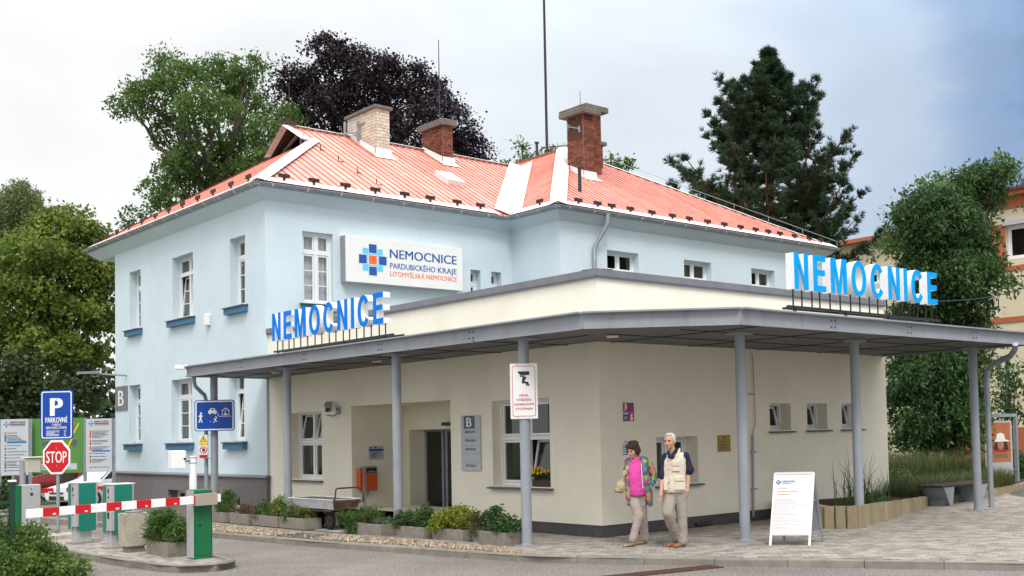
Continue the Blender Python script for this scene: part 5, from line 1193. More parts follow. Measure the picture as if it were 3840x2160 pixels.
# ---------------------------------------------------------------- A-board
e1 = (Vector((.8404, -3.6366, 0)) - Vector((.5196, -3.159, 0))); mid = Vector((.96, -3.3, 0)); eu = e1.normalized(); en = Vector((eu.y, -eu.x, 0)); 
if en.dot(TC) < 0: en = -en
t = thing('a_board', 'white folding A-board with printed poster standing on the paving', 'sign board', (mid.x, mid.y, 0)); m_al = M('white_aluminium', (.74, .75, .76), .4, var=.03)
hw = e1.length / 2; f0 = Vector((-.29, -.10, 0)); b0 = Vector((.30, .10, 0)); top = Z * 1.06; f1 = en * .02 + top; b1 = -en * .02 + top
def panel(foot, head, sgn, nm):
    r = head - foot; rn = r.normalized(); fr = MB(); nrm = eu.cross(rn).normalized()
    for s in (-1, 1): fr.bar(foot + eu * hw * s, head + eu * hw * s, .035, .03, up=nrm)
    fr.bar(foot + r * .16 - eu * hw, foot + r * .16 + eu * hw, .03, .035); fr.bar(head - eu * hw, head + eu * hw, .03, .035); o_ = obj(nm, fr, m_al if sgn > 0 else m_gray_lt, t)
    a, b = foot + r * .17, head - rn * .015; pn = MB(); g = hw - .02
    pn.add([a - eu * g, a + eu * g, b + eu * g, b - eu * g], [(0, 1, 2, 3)]); return o_, a, b, rn, nrm, pn
o_, a, b, rn, nrm, pn = panel(f0, f1, 1, 'front_frame')
if nrm.dot(en) < 0: nrm = -nrm
obj('poster', pn, m_sign_white, o_)
o2, _, _, _, _, pn2 = panel(b0, b1, -1, 'rear_frame'); obj('back_panel', pn2, m_gray, o2)
mb = MB(); mb.bar(f0.lerp(f1, .62) + eu * hw, b0.lerp(b1, .62) + eu * hw, .012); obj('stay', mb, m_zinc, t)
po = a + nrm * .006; H_ = (b - a).length; mb = MB(); text(mb, 'NEMOCNICE', po + rn * (H_ - .125) - eu * .17, eu, rn, .03, .19, 'l', .03); lines(mb, po, eu, rn, -.17, .02, H_ - .155, H_ - .135, 1, R3); obj('lettering', mb, m_logo_navy, o_)
logo(po + rn * (H_ - .12) - eu * .225, eu, rn, nrm, .024, o_)
mg = M('pale_print', (.52, .50, .52), .6); mb = MB(); lines(mb, po, eu, rn, -.26, .24, .06, H_ - .37, 22, R3, .28); obj('print', mb, mg, o_)
mr_ = M('pale_red_print', (.68, .42, .38), .6); mb = MB(); lines(mb, po, eu, rn, -.24, .0, H_ - .225, H_ - .195, 1, R3); lines(mb, po, eu, rn, -.24, .14, H_ - .275, H_ - .245, 1, R3); lines(mb, po, eu, rn, -.24, -.05, H_ - .32, H_ - .29, 1, R3); obj('heading', mb, mr_, o_)

# ---------------------------------------------------------------- raised bed with a palisade of concrete blocks
bed = thing('raised_bed', 'raised planting bed edged with upright tan concrete blocks', 'planting bed', (3.47, -2.64, 0))
m_pal = M('tan_palisade_block', (.30, .245, .155), .9, var=.14, vscale=6, bump=.4, bscale=70, rnd=.14, stain=(.17, .14, .09), stain_scale=3, stain_amt=.45)
off = Vector((3.47, -2.64, 0))
def palisade(a, b, ha, hb, step=.21, th=.12):
    a, b = Vector((*a, 0)), Vector((*b, 0)); n = max(1, round((b - a).length / step)); d = (b - a) / n; dn = d.normalized(); nn = Vector((-dn.y, dn.x, 0))
    for i in range(n):
        c = a + d * (i + .5); h = ha + (hb - ha) * (i + .5) / n + random.uniform(-.008, .008); mb = MB(); L_ = d.length / 2 - .008; ch = .02
        pts = [(-L_, 0), (-L_ + ch, -ch), (L_ - ch, -ch), (L_, 0), (L_, th), (-L_, th)]
        vs = [c - off + dn * p[0] + nn * p[1] + Z * zz for zz in (-.1, h) for p in pts]; mb.add(vs, [tuple(range(6, 12))] + [(k, (k + 1) % 6, 6 + (k + 1) % 6, 6 + k) for k in range(6)]); obj('palisade_block', mb, m_pal, bed)
palisade((4.45, -.05), (3.16, -2.13), .36, .385); palisade((3.14, -2.17), (3.47, -2.64), .385, .385, .2); palisade((3.49, -2.65), (8.04, -1.07), .385, .22); palisade((8.04, -1.07), (8.95, -.62), .22, .2); palisade((8.95, -.55), (10.93, -.60), .2, .2); palisade((10.93, -.75), (12.94, -.25), .2, .17); palisade((12.94, -.25), (15.57, .58), .17, .12); palisade((15.57, .58), (19, 1.8), .12, .10)
mb = MB(); mb.poly([Vector((x, y, z)) - off for x, y, z in ((4.45, 0, .3), (3.25, -2.1, .32), (3.5, -2.53, .32), (8.0, -.98, .18), (9.0, -.45, .17), (10.9, -.5, .16), (12.9, -.12, .12), (15.5, .7, .09), (19, 2, .08), (21, 8, .08), (8.43, 9.9, .2), (8.43, 0.0, .24))]); obj('soil', mb, m_soil, bed)

# ---------------------------------------------------------------- bench
bx, by = 9.62, -.83
d = (Vector((10.52, -.91, 0)) - Vector((8.76, -1.0, 0))).normalized(); t = thing('bench', 'low backless bench with dark plank seat on grey steel trestle ends', 'bench', (bx, by - .05, 0), math.atan2(d.y, d.x))
mb = MB()
for k in range(4):
    m1 = MB(); m1.bbox(-1.12, 1.12, -.30 + k * .152, -.30 + k * .152 + .142, .40, .445, .008); obj('seat_plank', m1, m_wood, t)
for s in (-1, 1):
    x = s * .80; mb = MB()
    mb.add([(x - .035 * s + dx, y, z) for dx in (0, .05 * s) for y, z in ((-.16, 0), (.16, 0), (.27, .40), (-.27, .40))], [(0, 1, 2, 3), (7, 6, 5, 4), (0, 4, 5, 1), (1, 5, 6, 2), (2, 6, 7, 3), (3, 7, 4, 0)])
    mb.add([(x + dx, -.16 - .11 * (z / .4) - .0, z) for dx in (-.32 * 1, .0) for z in (0, .40)], [(0, 1, 3, 2)]) if False else None
    tr = obj('trestle', mb, m_gray, t)
    for j in range(5): m1 = MB(); yy = -.17 + j * .085; m1.box(x - .06 * s - .008, x - .06 * s + .008, yy - .004, yy + .004, .02, .39); obj('rib', m1, m_gray_lt, tr)
    for z in (.06, .13, .2, .27, .34):
        m1 = MB(); yy = .13 + .09 * z / .4
        for sy in (-1, 1): m1.cyl((x - .045 * s, sy * yy, z), (x - .06 * s, sy * yy, z), .012, n=6)
        obj('bolt', m1, m_dark, tr)
# sloping end plates as seen from the side
for s in (-1, 1):
    mb = MB(); xa, xb = s * .62, s * 1.02
    mb.add([(xa, -.265, 0), (xa + s * .12, -.265, 0), (xb, -.285, .40), (xa - s * .06, -.285, .40), (xa, .265, 0), (xa + s * .12, .265, 0), (xb, .285, .40), (xa - s * .06, .285, .40)], [(0, 1, 2, 3), (7, 6, 5, 4), (0, 4, 5, 1), (1, 5, 6, 2), (2, 6, 7, 3), (3, 7, 4, 0)]); obj('end_plate', mb, m_gray, t)

# ---------------------------------------------------------------- advertising light box in a steel frame
q0, q1 = at(3646, 1565, 31.0), at(3806, 1560, 31.0); uu = Vector((q1.x - q0.x, q1.y - q0.y, 0)); wl = uu.length; uu.normalize(); nn = Vector((uu.y, -uu.x, 0)); zt = (q0.z + q1.z) / 2
t = thing('poster_stand', 'steel framed poster stand with orange poster of a woman in a white hat', 'poster stand', (q0.x, q0.y, 0))
mb = MB(); mb.bar((0, 0, 0), Z * zt, .09); mb.bar(uu * wl, uu * wl + Z * zt, .09); mb.bar(uu * -.045 + Z * (zt + .03), uu * (wl + .045) + Z * (zt + .03), .09); mb.bar(uu * .9 + Z * .45, uu * wl + Z * .45, .03); mb.bar(uu * .9 + Z * (zt - .3), uu * wl + Z * (zt - .3), .03); obj('frame', mb, m_zinc, t)
fx0, fx1, fz0, fz1 = .30, wl - .12, .28, zt - .12
mb = MB(); mb.obox(uu * (fx0 + fx1) / 2 + Z * (fz0 + fz1) / 2, uu, nn, Z, (fx1 - fx0) / 2, .05, (fz1 - fz0) / 2); obj('case', mb, m_alu, t)
def grad(name, c0, c1, z0, z1): return M(name, [(a + b) / 2 for a, b in zip(c0, c1)], .4, var=.18, vscale=1.2)
O_p = nn * .053; mb = MB(); rect(mb, O_p, uu, Z, fx0 + .05, fx1 - .05, fz0 + .36, fz1 - .05); p = obj('poster', mb, M('poster_orange', (.42, .13, .05), .4, var=.25, vscale=1.5), t)
cxp = (fx0 + fx1) / 2 + .06; zc = fz0 + .36
for nm, m, pts in (('poster_foot', M('poster_grey', (.42, .42, .44), .4), [(fx0 + .05, fz0 + .05), (fx1 - .05, fz0 + .05), (fx1 - .05, fz0 + .36), (fx0 + .05, fz0 + .36)]),):
    mb = MB(); flat(mb, O_p, uu, Z, pts); obj(nm, mb, m, p)
def art(nm, m, pts, k): mb = MB(); flat(mb, O_p + nn * .0015 * k, uu, Z, pts); obj(nm, mb, m, p)
m_skin_p = M('poster_skin', (.40, .17, .08), .4); m_hair_p = M('poster_hair', (.05, .02, .015), .4)
art('shoulders', m_skin_p, [(cxp - .26, zc), (cxp + .26, zc), (cxp + .28, zc + .2), (cxp + .2, zc + .36), (cxp - .2, zc + .36), (cxp - .28, zc + .2)], 1)
art('hair', m_hair_p, [(cxp - .2, zc + .3), (cxp - .17, zc + .58), (cxp + .17, zc + .58), (cxp + .22, zc + .3), (cxp + .1, zc + .36), (cxp - .1, zc + .36)], 2)
art('face', m_skin_p, [(cxp + .09 * math.cos(a), zc + .48 + .13 * math.sin(a)) for a in [2 * pi * i / 16 for i in range(16)]], 3)
art('fruit', M('poster_red', (.42, .02, .02), .4), [(cxp - .15, zc + .36), (cxp + .15, zc + .36), (cxp + .17, zc + .28), (cxp - .17, zc + .28)], 4)
art('hat_brim', m_sign_white, [(cxp - .27, zc + .56), (cxp + .27, zc + .58), (cxp + .12, zc + .64), (cxp - .12, zc + .64)], 4); art('hat', m_sign_white, [(cxp - .13, zc + .62), (cxp + .13, zc + .62), (cxp + .1, zc + .78), (cxp, zc + .82), (cxp - .1, zc + .78)], 5)
art('top', M('poster_cloth', (.25, .12, .07), .4), [(cxp - .2, zc + .12), (cxp + .2, zc + .12), (cxp + .16, zc + .24), (cxp - .16, zc + .24)], 3)

# ---------------------------------------------------------------- hospital map boards at the far left
def board(nm, label, px0, px1, py0, py1, dep, m, post=True):
    a, b = at(px0, py0, dep), at(px1, py0, dep); c = at(px0, py1, dep); u = Vector((b.x - a.x, b.y - a.y, 0)); w = u.length; u.normalize(); n = Vector((u.y, -u.x, 0)); t = thing(nm, label, 'sign board', (a.x, a.y, 0)); z0, z1 = c.z, a.z
    mb = MB(); mb.obox(u * w / 2 + Z * (z0 + z1) / 2, u, n, Z, w / 2, .03, (z1 - z0) / 2); obj('panel', mb, m, t)
    for x in (-.04, w + .04): mb = MB(); mb.bar(u * x, u * x + Z * z1, .07); obj('post', mb, m_zinc, t)
    return t, u, n, w, z0, z1
m_bl = M('row_blue', (.01, .16, .42), .5); m_org = M('row_orange', (.52, .12, .03), .5); m_dgrey = M('row_grey', (.10, .10, .11), .5)
def directory(t, u, n, w, z0, z1, rows, seed):
    F = n * .033; h = z1 - z0; logo(F + u * w * .2 + Z * (z1 - h * .09), u, Z, n, w * .062, t); mb = MB(); text(mb, 'NEMOCNICE', F + u * w * .33 + Z * (z1 - h * .075), u, Z, h * .036, w * .55, 'l', .05); rd = random.Random(seed)
    rect(mb, F, u, Z, w * .33, w * .88, z1 - h * .10, z1 - h * .085)
    for y, k, hl, c in rows:
        lines(mb, F, u, Z, w * .24, w * .93, z1 - h * (y + .024 * k), z1 - h * y, k, rd, .45)
    obj('lettering', mb, m_text_dark, t); mb = MB(); rect(mb, F, u, Z, w * .33, w * .88, z1 - h * .125, z1 - h * .11); obj('subtitle', mb, m_org, t)
    for y, k, hl, c in rows:
        mb = MB(); rect(mb, F, u, Z, w * .14, w * .205, z1 - h * (y + .024 * k + .004), z1 - h * (y - .004)); obj('row_mark', mb, c, t)
        if hl: mb = MB(); rect(mb, F, u, Z, w * .23, w * .93, z1 - h * (y + .024 * k + .03), z1 - h * (y + .024 * k)); obj('row_highlight', mb, m_bl, t)
b_ = board('directory_board', 'silver hospital directory board at the far left edge', 5, 109, 1573, 1783, 32, m_silver); directory(*b_, [(.235, 1, 0, m_org), (.28, 5, 1, m_dgrey), (.46, 1, 0, m_org), (.515, 1, 0, m_dgrey), (.57, 1, 0, m_org), (.625, 1, 0, m_dgrey), (.68, 1, 0, m_dgrey), (.735, 2, 0, m_org), (.79, 2, 0, m_dgrey), (.85, 1, 0, m_dgrey), (.905, 1, 0, m_dgrey)], 1)
b_ = board('directory_board', 'silver hospital directory board beside the blue wall corner', 324, 421, 1571, 1770, 32, m_silver); directory(*b_, [(.22, 6, 0, m_org), (.40, 2, 0, m_org), (.46, 1, 0, m_dgrey), (.52, 3, 1, m_org), (.64, 1, 0, m_org), (.70, 1, 0, m_dgrey), (.755, 3, 0, m_org), (.9, 1, 0, m_org)], 2)
m_mapg = M('map_green', (.085, .235, .05), .5, var=.04)
t, u, n, w, z0, z1 = board('site_map_board', 'green site map board behind the stop sign', 117, 314, 1571, 1776, 32.2, m_mapg); F = n * .034; h = z1 - z0
for m, pts in ((m_dgrey, [(.75, .52), (.80, .62), (.90, .58), (.85, .46)]), (m_dgrey, [(.22, .5), (.34, .54), (.34, .6), (.22, .56)]), (m_yel, [(.80, .72), (.83, .72), (.93, .9), (.90, .9)]), (m_yel, [(.66, .42), (.69, .40), (.80, .62), (.77, .62)]), (m_org, [(.81, .89), (.85, .89), (.85, .93), (.81, .93)]), (m_org, [(.2, .2), (.24, .2), (.24, .24), (.2, .24)]), (m_dgrey, [(.25, .35), (.29, .35), (.29, .5), (.25, .5)]), (m_silver, [(.11, .06), (.88, .06), (.88, .17), (.11, .17)])):
    mb = MB(); flat(mb, F, u, Z, [(a * w, z0 + b * h) for a, b in pts]); obj('map_shape', mb, m, t)
mb = MB(); lines(mb, F + n * .002, u, Z, .15 * w, .8 * w, z0 + .07 * h, z0 + .16 * h, 3, R3, .4); obj('legend', mb, m_text_dark, t)

# ---------------------------------------------------------------- green mesh fence at the left edge
t = thing('mesh_fence', 'dark green welded mesh fence with square post at the left edge', 'fence', (-8.1, 2.95, -.1)); m_fg = M('fence_green', (.008, .045, .02), .5)
fd = Vector((-.96, .28, 0)).normalized()
mb = MB(); mb.bbox(-.035, .035, -.035, .035, 0, 1.36, .006); po = obj('post', mb, m_fg, t); mb = MB(); mb.bbox(-.045, .045, -.045, .045, 1.36, 1.385, .005); obj('cap', mb, m_white, po)
po2 = MB(); po2.obox(fd * 2.5 + Z * .68, fd, Vector((-fd.y, fd.x, 0)), Z, .035, .035, .68); obj('post', po2, m_fg, t)
mb = MB()
for k in range(26): mb.bar(fd * (.05 + k * .095) + Z * .08, fd * (.05 + k * .095) + Z * 1.28, .006)
for z in np.arange(.1, 1.3, .2): mb.bar(fd * .03 + Z * z, fd * 2.47 + Z * z, .01)
mb.bar(fd * .03 + Z * 1.08, fd * 2.47 + Z * 1.08, .04); mb.bar(fd * .03 + Z * .1, fd * 2.47 + Z * .1, .04); obj('mesh_panel', mb, m_fg, t)

# ---------------------------------------------------------------- parked cars at the far left
def car(label, loc, rotz, paint, L_=4.1, W_=1.7, H_=1.45):
    """hatchback: shell lofted over cross-sections, glass, lamps, wheels"""
    t = thing('parked_car', label, 'car', loc, rotz); P_ = []
    secs = [(-.5, .32, .62, .62, .80), (-.485, .26, .70, .70, .90), (-.44, .22, .74, .74, .97), (-.30, .2, .86, .86, 1.0), (-.22, .2, .93, .95, 1.0), (-.08, .2, .95, 1.38, 1.0), (.08, .2, .96, 1.45, 1.0), (.28, .2, .97, 1.44, 1.0), (.40, .2, .98, 1.30, 1.0), (.46, .24, .97, 1.0, .97), (.49, .3, .9, .9, .92), (.5, .36, .8, .8, .88)]
    body = MB(); rows = []
    for x, zb, zs, zt, wf in secs:
        w = W_ / 2 * wf; rt_ = w * (.74 if zt > 1.1 else .93); X = x * L_
        prof = [(-w * .9, zb), (-w, zb + .16), (-w, (zb + zs) / 2 + .08), (-w * .97, zs), (-rt_, zt), (-rt_ * .5, zt + .03), (rt_ * .5, zt + .03), (rt_, zt), (w * .97, zs), (w, (zb + zs) / 2 + .08), (w, zb + .16), (w * .9, zb)]
        rows.append([(X, a, b * H_ / 1.48) for a, b in prof])
    n = 12; vs = [p for r in rows for p in r]; fs = []
    for i in range(len(rows) - 1):
        for j in range(n): fs.append((i * n + j, i * n + (j + 1) % n, (i + 1) * n + (j + 1) % n, (i + 1) * n + j))
    fs += [tuple(range(n)), tuple(range((len(rows) - 1) * n + n - 1, (len(rows) - 1) * n - 1, -1))]; body.add(vs, fs); b = obj('body', body, paint, t, smooth=30)
    m_cg = M('car_glass', (.015, .02, .02), .05, spec=.9, var=0)
    def gl(i0, i1, j0, j1, ins=.06, nm='windscreen'):
        a, b_, c, d_ = [Vector(rows[i][j]) for i, j in ((i0, j0), (i1, j0), (i1, j1), (i0, j1))]; cen = (a + b_ + c + d_) / 4; nrm = (b_ - a).cross(d_ - a).normalized(); out = 1 if nrm.dot(cen - Vector((0, 0, .7))) > 0 else -1
        m1 = MB(); m1.add([p.lerp(cen, ins) + nrm * out * .008 for p in (a, b_, c, d_)], [(0, 1, 2, 3)]); obj(nm, m1, m_cg, t)
    gl(4, 5, 4, 7); gl(8, 9, 4, 7, nm='rear_window')
    for j in ((3, 4), (8, 7)): gl(5, 6, *j, .1, 'side_window'); gl(6, 7, *j, .1, 'side_window'); gl(7, 8, *j, .16, 'side_window'); gl(4, 5, *j, .3, 'quarter_window')
    hs = H_ / 1.48
    for s in (-1, 1):
        m1 = MB(); m1.ellipsoid((-L_ * .475, s * W_ * .35, .62 * hs), (.1, .2, .085), 12, 8); obj('headlight', m1, M('lamp_glass', (.55, .57, .6), .1, spec=.9, var=.1), t, smooth=True)
        m1 = MB(); m1.ellipsoid((-L_ * .13, s * W_ * .56, .98 * hs), (.09, .1, .075), 10, 8); obj('mirror', m1, paint, t, smooth=True)
        m1 = MB(); m1.box(L_ * .47, L_ * .49, s * W_ * .42 - .06, s * W_ * .42 + .06, .7, .95); obj('tail_light', m1, m_sign_red, t)
        for x in (-.31, .30):
            k = 20; r = .30; m1 = MB(); y = s * W_ * .45; m1.cyl((x * L_, y - .09 * s, r), (x * L_, y + .10 * s, r), r, n=k); wo = obj('wheel', m1, m_rubber, t, smooth=True); m1 = MB(); m1.cyl((x * L_, y + .101 * s, r), (x * L_, y + .112 * s, r), r * .68, n=k); obj('rim', m1, m_alu, wo)
    m1 = MB(); m1.box(-L_ * .503, -L_ * .49, -.42, .42, .30 * hs, .44 * hs); obj('grille', m1, m_black, t); m1 = MB(); m1.box(-L_ * .507, -L_ * .495, -.38, .38, .52 * hs, .58 * hs); obj('upper_grille', m1, m_dark, t)
    return t
m_carw = M('white_car_paint', (.72, .73, .74), .2, spec=.7, var=.02); m_carr = M('red_car_paint', (.33, .006, .01), .2, spec=.7, var=.03)
car('white hatchback parked behind the ticket terminals', (1.42, 27.75, -.45), math.radians(16), m_carw)
pc = at(330, 1850, 47); car('red car parked behind the green site map board', (pc.x, pc.y, -.55), math.radians(-40), m_carr, 4.3, 1.75, 1.9)

# ---------------------------------------------------------------- cream and terracotta building on the right
rb = thing('hospital_wing', 'cream and terracotta hospital wing at the right edge', 'building', (26, 0, 0)); m_cr2 = M('cream_render_far', (.66, .58, .42), .9, var=.05, bump=.2, bscale=60); m_ter = M('terracotta_render', (.43, .135, .062), .9, var=.07, bump=.2, bscale=60)
holes = [(4.2, 6.3, 7.75, 9.0), (6.66, 6.9, 5.7, 7.2), (1.2, 3.3, 7.75, 9.0), (5.0, 5.5, 1.9, 4.2), (6.3, 6.75, 1.9, 4.2), (3.0, 3.5, 1.9, 4.2)]
wm = MB(); wall(wm, (0, 0), (0, 1), (-1, 0), -8, 9.0, 0, 10.0, holes, .2); wall(wm, (0, 9.0), (1, 0), (0, 1), 0, 14, 0, 10, [], .1); wall(wm, (0, -8), (1, 0), (0, -1), 0, 14, 0, 10, [], .1); obj('wall', wm, m_cr2, rb)
mb = MB(); mb.box(-.05, -.004, -8, 9.05, 9.62, 10.05); mb.box(-.4, 14, -8.4, 9.4, 10.05, 10.2); obj('cornice', mb, m_ter, rb); mb = MB(); mb.box(-.5, 14.2, -8.6, 9.5, 10.2, 10.3); obj('roof_edge', mb, M('dark_red_tin', (.12, .02, .02), .5), rb)
mb = MB(); mb.box(-.04, -.004, -8, 9.02, 7.32, 7.5); mb.box(-.04, -.004, -8, 9.02, 5.42, 5.62); obj('string_course', mb, m_ter, rb)
for ya, yb in ((6.31, 8.4), (3.31, 4.19)): mb = MB(); mb.box(-.02, -.004, ya, yb, 7.55, 9.1); obj('window_surround', mb, m_ter, rb)
mb = MB(); mb.box(-.06, -.004, -8, 9.03, -.1, 1.55); obj('plinth', mb, m_ter, rb)
for h in holes: window(rb, (0, 0), (0, 1), (-1, 0), h, .15, 2 if h[1] - h[0] > 1 else 1, (1,) if h[1] - h[0] > 1 else (1, 1), 0, fw=.09)
mb = MB(); mb.box(-.14, .02, 4.15, 6.35, 9.0, 9.18); obj('shutter_box', mb, m_alu, rb)
rb2 = thing('hospital_wing', 'distant cream hospital wing with red roof edge behind the pine', 'building', (36, 17, 0)); holes = [(1.2, 2.3, 9.0, 9.62), (-3.6, -2.5, 9.0, 9.62), (5.6, 6.7, 9.0, 9.62)]
wm = MB(); wall(wm, (0, 0), (0, 1), (-1, 0), -6, 14, 0, 11.2, holes, .2); wall(wm, (0, -6), (1, 0), (0, -1), 0, 12, 0, 11.2, [], .1); obj('wall', wm, m_cr2, rb2)
mb = MB(); mb.box(-.5, 12, -6.4, 14, 11.2, 11.4); obj('cornice', mb, m_ter, rb2); mb = MB(); mb.cyl((-.1, -1.4, 0), (-.1, -1.4, 11.2), .09, n=10); obj('downpipe', mb, m_ter, rb2)
for h in holes: window(rb2, (0, 0), (0, 1), (-1, 0), h, .15, 2, (1,), 0, fw=.08)
# wires and masts
mb = MB(); pm_ = at(2052, 600, 45); mb.cyl((pm_.x, pm_.y, 0), (pm_.x, pm_.y, 22), .07, .045, 8); obj('mast', mb, M('mast_brown', (.03, .022, .025), .6), label='tall thin dark mast rising behind the roof past the top edge', cat='mast')
mb = MB(); a, b = at(3515, 1130, 19.5), at(3900, 1060, 24); pts_ = [a.lerp(b, k / 10) - Vector((0, 0, .10 * math.sin(pi * k / 10))) for k in range(11)]; mb.tube(pts_, .009, 5); obj('overhead_cable', mb, m_dark, label='black cable running from the right letter sign out of the picture', cat='cable')
mb = MB(); mb.tube([at(1880, 520, 50), at(2050, 545, 50) - Vector((0, 0, .1)), at(2130, 540, 46)], .008, 4); obj('overhead_wire', mb, m_zinc, label='thin pale wire behind the roof ridge left of the tall chimney', cat='wire')
# ---------------------------------------------------------------- the two walkers
class Vol(MB):
    """closed tapered limbs and ellipsoids, fused into one continuous skin by a voxel remesh"""
    def cap(s, a, b, ra, rb, n=14):
        a, b = Vector(a), Vector(b); s.cyl(a, b, ra, rb, n); s.ellipsoid(a, (ra,) * 3, n, 8); s.ellipsoid(b, (rb,) * 3, n, 8); return s
    def chain(s, pts, rs):
        for (a, b, ra, rb) in zip(pts, pts[1:], rs, rs[1:]): s.cap(a, b, ra, rb)
        return s
    def ell(s, c, r, rz=0, rx=0, ry=0): return s.ellipsoid(c, r, 18, 12, Matrix.Rotation(rz, 3, 'Z') @ Matrix.Rotation(ry, 3, 'Y') @ Matrix.Rotation(rx, 3, 'X'))
    def loft(s, rings, n=22):
        """closed tube of elliptical rings (centre, rx, ry), flattened towards the front"""
        vs = []
        for c, rx, ry in rings:
            for i in range(n):
                t = 2 * pi * i / n; vs.append((c[0] + rx * math.copysign(abs(math.cos(t)) ** .85, math.cos(t)), c[1] + ry * math.copysign(abs(math.sin(t)) ** .85, math.sin(t)), c[2]))
        fs = [(i * n + k, i * n + (k + 1) % n, (i + 1) * n + (k + 1) % n, (i + 1) * n + k) for i in range(len(rings) - 1) for k in range(n)]
        fs += [tuple(range(n - 1, -1, -1)), tuple((len(rings) - 1) * n + k for k in range(n))]; return s.add(vs, fs)
    def fuse(s, name, mat, parent, voxel=.01, smooth=5, disp=0.0, dscale=.08):
        me = bpy.data.meshes.new(name); me.from_pydata(s.v, [], s.f); me.update(); o = bpy.data.objects.new(name, me); COL.objects.link(o)
        m = o.modifiers.new('r', 'REMESH'); m.mode = 'VOXEL'; m.voxel_size = voxel; m.use_smooth_shade = True
        if smooth: m = o.modifiers.new('s', 'SMOOTH'); m.factor = .5; m.iterations = smooth
        if disp:
            tx = bpy.data.textures.new(name, 'CLOUDS'); tx.noise_scale = dscale; m = o.modifiers.new('d', 'DISPLACE'); m.texture = tx; m.strength = disp; m.mid_level = .5
        dg = bpy.context.evaluated_depsgraph_get(); out = bpy.data.meshes.new_from_object(o.evaluated_get(dg)); out.name = name
        bpy.data.objects.remove(o); bpy.data.meshes.remove(me); out.materials.clear(); out.materials.append(mat)
        out.polygons.foreach_set('use_smooth', [True] * len(out.polygons)); return obj(name, out, None, parent)
m_skin = M('skin_tone', (.58, .33, .235), .55, var=.10, vscale=14, spec=.35); m_skin2 = M('skin_tone_pale', (.60, .36, .27), .55, var=.10, vscale=14, spec=.35)
m_lip = M('lip', (.28, .09, .075), .5); m_eye = M('eye_dark', (.02, .015, .012), .3); m_brow = M('brow_grey', (.30, .26, .23), .8); m_hair_w = M('white_hair', (.72, .72, .71), .7, var=.12, vscale=60, bump=.8, bscale=140); m_hair_b = M('brown_hair', (.055, .024, .012), .6, var=.35, vscale=40, bump=1.0, bscale=120)
m_trs = M('beige_grey_trousers', (.30, .265, .225), .85, var=.10, vscale=5, bump=.35, bscale=22); m_trs2 = M('pale_taupe_trousers', (.36, .295, .26), .8, var=.10, vscale=5, bump=.35, bscale=22)
m_vest = M('cream_vest', (.66, .58, .47), .85, var=.08, vscale=6, bump=.5, bscale=30); m_navy = M('navy_striped_shirt', (.012, .016, .05), .8, var=.3, vscale=6); m_pinkc = M('pink_polo', (.72, .07, .36), .75, var=.08, vscale=6, bump=.4, bscale=18); m_shoe = M('tan_shoe', (.24, .105, .045), .6, var=.15); m_bag = M('cream_leather_bag', (.42, .34, .21), .45, var=.15, vscale=10, bump=.6, bscale=25); m_shoe2 = M('silver_brown_shoe', (.33, .24, .17), .3, metal=.3, var=.3, vscale=25)
def floral():
    m = bpy.data.materials.new('floral_jacket'); m.use_nodes = True; n = m.node_tree.nodes; l = m.node_tree.links; b = n['Principled BSDF']; b.inputs['Roughness'].default_value = .8
    co = n.new('ShaderNodeTexCoord'); no = n.new('ShaderNodeTexNoise'); no.inputs['Scale'].default_value = 9; mx = n.new('ShaderNodeMix'); mx.data_type = 'RGBA'; mx.inputs['Factor'].default_value = .06; l.new(co.outputs['Object'], no.inputs['Vector']); l.new(co.outputs['Object'], mx.inputs['A']); l.new(no.outputs['Color'], mx.inputs['B'])
    v = n.new('ShaderNodeTexVoronoi'); v.inputs['Scale'].default_value = 17; l.new(mx.outputs['Result'], v.inputs['Vector']); sp = n.new('ShaderNodeSeparateColor'); l.new(v.outputs['Color'], sp.inputs[0]); r = n.new('ShaderNodeValToRGB'); r.color_ramp.interpolation = 'CONSTANT'; e = r.color_ramp.elements
    cols = [(.06, .16, .24), (.10, .24, .30), (.35, .40, .07), (.05, .13, .16), (.50, .03, .20), (.10, .22, .12), (.52, .22, .13), (.42, .46, .12)]
    e[0].position = 0; e[0].color = (*cols[0], 1); e[1].position = .14; e[1].color = (*cols[1], 1)
    for i, c in enumerate(cols[2:]): x = e.new(.27 + i * .125); x.color = (*c, 1)
    l.new(sp.outputs[0], r.inputs[0]); l.new(r.outputs[0], b.inputs['Base Color']); return m
m_floral = floral()
def hand(v, wrist, d, side, curl=.5, up=Vector((0, -1, 0)), s=1.0):
    """palm, four unequal bent fingers and a thumb leaving the side of the palm; d = pointing direction, side = thumb side"""
    w = Vector(wrist); d = Vector(d).normalized(); t = Vector(side).normalized(); n = d.cross(t).normalized()
    v.cap(w, w + d * .045 * s, .024 * s, .03 * s); v.cap(w + d * .05 * s + t * .022 * s, w + d * .08 * s + t * .024 * s, .017 * s, .015 * s); v.cap(w + d * .05 * s - t * .022 * s, w + d * .08 * s - t * .024 * s, .017 * s, .014 * s); v.cap(w + d * .05 * s, w + d * .085 * s, .018 * s, .016 * s)
    for k, (o_, ln) in enumerate(((.030, .065), (.010, .075), (-.010, .07), (-.030, .055))):
        a = w + d * .085 * s + t * o_ * s; c1 = (d * math.cos(curl) + n * math.sin(curl)); c2 = (d * math.cos(curl * 2.4) + n * math.sin(curl * 2.4)); b = a + c1 * ln * .5 * s; e = b + c2 * ln * .55 * s; v.cap(a, b, .0105 * s, .0098 * s, 10); v.cap(b, e, .0098 * s, .0085 * s, 10)
    a = w + d * .025 * s + t * .026 * s; b = a + (d * .55 + t * .7 + n * .3).normalized() * .04 * s; e = b + (d * .9 + t * .1 + n * .5).normalized() * .032 * s; v.cap(a, b, .0135 * s, .012 * s, 10); v.cap(b, e, .012 * s, .0095 * s, 10)
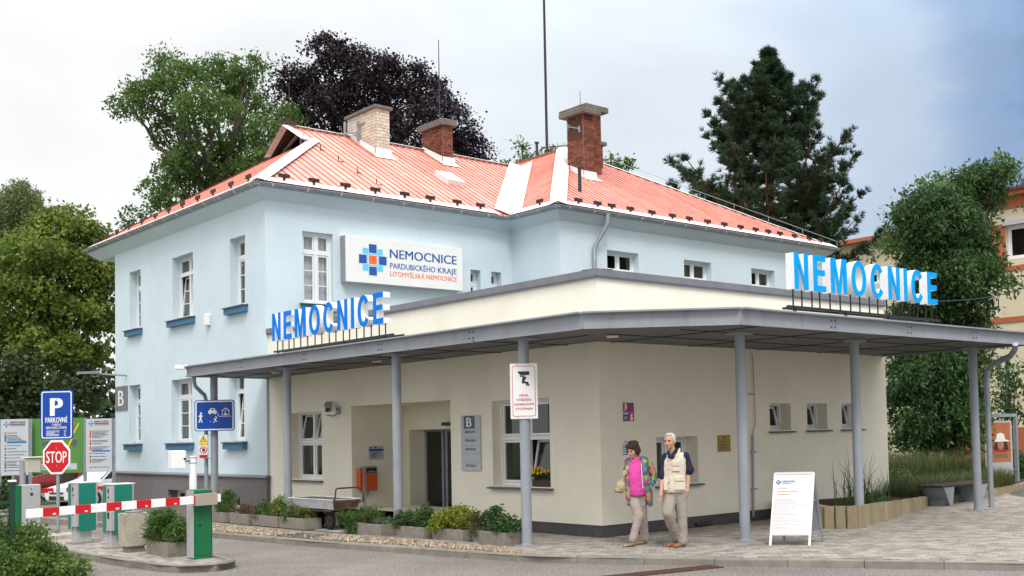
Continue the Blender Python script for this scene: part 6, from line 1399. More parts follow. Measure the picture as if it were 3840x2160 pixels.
def head(v, c, f, s=1.0):
    """skull, jaw, nose, ears; f = facing direction"""
    c = Vector(c); f = Vector(f).normalized(); r = f.cross(Vector((0, 0, 1))).normalized(); u = r.cross(f).normalized(); R_ = Matrix((r, f, u)).transposed()
    v.ellipsoid(c + u * .025 * s - f * .01 * s, (.074 * s, .096 * s, .10 * s), 18, 12, R_); v.ellipsoid(c - u * .035 * s + f * .022 * s, (.060 * s, .068 * s, .078 * s), 16, 10, R_); v.ellipsoid(c - u * .088 * s + f * .05 * s, (.03 * s, .03 * s, .022 * s), 10, 8, R_)
    v.cap(c + f * .088 * s + u * .012 * s, c + f * .108 * s - u * .022 * s, .009 * s, .014 * s, 10); v.ellipsoid(c + f * .075 * s - u * .052 * s, (.026 * s, .016 * s, .016 * s), 10, 8, R_); v.ellipsoid(c + f * .078 * s + u * .034 * s, (.055 * s, .016 * s, .012 * s), 10, 8, R_)
    for q in (-1, 1): v.ellipsoid(c + r * .077 * s * q - f * .012 * s + u * .0, (.012 * s, .022 * s, .034 * s), 10, 8, R_); v.ellipsoid(c + r * .042 * s * q + f * .062 * s - u * .02 * s, (.024 * s, .02 * s, .022 * s), 10, 8, R_)
    return r, f, u, R_
def face(t, c, fr, s=1.0, brow=None):
    r, f, u, R_ = fr; c = Vector(c)
    for q in (-1, 1):
        mb = MB(); mb.ellipsoid(c + r * .032 * s * q + f * .082 * s + u * .012 * s, (.013 * s, .008 * s, .006 * s), 10, 8, R_); obj('eye', mb, m_eye, t, smooth=True)
        mb = MB(); mb.ellipsoid(c + r * .032 * s * q + f * .088 * s + u * .034 * s, (.021 * s, .008 * s, .005 * s), 10, 8, R_); obj('eyebrow', mb, brow or m_brow, t, smooth=True)
    mb = MB(); mb.ellipsoid(c + f * .092 * s - u * .052 * s, (.022 * s, .006 * s, .005 * s), 10, 8, R_); obj('mouth', mb, m_lip, t, smooth=True)
RZ_ = math.atan2(TR.y, TR.x)
# --- man
man = thing('person', 'man in cream pocket vest, navy short sleeves and grey-beige trousers, walking', 'person', (-.36, -2.06, 0), RZ_, 'people walking past the entrance')
S = lambda cx, cy, y=0.0: Vector(((cx - 709) / 752, y, (1359 - cy) / 752))
hc = S(661, 172, -.05); fd_ = Vector((-.42, -.90, -.06)); v = Vol(); fr = head(v, hc, fd_, 1.0); nk = S(690, 300, .01)
v.cap(hc + Vector((.02, .03, -.07)), nk, .052, .058); v.ell(S(700, 400, .02), (.15, .09, .12)); v.ell(S(700, 600, .02), (.13, .085, .22)); v.cap(S(615, 345, .02), S(820, 330, .04), .05, .05)
sL, eL, wL = S(612, 350, .02), S(577, 590, .0), S(552, 735, -.08); sR, eR, wR = S(838, 340, .04), S(866, 545, .09), S(852, 700, .02)
v.chain([sL, eL, wL], [.048, .040, .027]); v.chain([sR, eR, wR], [.050, .042, .028]); hand(v, wL, (-.12, -.15, -1), (.35, -.9, .1), .45); hand(v, wR, (-.10, -.15, -1), (-.4, -.9, .1), .75)
hL, kL, aL = S(655, 790, .02), S(622, 985, -.17), S(695, 1250, .06); hR, kR, aR = S(770, 790, .03), S(778, 1010, .0), S(783, 1290, -.02)
v.chain([hL, kL, aL], [.075, .05, .036]); v.chain([hR, kR, aR], [.075, .05, .036])
v.fuse('body', m_skin, man, .0065, 3); face(man, hc, fr, 1.0)
h = Vol(); r, f, u, R_ = fr
h.ellipsoid(hc + u * .068 - f * .04, (.079, .082, .066), 16, 12, R_); h.ellipsoid(hc + u * .01 - f * .062, (.078, .048, .08), 16, 12, R_); h.ellipsoid(hc + u * .108 + f * .018, (.055, .05, .024), 12, 8, R_)
for q in (-1, 1): h.ellipsoid(hc + r * .072 * q + u * .045 - f * .02, (.014, .035, .045), 10, 8, R_)
h.fuse('hair', m_hair_w, man, .007, 3, .012, .02)
tr = Vol(); wst = S(700, 735, .02); tr.ell(S(702, 770, .03), (.165, .115, .10)); tr.chain([S(650, 790, .02), S(618, 975, -.17), S(672, 1140, -.05), S(706, 1262, .06)], [.108, .088, .074, .070]); tr.chain([S(772, 790, .03), S(780, 1000, .0), S(782, 1150, -.01), S(783, 1300, -.02)], [.108, .086, .078, .076]); tr.fuse('trousers', m_trs, man, .009, 4, .02, .09)
for (x, y, yy, rz) in ((672, 1330, .04, .3), (752, 1340, -.05, .25)):
    sh = Vol(); c = S(x, 1340, yy); d = Vector((-.80, -.60, 0)); sh.ell(c - d * .06 + Vector((0, 0, .005)), (.045, .05, .05)); sh.ell(c + d * .04 - Vector((0, 0, .0)), (.09, .046, .036), math.atan2(d.y, d.x)); sh.ell(c + d * .085 - Vector((0, 0, .008)), (.05, .048, .028), math.atan2(d.y, d.x)); sh.v = [(a, b, max(c_, .004)) for a, b, c_ in sh.v]; so_ = sh.fuse('shoe', m_shoe, man, .007, 3)
st = Vol(); st.chain([S(618, 352, .02), S(592, 480, .01), S(578, 560, .0)], [.068, .062, .066]); st.chain([S(835, 345, .04), S(862, 450, .07), S(880, 500, .08)], [.070, .070, .080]); st.ell(S(695, 360, .0), (.10, .085, .05)); st.cap(S(706, 290, .045), S(700, 330, .03), .058, .07); st.cap(S(640, 285, -.045), S(655, 345, -.105), .02, .024); st.cap(S(730, 262, -.02), S(680, 345, -.105), .022, .026); st.fuse('shirt', m_navy, man, .008, 3, .01, .04)
stripe = M('shirt_stripe', (.18, .03, .09), .8)
for k, (x0, x1) in enumerate(((862, 905), (842, 880))):
    mb = MB(); mb.tube([S(x0 - 18, 330, -.02), S(x0, 400, -.005), S(x1, 490, .0)], .004, 5); obj('shirt_stripe', mb, stripe, man)
vs = Vol(); vs.loft([(S(700, 752, .02), .150, .110), (S(699, 735, .015), .176, .130), (S(699, 690, .012), .184, .136), (S(700, 640, .012), .180, .132), (S(704, 560, .015), .176, .126), (S(708, 470, .018), .178, .124), (S(712, 400, .022), .178, .120), (S(716, 355, .025), .168, .105), (S(716, 325, .03), .130, .075), (S(716, 305, .035), .080, .045)]); vs.cap(S(634, 350, .01), S(800, 335, .03), .055, .058); vs.cap(S(775, 255, .03), S(742, 340, -.055), .016, .026); vs.cap(S(638, 318, -.04), S(648, 375, -.09), .016, .024); vs.fuse('vest', m_vest, man, .009, 3, .014, .06)
def vpatch(x0, x1, y0, y1, dy, name, m=m_vest, th=.014):
    a, b = S(x0, y1, dy), S(x1, y0, dy); vb = Vol(); vb.box(a.x, b.x, dy - th, dy + .05, a.z, b.z); vb.fuse(name, m, man, .006, 2)
vpatch(678, 768, 390, 445, -.112, 'pocket'); vpatch(678, 768, 455, 505, -.118, 'pocket'); vpatch(700, 815, 565, 615, -.118, 'pocket_flap'); vpatch(700, 815, 628, 715, -.120, 'pocket'); vpatch(580, 630, 620, 715, -.108, 'pocket')
mb = MB(); mb.tube([S(648, 385, -.115), S(640, 490, -.128), S(638, 620, -.130), S(648, 735, -.122)], .006, 6); obj('placket', mb, m_vest, man)
for y, x in ((490, 641), (628, 641), (752, 650)): mb = MB(); c = S(x, y, -.135); mb.ellipsoid(c, (.009, .006, .009), 10, 8); obj('button', mb, m_dark, man, smooth=True)
# --- woman
wom = thing('person', 'woman in bright floral jacket and pink polo shirt, walking with eyes lowered', 'person', (-.57, -1.40, 0), RZ_, 'people walking past the entrance')
S = lambda cx, cy, y=0.0: Vector(((cx - 256) / 737, y, (1343 - cy) / 737))
hc = S(243, 272, -.05); fd_ = Vector((-.55, -.80, -.38)); v = Vol(); fr = head(v, hc, fd_, .93); nk = S(275, 365, .01)
v.cap(hc + Vector((.02, .03, -.06)), nk, .047, .052); v.ell(S(280, 460, .02), (.14, .09, .11)); v.ell(S(280, 620, .02), (.12, .085, .2)); v.cap(S(205, 385, .02), S(370, 385, .04), .045, .045)
sL, eL, wL = S(195, 395, .03), S(168, 640, .10), S(138, 570, -.08); sR, eR, wR = S(385, 395, .05), S(478, 575, .08), S(432, 680, -.06)
v.chain([sL, eL, wL], [.042, .036, .025]); v.chain([sR, eR, wR], [.042, .036, .025]); hand(v, wL, (-.05, -.25, 1), (.6, -.6, .2), 1.0, s=.9); hand(v, wR, (-.75, -.35, -.3), (-.2, -.5, .7), .8, s=.9)
v.chain([S(245, 800, .02), S(300, 1020, -.12), S(220, 1262, -.18)], [.07, .048, .034]); v.chain([S(330, 800, .03), S(338, 1050, .08), S(362, 1275, .16)], [.07, .048, .034]); v.fuse('body', m_skin2, wom, .0065, 3); face(wom, hc, fr, .93, m_hair_b)
h = Vol(); r, f, u, R_ = fr
h.ellipsoid(hc + u * .062 - f * .03, (.100, .108, .086), 16, 12, R_); h.ellipsoid(hc - u * .01 - f * .06, (.104, .07, .10), 16, 12, R_); h.ellipsoid(hc + u * .085 + f * .045, (.07, .05, .035), 12, 8, R_)
for q in (-1, 1): h.ellipsoid(hc + r * .082 * q - u * .0 - f * .012, (.026, .05, .075), 10, 8, R_)
h.fuse('hair', m_hair_b, wom, .008, 2, .03, .035)
tr = Vol(); tr.ell(S(285, 800, .03), (.145, .112, .10)); tr.chain([S(245, 810, .02), S(300, 1010, -.12), S(262, 1130, -.14), S(222, 1262, -.18)], [.098, .078, .068, .062]); tr.chain([S(332, 810, .03), S(336, 1030, .07), S(350, 1150, .12), S(362, 1278, .16)], [.098, .078, .068, .064]); tr.fuse('trousers', m_trs2, wom, .009, 4, .02, .09)
for (x, y, yy, tip) in ((190, 1318, -.2, .05), (325, 1325, .14, .0)):
    sh = Vol(); c = S(x, y, yy); d = Vector((-.85, -.52, -.12 if tip else 0)).normalized(); sh.ell(c - d * .06 + Vector((0, 0, .01)), (.04, .042, .042)); sh.ell(c + d * .035, (.085, .04, .03), math.atan2(d.y, d.x)); sh.ell(c + d * .08 - Vector((0, 0, .005)), (.045, .04, .025), math.atan2(d.y, d.x)); sh.v = [(a, b, max(c_, .004)) for a, b, c_ in sh.v]; sh.fuse('shoe', m_shoe2, wom, .007, 3)
pk = Vol(); pk.loft([(S(288, 785, .0), .118, .112), (S(287, 768, .0), .132, .126), (S(284, 720, -.005), .134, .134), (S(280, 650, -.012), .130, .136), (S(275, 580, -.02), .124, .138), (S(272, 510, -.02), .122, .135), (S(274, 450, -.015), .122, .122), (S(276, 405, -.005), .112, .10), (S(278, 380, .0), .075, .07)]); pk.cap(S(322, 335, .0), S(285, 392, -.09), .018, .024); pk.cap(S(222, 362, -.06), S(245, 398, -.1), .014, .02); pk.cap(S(300, 350, .04), S(310, 385, .04), .05, .055); pk.fuse('polo_shirt', m_pinkc, wom, .008, 3, .012, .06)
jk = Vol(); jk.loft([(S(305, 890, .07), .165, .07), (S(300, 800, .07), .172, .085), (S(295, 680, .07), .166, .09), (S(290, 560, .065), .160, .092), (S(290, 450, .06), .160, .095), (S(290, 395, .05), .150, .08), (S(290, 375, .045), .11, .05)]); jk.cap(S(205, 395, .02), S(375, 385, .04), .062, .064)
jk.chain([S(200, 400, -.02), S(185, 560, -.05), S(178, 700, -.06), S(178, 830, -.05), S(180, 880, -.05)], [.050, .042, .038, .032, .026]); jk.chain([S(375, 390, -.03), S(372, 520, -.06), S(392, 660, -.07), S(415, 800, -.06), S(430, 880, -.05)], [.062, .056, .056, .050, .042]); jk.ell(S(420, 790, .03), (.06, .09, .14)); jk.ell(S(200, 790, .05), (.04, .08, .12))
jk.chain([S(392, 395, .05), S(445, 490, .07), S(480, 575, .07), S(452, 655, -.02)], [.068, .066, .060, .052]); jk.chain([S(192, 400, .03), S(170, 520, .07), S(166, 640, .10), S(150, 600, .0)], [.062, .056, .05, .045]); jk.fuse('jacket', m_floral, wom, .009, 3, .014, .05)
jl = MB(); jl.tube([S(338, 420, -.135), S(342, 560, -.155), S(350, 700, -.15)], .006, 5); obj('jacket_edge', jl, m_white, wom)
bag = thing('handbag', 'cream leather shoulder bag hanging at the left side of the woman', 'bag', (0, 0, 0), RZ_); bc = S(97, 660, -.06); bw = Matrix.Rotation(RZ_, 3, 'Z') @ bc; bag.location = wom.location + bw
bv = Vol(); bv.ell((0, 0, -.02), (.085, .06, .105)); bv.ell((-.03, 0, -.07), (.075, .055, .05)); bv.ell((.04, 0, .06), (.035, .03, .07)); bv.fuse('pouch', m_bag, bag, .008, 3, .02, .04)
mb = MB(); a = S(132, 600, -.09) - bc; mb.tube([Vector((.045, 0, .09)), a, S(150, 540, -.11) - bc, S(172, 440, -.05) - bc, S(192, 372, .02) - bc], .009, 6); mb.tube([Vector((.03, .02, .08)), S(150, 560, -.05) - bc, S(182, 440, -.03) - bc, S(200, 372, .03) - bc], .009, 6); obj('strap', mb, m_bag, bag)
# ---------------------------------------------------------------- vegetation
DENS = 1.0
def unit(n): v = RNG.normal(size=(n, 3)); return v / np.linalg.norm(v, axis=1, keepdims=True)
def leaf_mesh(name, C, size, aspect=.55, droop=0.0, svar=.35, fold=.25, dirs=None):
    """C (n,3) leaf positions -> folded diamond leaves, free orientation"""
    n = len(C); d = unit(n) if dirs is None else dirs + .35 * unit(n); d[:, 2] -= droop; d /= np.linalg.norm(d, axis=1, keepdims=True)
    s = np.cross(d, unit(n)); s /= np.linalg.norm(s, axis=1, keepdims=True) + 1e-9; nn = np.cross(d, s)
    L_ = (size * RNG.uniform(1 - svar, 1 + svar, n))[:, None]; w = L_ * aspect * .5
    V = np.stack([C, C + d * L_ * .5 + s * w + nn * w * fold, C + d * L_, C + d * L_ * .5 - s * w + nn * w * fold], 1)
    return fast_mesh(name, V, 4)
def cloud(blobs, per, clump, nclump, shell=.45):
    """blobs: (centre, (rx,ry,rz)); nclump clumps per blob scaled by volume, 'per' leaves each"""
    out = []
    for c, r in blobs:
        r = np.array(r, float); c = np.array(c, float); k = max(6, int(nclump * (r[0] * r[1] * r[2]) ** .6 * DENS)); d = unit(k); rad = RNG.uniform(shell, 1.0, k) ** .6
        cc = c + d * rad[:, None] * r
        for q in cc:
            m = int(per * RNG.uniform(.6, 1.4)); out.append(q + np.clip(RNG.normal(size=(m, 3)), -1.7, 1.7) * clump * RNG.uniform(.6, 1.3) * np.array([1, 1, .75]))
    return np.concatenate(out)
def limb(mb, a, b, r0, r1, wob=.06, seg=6, sag=0.0, n=7):
    a, b = Vector(a), Vector(b); ln = (b - a).length; P_ = []
    for i in range(seg + 1):
        t = i / seg; p = a.lerp(b, t); w = math.sin(pi * t) * wob * ln
        P_.append(p + Vector((random.uniform(-1, 1) * w * .6, random.uniform(-1, 1) * w * .6, -sag * ln * math.sin(pi * t))))
    mb.tube(P_, [r0 + (r1 - r0) * (i / seg) ** .8 for i in range(seg + 1)], n, caps=False); return P_
def tree(name, label, cat, base, fork, blobs, leafm, barkm, tr=.25, size=.22, per=22, clump=.30, nclump=16, aspect=.55, droop=.15, shell=.45, group='trees around the hospital', sprays=0):
    base = Vector(base); t = thing(name, label, cat, base, 0, group); mb = MB(); fk = Vector(fork); limb(mb, (0, 0, -.3), fk - base, tr, tr * .7, .02, 8, n=10)
    for c, r in blobs:
        c = Vector(c); P_ = limb(mb, fk - base - Vector((0, 0, random.uniform(0, .25) * (fk.z - base.z))), c - base, tr * .55, tr * .10, .07, 7, .04)
        for _ in range(5):
            d = Vector(unit(1)[0]) ; e = c - base + Vector((d.x * r[0], d.y * r[1], abs(d.z) * r[2])) * .8; limb(mb, P_[random.randint(3, 6)], e, tr * .16, tr * .04, .08, 4, n=5)
    obj('trunk', mb, barkm, t, smooth=60)
    C = cloud([(Vector(c) - base, r) for c, r in blobs], per, clump, nclump, shell)
    if sprays:
        ex_ = []; wts = np.array([r[0] * r[2] for c, r in blobs]); wts = wts / wts.sum()
        for k in RNG.choice(len(blobs), sprays, p=wts):
            c, r = blobs[k]; d = unit(1)[0]; d[2] = abs(d[2]) * .8; p0 = np.array(Vector(c) - base) + d * np.array(r) * .85; out_ = d * np.array([1, 1, .3]); ln = RNG.uniform(.5, 1.3); m = int(ln * 34)
            q = np.sort(RNG.uniform(0, 1, m)); ex_.append(p0 + out_ * (q * ln * .75)[:, None] + np.stack([np.zeros(m), np.zeros(m), .25 * ln * q - .95 * ln * q ** 2], 1) + RNG.normal(size=(m, 3)) * .055)
        C = np.concatenate([C] + ex_)
    me = leaf_mesh('crown', C, size, aspect, droop); me.materials.append(leafm); obj('crown', me, None, t)
    return t
def B3(px, py, dep, rpx, rpz=None, dd=1.0):
    p = at(px, py, dep); k = dep / FPX; return (p, (rpx * k, rpx * k * dd, (rpz or rpx) * k))
lf_ash = leaf_mat('ash_leaf', (.085, .155, .034), .42, .4, .02, tip=(.16, .25, .06))
lf_cop = leaf_mat('copper_beech_leaf', (.020, .011, .018), .15, .5, .03, tip=(.032, .02, .028))
lf_lin = leaf_mat('linden_leaf', (.11, .175, .028), .42, .45, .025, tip=(.36, .41, .09))
lf_bir = leaf_mat('birch_leaf', (.13, .18, .06), .35, .35, .02)
lf_vine = leaf_mat('dark_ash_leaf', (.045, .10, .028), .35, .5, .02, tip=(.10, .18, .045))
lf_pine = leaf_mat('pine_needle', (.026, .060, .030), .12, .4, .015, tip=(.05, .09, .04))
# ash behind the left end of the roof
D = 52
bl = [B3(*q) for q in ((560, 370, D, 95, 75), (480, 390, D + 1, 60, 45), (690, 300, D - 1, 95, 70), (640, 240, D, 60, 45), (830, 290, D + 1, 85, 70), (935, 260, D, 60, 60), (780, 400, D - 2, 110, 80), (920, 390, D + 2, 85, 80), (660, 500, D + 1, 80, 75), (760, 590, D, 100, 90), (650, 620, D - 1, 60, 60), (900, 560, D + 1, 80, 90), (1010, 520, D, 90, 100), (1060, 440, D + 2, 55, 60), (700, 720, D, 90, 70), (590, 700, D + 1, 35, 50), (860, 660, D, 60, 60), (990, 620, D - 1, 60, 60), (1090, 560, D, 45, 60), (600, 770, D, 40, 40))]
bs = at(790, 1500, D); tree('ash_tree', 'tall loose green ash tree behind the left end of the red roof', 'tree', (bs.x, bs.y, -.2), at(790, 640, D), bl, lf_ash, m_bark, .34, .17, 70, .30, 20, sprays=260)
# copper beech
D = 57
bl = [B3(*q) for q in ((1230, 190, D, 70, 60), (1300, 260, D, 110, 90), (1400, 260, D - 1, 90, 70), (1190, 300, D + 1, 70, 60), (1110, 290, D, 60, 45), (1070, 330, D, 35, 40), (1130, 380, D + 1, 80, 55), (1250, 390, D - 1, 90, 80), (1370, 360, D + 1, 110, 90), (1480, 290, D, 80, 70), (1560, 280, D, 50, 50), (1500, 390, D, 100, 90), (1600, 360, D + 1, 80, 80), (1650, 420, D - 1, 80, 80), (1720, 470, D, 60, 70), (1760, 540, D, 45, 50), (1560, 480, D - 1, 110, 80), (1400, 480, D, 110, 80), (1240, 480, D + 1, 90, 70), (1110, 460, D + 1, 45, 50), (1690, 560, D, 90, 50), (1800, 590, D, 30, 25))]
bs = at(1320, 1500, D); tree('copper_beech', 'dark purple copper beech rising behind the chimneys', 'tree', (bs.x, bs.y, -.2), at(1320, 470, D), bl, lf_cop, M('dark_bark', (.03, .027, .026), .9, var=.3), .36, .15, 70, .30, 19, aspect=.75, sprays=260)
# lindens and weeping birch at the left
D = 46
bl = [B3(*q) for q in ((230, 850, D, 110, 60), (330, 900, D + 1, 70, 55), (150, 950, D - 1, 130, 80), (300, 1010, D, 110, 80), (60, 980, D, 90, 80), (390, 1020, D + 1, 60, 80), (100, 1120, D - 1, 130, 100), (260, 1160, D, 120, 90), (380, 1180, D + 1, 70, 90), (30, 1250, D, 100, 90), (180, 1300, D - 1, 110, 80), (320, 1330, D + 2, 60, 60))]
bs = at(255, 1900, D); tree('linden_tree', 'broad flowering linden tree left of the blue building', 'tree', (bs.x, bs.y, -.1), at(245, 1300, D), bl, lf_lin, m_bark, .34, .16, 70, .30, 36, aspect=.8, sprays=200)
D = 42
bl = [B3(*q) for q in ((40, 1420, D, 110, 70), (180, 1470, D, 90, 60), (60, 1540, D, 110, 40), (310, 1440, D + 3, 60, 60))]
bs = at(80, 1850, D); tree('linden_tree', 'low shady linden branches behind the sign boards at the left', 'tree', (bs.x, bs.y, -.1), at(90, 1500, D), bl, leaf_mat('shade_leaf', (.035, .055, .014), .3, .4, .02), m_bark, .30, .17, 70, .32, 38, aspect=.8)
D = 60; t = thing('weeping_birch', 'weeping birch with hanging twigs at the upper left edge', 'tree', (at(80, 1900, D).x, at(80, 1900, D).y, -.1), 0, 'trees around the hospital'); b0 = t.location.copy(); mb = MB(); top = at(85, 680, D); limb(mb, (0, 0, 0), top - b0, .35, .05, .01, 8); pts_ = []; dr_ = []
for k in range(520):
    px, py = RNG.uniform(-40, 160), 0; py = 658 + ((px - 75) / 95) ** 2 * 70 + RNG.uniform(0, 210); p = np.array(at(px, py, D + RNG.uniform(-2, 2)) - b0); ln = RNG.uniform(1.6, 4.2); m = int(ln * 22); zz = RNG.uniform(0, 1, m) * ln
    q = np.repeat(p[None], m, 0); q[:, 2] -= zz; q[:, :2] += RNG.normal(size=(m, 2)) * .09; pts_.append(q)
    if k % 3 == 0: limb(mb, (top - b0) * .9, p, .05, .01, .1, 4, -.06, 4); mb.tube([p, p - np.array([0, 0, ln * .8])], .008, 3, caps=False)
obj('trunk', mb, m_bark, t); me = leaf_mesh('crown', np.concatenate(pts_), .16, .5, .9); me.materials.append(lf_bir); obj('crown', me, None, t)
# treetops that peep over the roof
D = 56
for lab, L_ in (('small green treetop above the far left eave', [(505, 815, 50, 38), (480, 845, 30, 25), (540, 800, 25, 25)]), ('sprig of light green treetop left of the tall chimney', [(1965, 580, 22, 35), (1990, 600, 25, 20), (2060, 560, 22, 22), (1958, 545, 10, 15), (1900, 615, 25, 7)]), ('thin light green treetop right of the tall chimney', [(2290, 600, 28, 14), (2330, 620, 30, 14), (2360, 610, 15, 10)])):
    bl = [B3(px, py, D, r, rz) for px, py, r, rz in L_]; bs = at(L_[0][0], 1500, D); tree('background_tree', lab, 'tree', (bs.x, bs.y, -.1), bl[0][0] - Vector((0, 0, 1.5)), bl, lf_ash, m_bark, .18, .2, 16, .22, 26)
D = 70
bl = [B3(px, py, D, r, rz) for px, py, r, rz in ((3790, 700, 45, 30), (3835, 670, 35, 45), (3860, 720, 40, 40))]; bs = at(3820, 1500, D); tree('background_tree', 'hazy birch top above the terracotta cornice at the right edge', 'tree', (bs.x, bs.y, -.1), bl[0][0] - Vector((0, 0, 2)), bl, leaf_mat('pale_birch_leaf', (.10, .14, .09), .3, .3, .02), m_bark, .2, .2, 14, .3, 14)
# creeper-clad tree by the right end
D = 31
bl = [B3(*q) for q in ((3420, 790, D, 75, 50), (3370, 800, D, 45, 30), (3500, 760, D - 1, 80, 60), (3450, 880, D, 95, 80), (3560, 830, D - 1, 100, 90), (3640, 700, D + 1, 80, 70), (3700, 660, D + 1, 70, 60), (3705, 745, D + 1, 45, 75), (3630, 880, D, 80, 90), (3665, 960, D, 65, 80), (3745, 1030, D - 1, 35, 45), (3480, 1000, D, 100, 90), (3590, 1020, D - 1, 110, 100), (3520, 1120, D, 120, 90), (3620, 1150, D, 80, 90), (3440, 1200, D + 1, 100, 90), (3560, 1260, D + 1, 120, 100), (3640, 1250, D + 2, 55, 90), (3420, 1380, D + 1, 95, 100), (3540, 1400, D - .5, 120, 100), (3640, 1380, D, 60, 110), (3420, 1520, D + 1, 90, 90), (3540, 1540, D - .5, 110, 90), (3630, 1520, D, 70, 90), (3470, 1640, D + .5, 110, 50), (3590, 1640, D, 90, 50))]
bs = at(3560, 1750, D + 2); tree('creeper_tree', 'dense dark green hanging tree beside the right end of the cream wall', 'tree', (bs.x, bs.y, 0), at(3560, 1150, D + 1), bl, lf_vine, m_bark, .20, .15, 60, .22, 62, aspect=.4, droop=.7, shell=.3, sprays=420)
bl = [B3(px, py, D, r, rz) for px, py, r, rz in ((3520, 680, 14, 28), (3470, 690, 12, 20), (3350, 905, 40, 22), (3340, 930, 30, 20), (3790, 1060, 30, 30), (3760, 600, 18, 14), (3790, 625, 14, 8))]; bs = at(3500, 1750, D); tree('creeper_tree', 'light green twigs sticking out of the dark hanging tree', 'tree', (bs.x + 1.2, bs.y + 1.2, 0), at(3530, 900, D + 1.5), bl, leaf_mat('light_ash_leaf', (.09, .16, .04), .4, .3, .02), m_bark, .05, .16, 20, .16, 60, aspect=.42, droop=.6)
D = 34
bl = [B3(px, py, D, r, rz) for px, py, r, rz in ((3790, 1480, 60, 70), (3830, 1540, 50, 60), (3740, 1560, 60, 60), (3760, 1420, 35, 60), (3815, 1400, 25, 50))]; bs = at(3790, 1750, D); tree('rowan_shrub', 'leafy shrub behind the poster stand before the terracotta plinth', 'shrub', (bs.x, bs.y, 0), at(3790, 1650, D), bl, lf_vine, m_bark, .08, .16, 22, .2, 26, group='shrubs by the paths')
# pine
D = 46; base = at(2890, 1560, D); t = thing('pine_tree', 'dark green pine tree behind the right slope of the red roof', 'tree', (base.x, base.y, -.1), 0, 'trees around the hospital'); b0 = t.location.copy(); top = at(2880, 165, D); mb = MB(); H_ = top.z + .1
ax = lambda z: Vector(((top.x - base.x) * z / H_, (top.y - base.y) * z / H_, z)); mb.tube([ax(H_ * k / 12) for k in range(13)], [.34 * (1 - k / 12) ** .8 + .02 for k in range(13)], 9); kpm = FPX / D
prof = [(160, 4), (190, 12), (230, 30), (300, 100), (360, 165), (420, 215), (480, 215), (540, 200), (600, 240), (650, 330), (700, 390), (760, 380), (820, 370), (880, 400), (930, 450), (960, 430), (1010, 300)]
tip_, dirn = [], []
def pr(py): 
    for (a, ra), (b, rb_) in zip(prof, prof[1:]):
        if a <= py <= b: return (ra + (rb_ - ra) * (py - a) / (b - a)) / kpm
    return .3
py = 172
while py < 1010:
    z = at(2885, py + 40, D).z - b0.z; nbr = 5 if py < 420 else 6 if py < 620 else 8; a0 = RNG.uniform(0, 6.28)
    for j in range(nbr):
        an = a0 + 2 * pi * j / nbr + RNG.uniform(-.25, .25); R_ = pr(py) * (RNG.uniform(.5, 1.15) if py < 620 else RNG.uniform(.62, 1.14)); d = Vector((math.cos(an), math.sin(an), 0)); s = ax(max(.5, z - R_ * .06)); rise = .17 if py > 600 else .3
        P_ = [s + d * R_ * q + Vector((0, 0, R_ * (rise * q + .22 * q ** 3 - .10 * math.sin(pi * q)))) for q in [k / 7 for k in range(8)]]; mb.tube(P_, [.085 * (R_ / 4 + .3) * (1 - q / 8.5) for q in range(8)], 5, caps=False)
        for k in range(3, 8):
            for side in ((-1, 1) if k < 7 else (0,)):
                for m in range(3):
                    ln = R_ * (.30 - .02 * k) * RNG.uniform(.5, 1.1); sd = Vector((-d.y, d.x, 0)) * side; e = P_[k] + (sd * .8 + d * .6) * ln + Vector((0, 0, ln * RNG.uniform(.0, .5)))
                    if ln > .25: mb.tube([P_[k], e], [.018, .008], 3, caps=False)
                    nt = max(3, int(ln / .16)); 
                    for q in range(nt + 1): c = P_[k].lerp(e, (q + .4) / (nt + .4)); tip_.append(np.array(c) + RNG.normal(size=3) * .07); dirn.append(np.array((e - P_[k]).normalized() * .6 + Vector((0, 0, .55))))
    py += 40 if py < 600 else 56
obj('trunk', mb, m_bark_red, t); tip_ = np.array(tip_); dirn = np.array(dirn); NN = 26
C = np.repeat(tip_, NN, 0); Dn = np.repeat(dirn, NN, 0) + .75 * unit(len(C)); Dn /= np.linalg.norm(Dn, axis=1, keepdims=True); C = C + Dn * RNG.uniform(0, .1, len(C))[:, None]; s = np.cross(Dn, unit(len(C))); s /= np.linalg.norm(s, axis=1, keepdims=True); L_ = RNG.uniform(.10, .21, len(C))[:, None]
me = fast_mesh('crown', np.stack([C - s * .012, C + s * .012, C + Dn * L_ + s * .005, C + Dn * L_ - s * .005], 1), 4); me.materials.append(lf_pine); obj('crown', me, None, t)

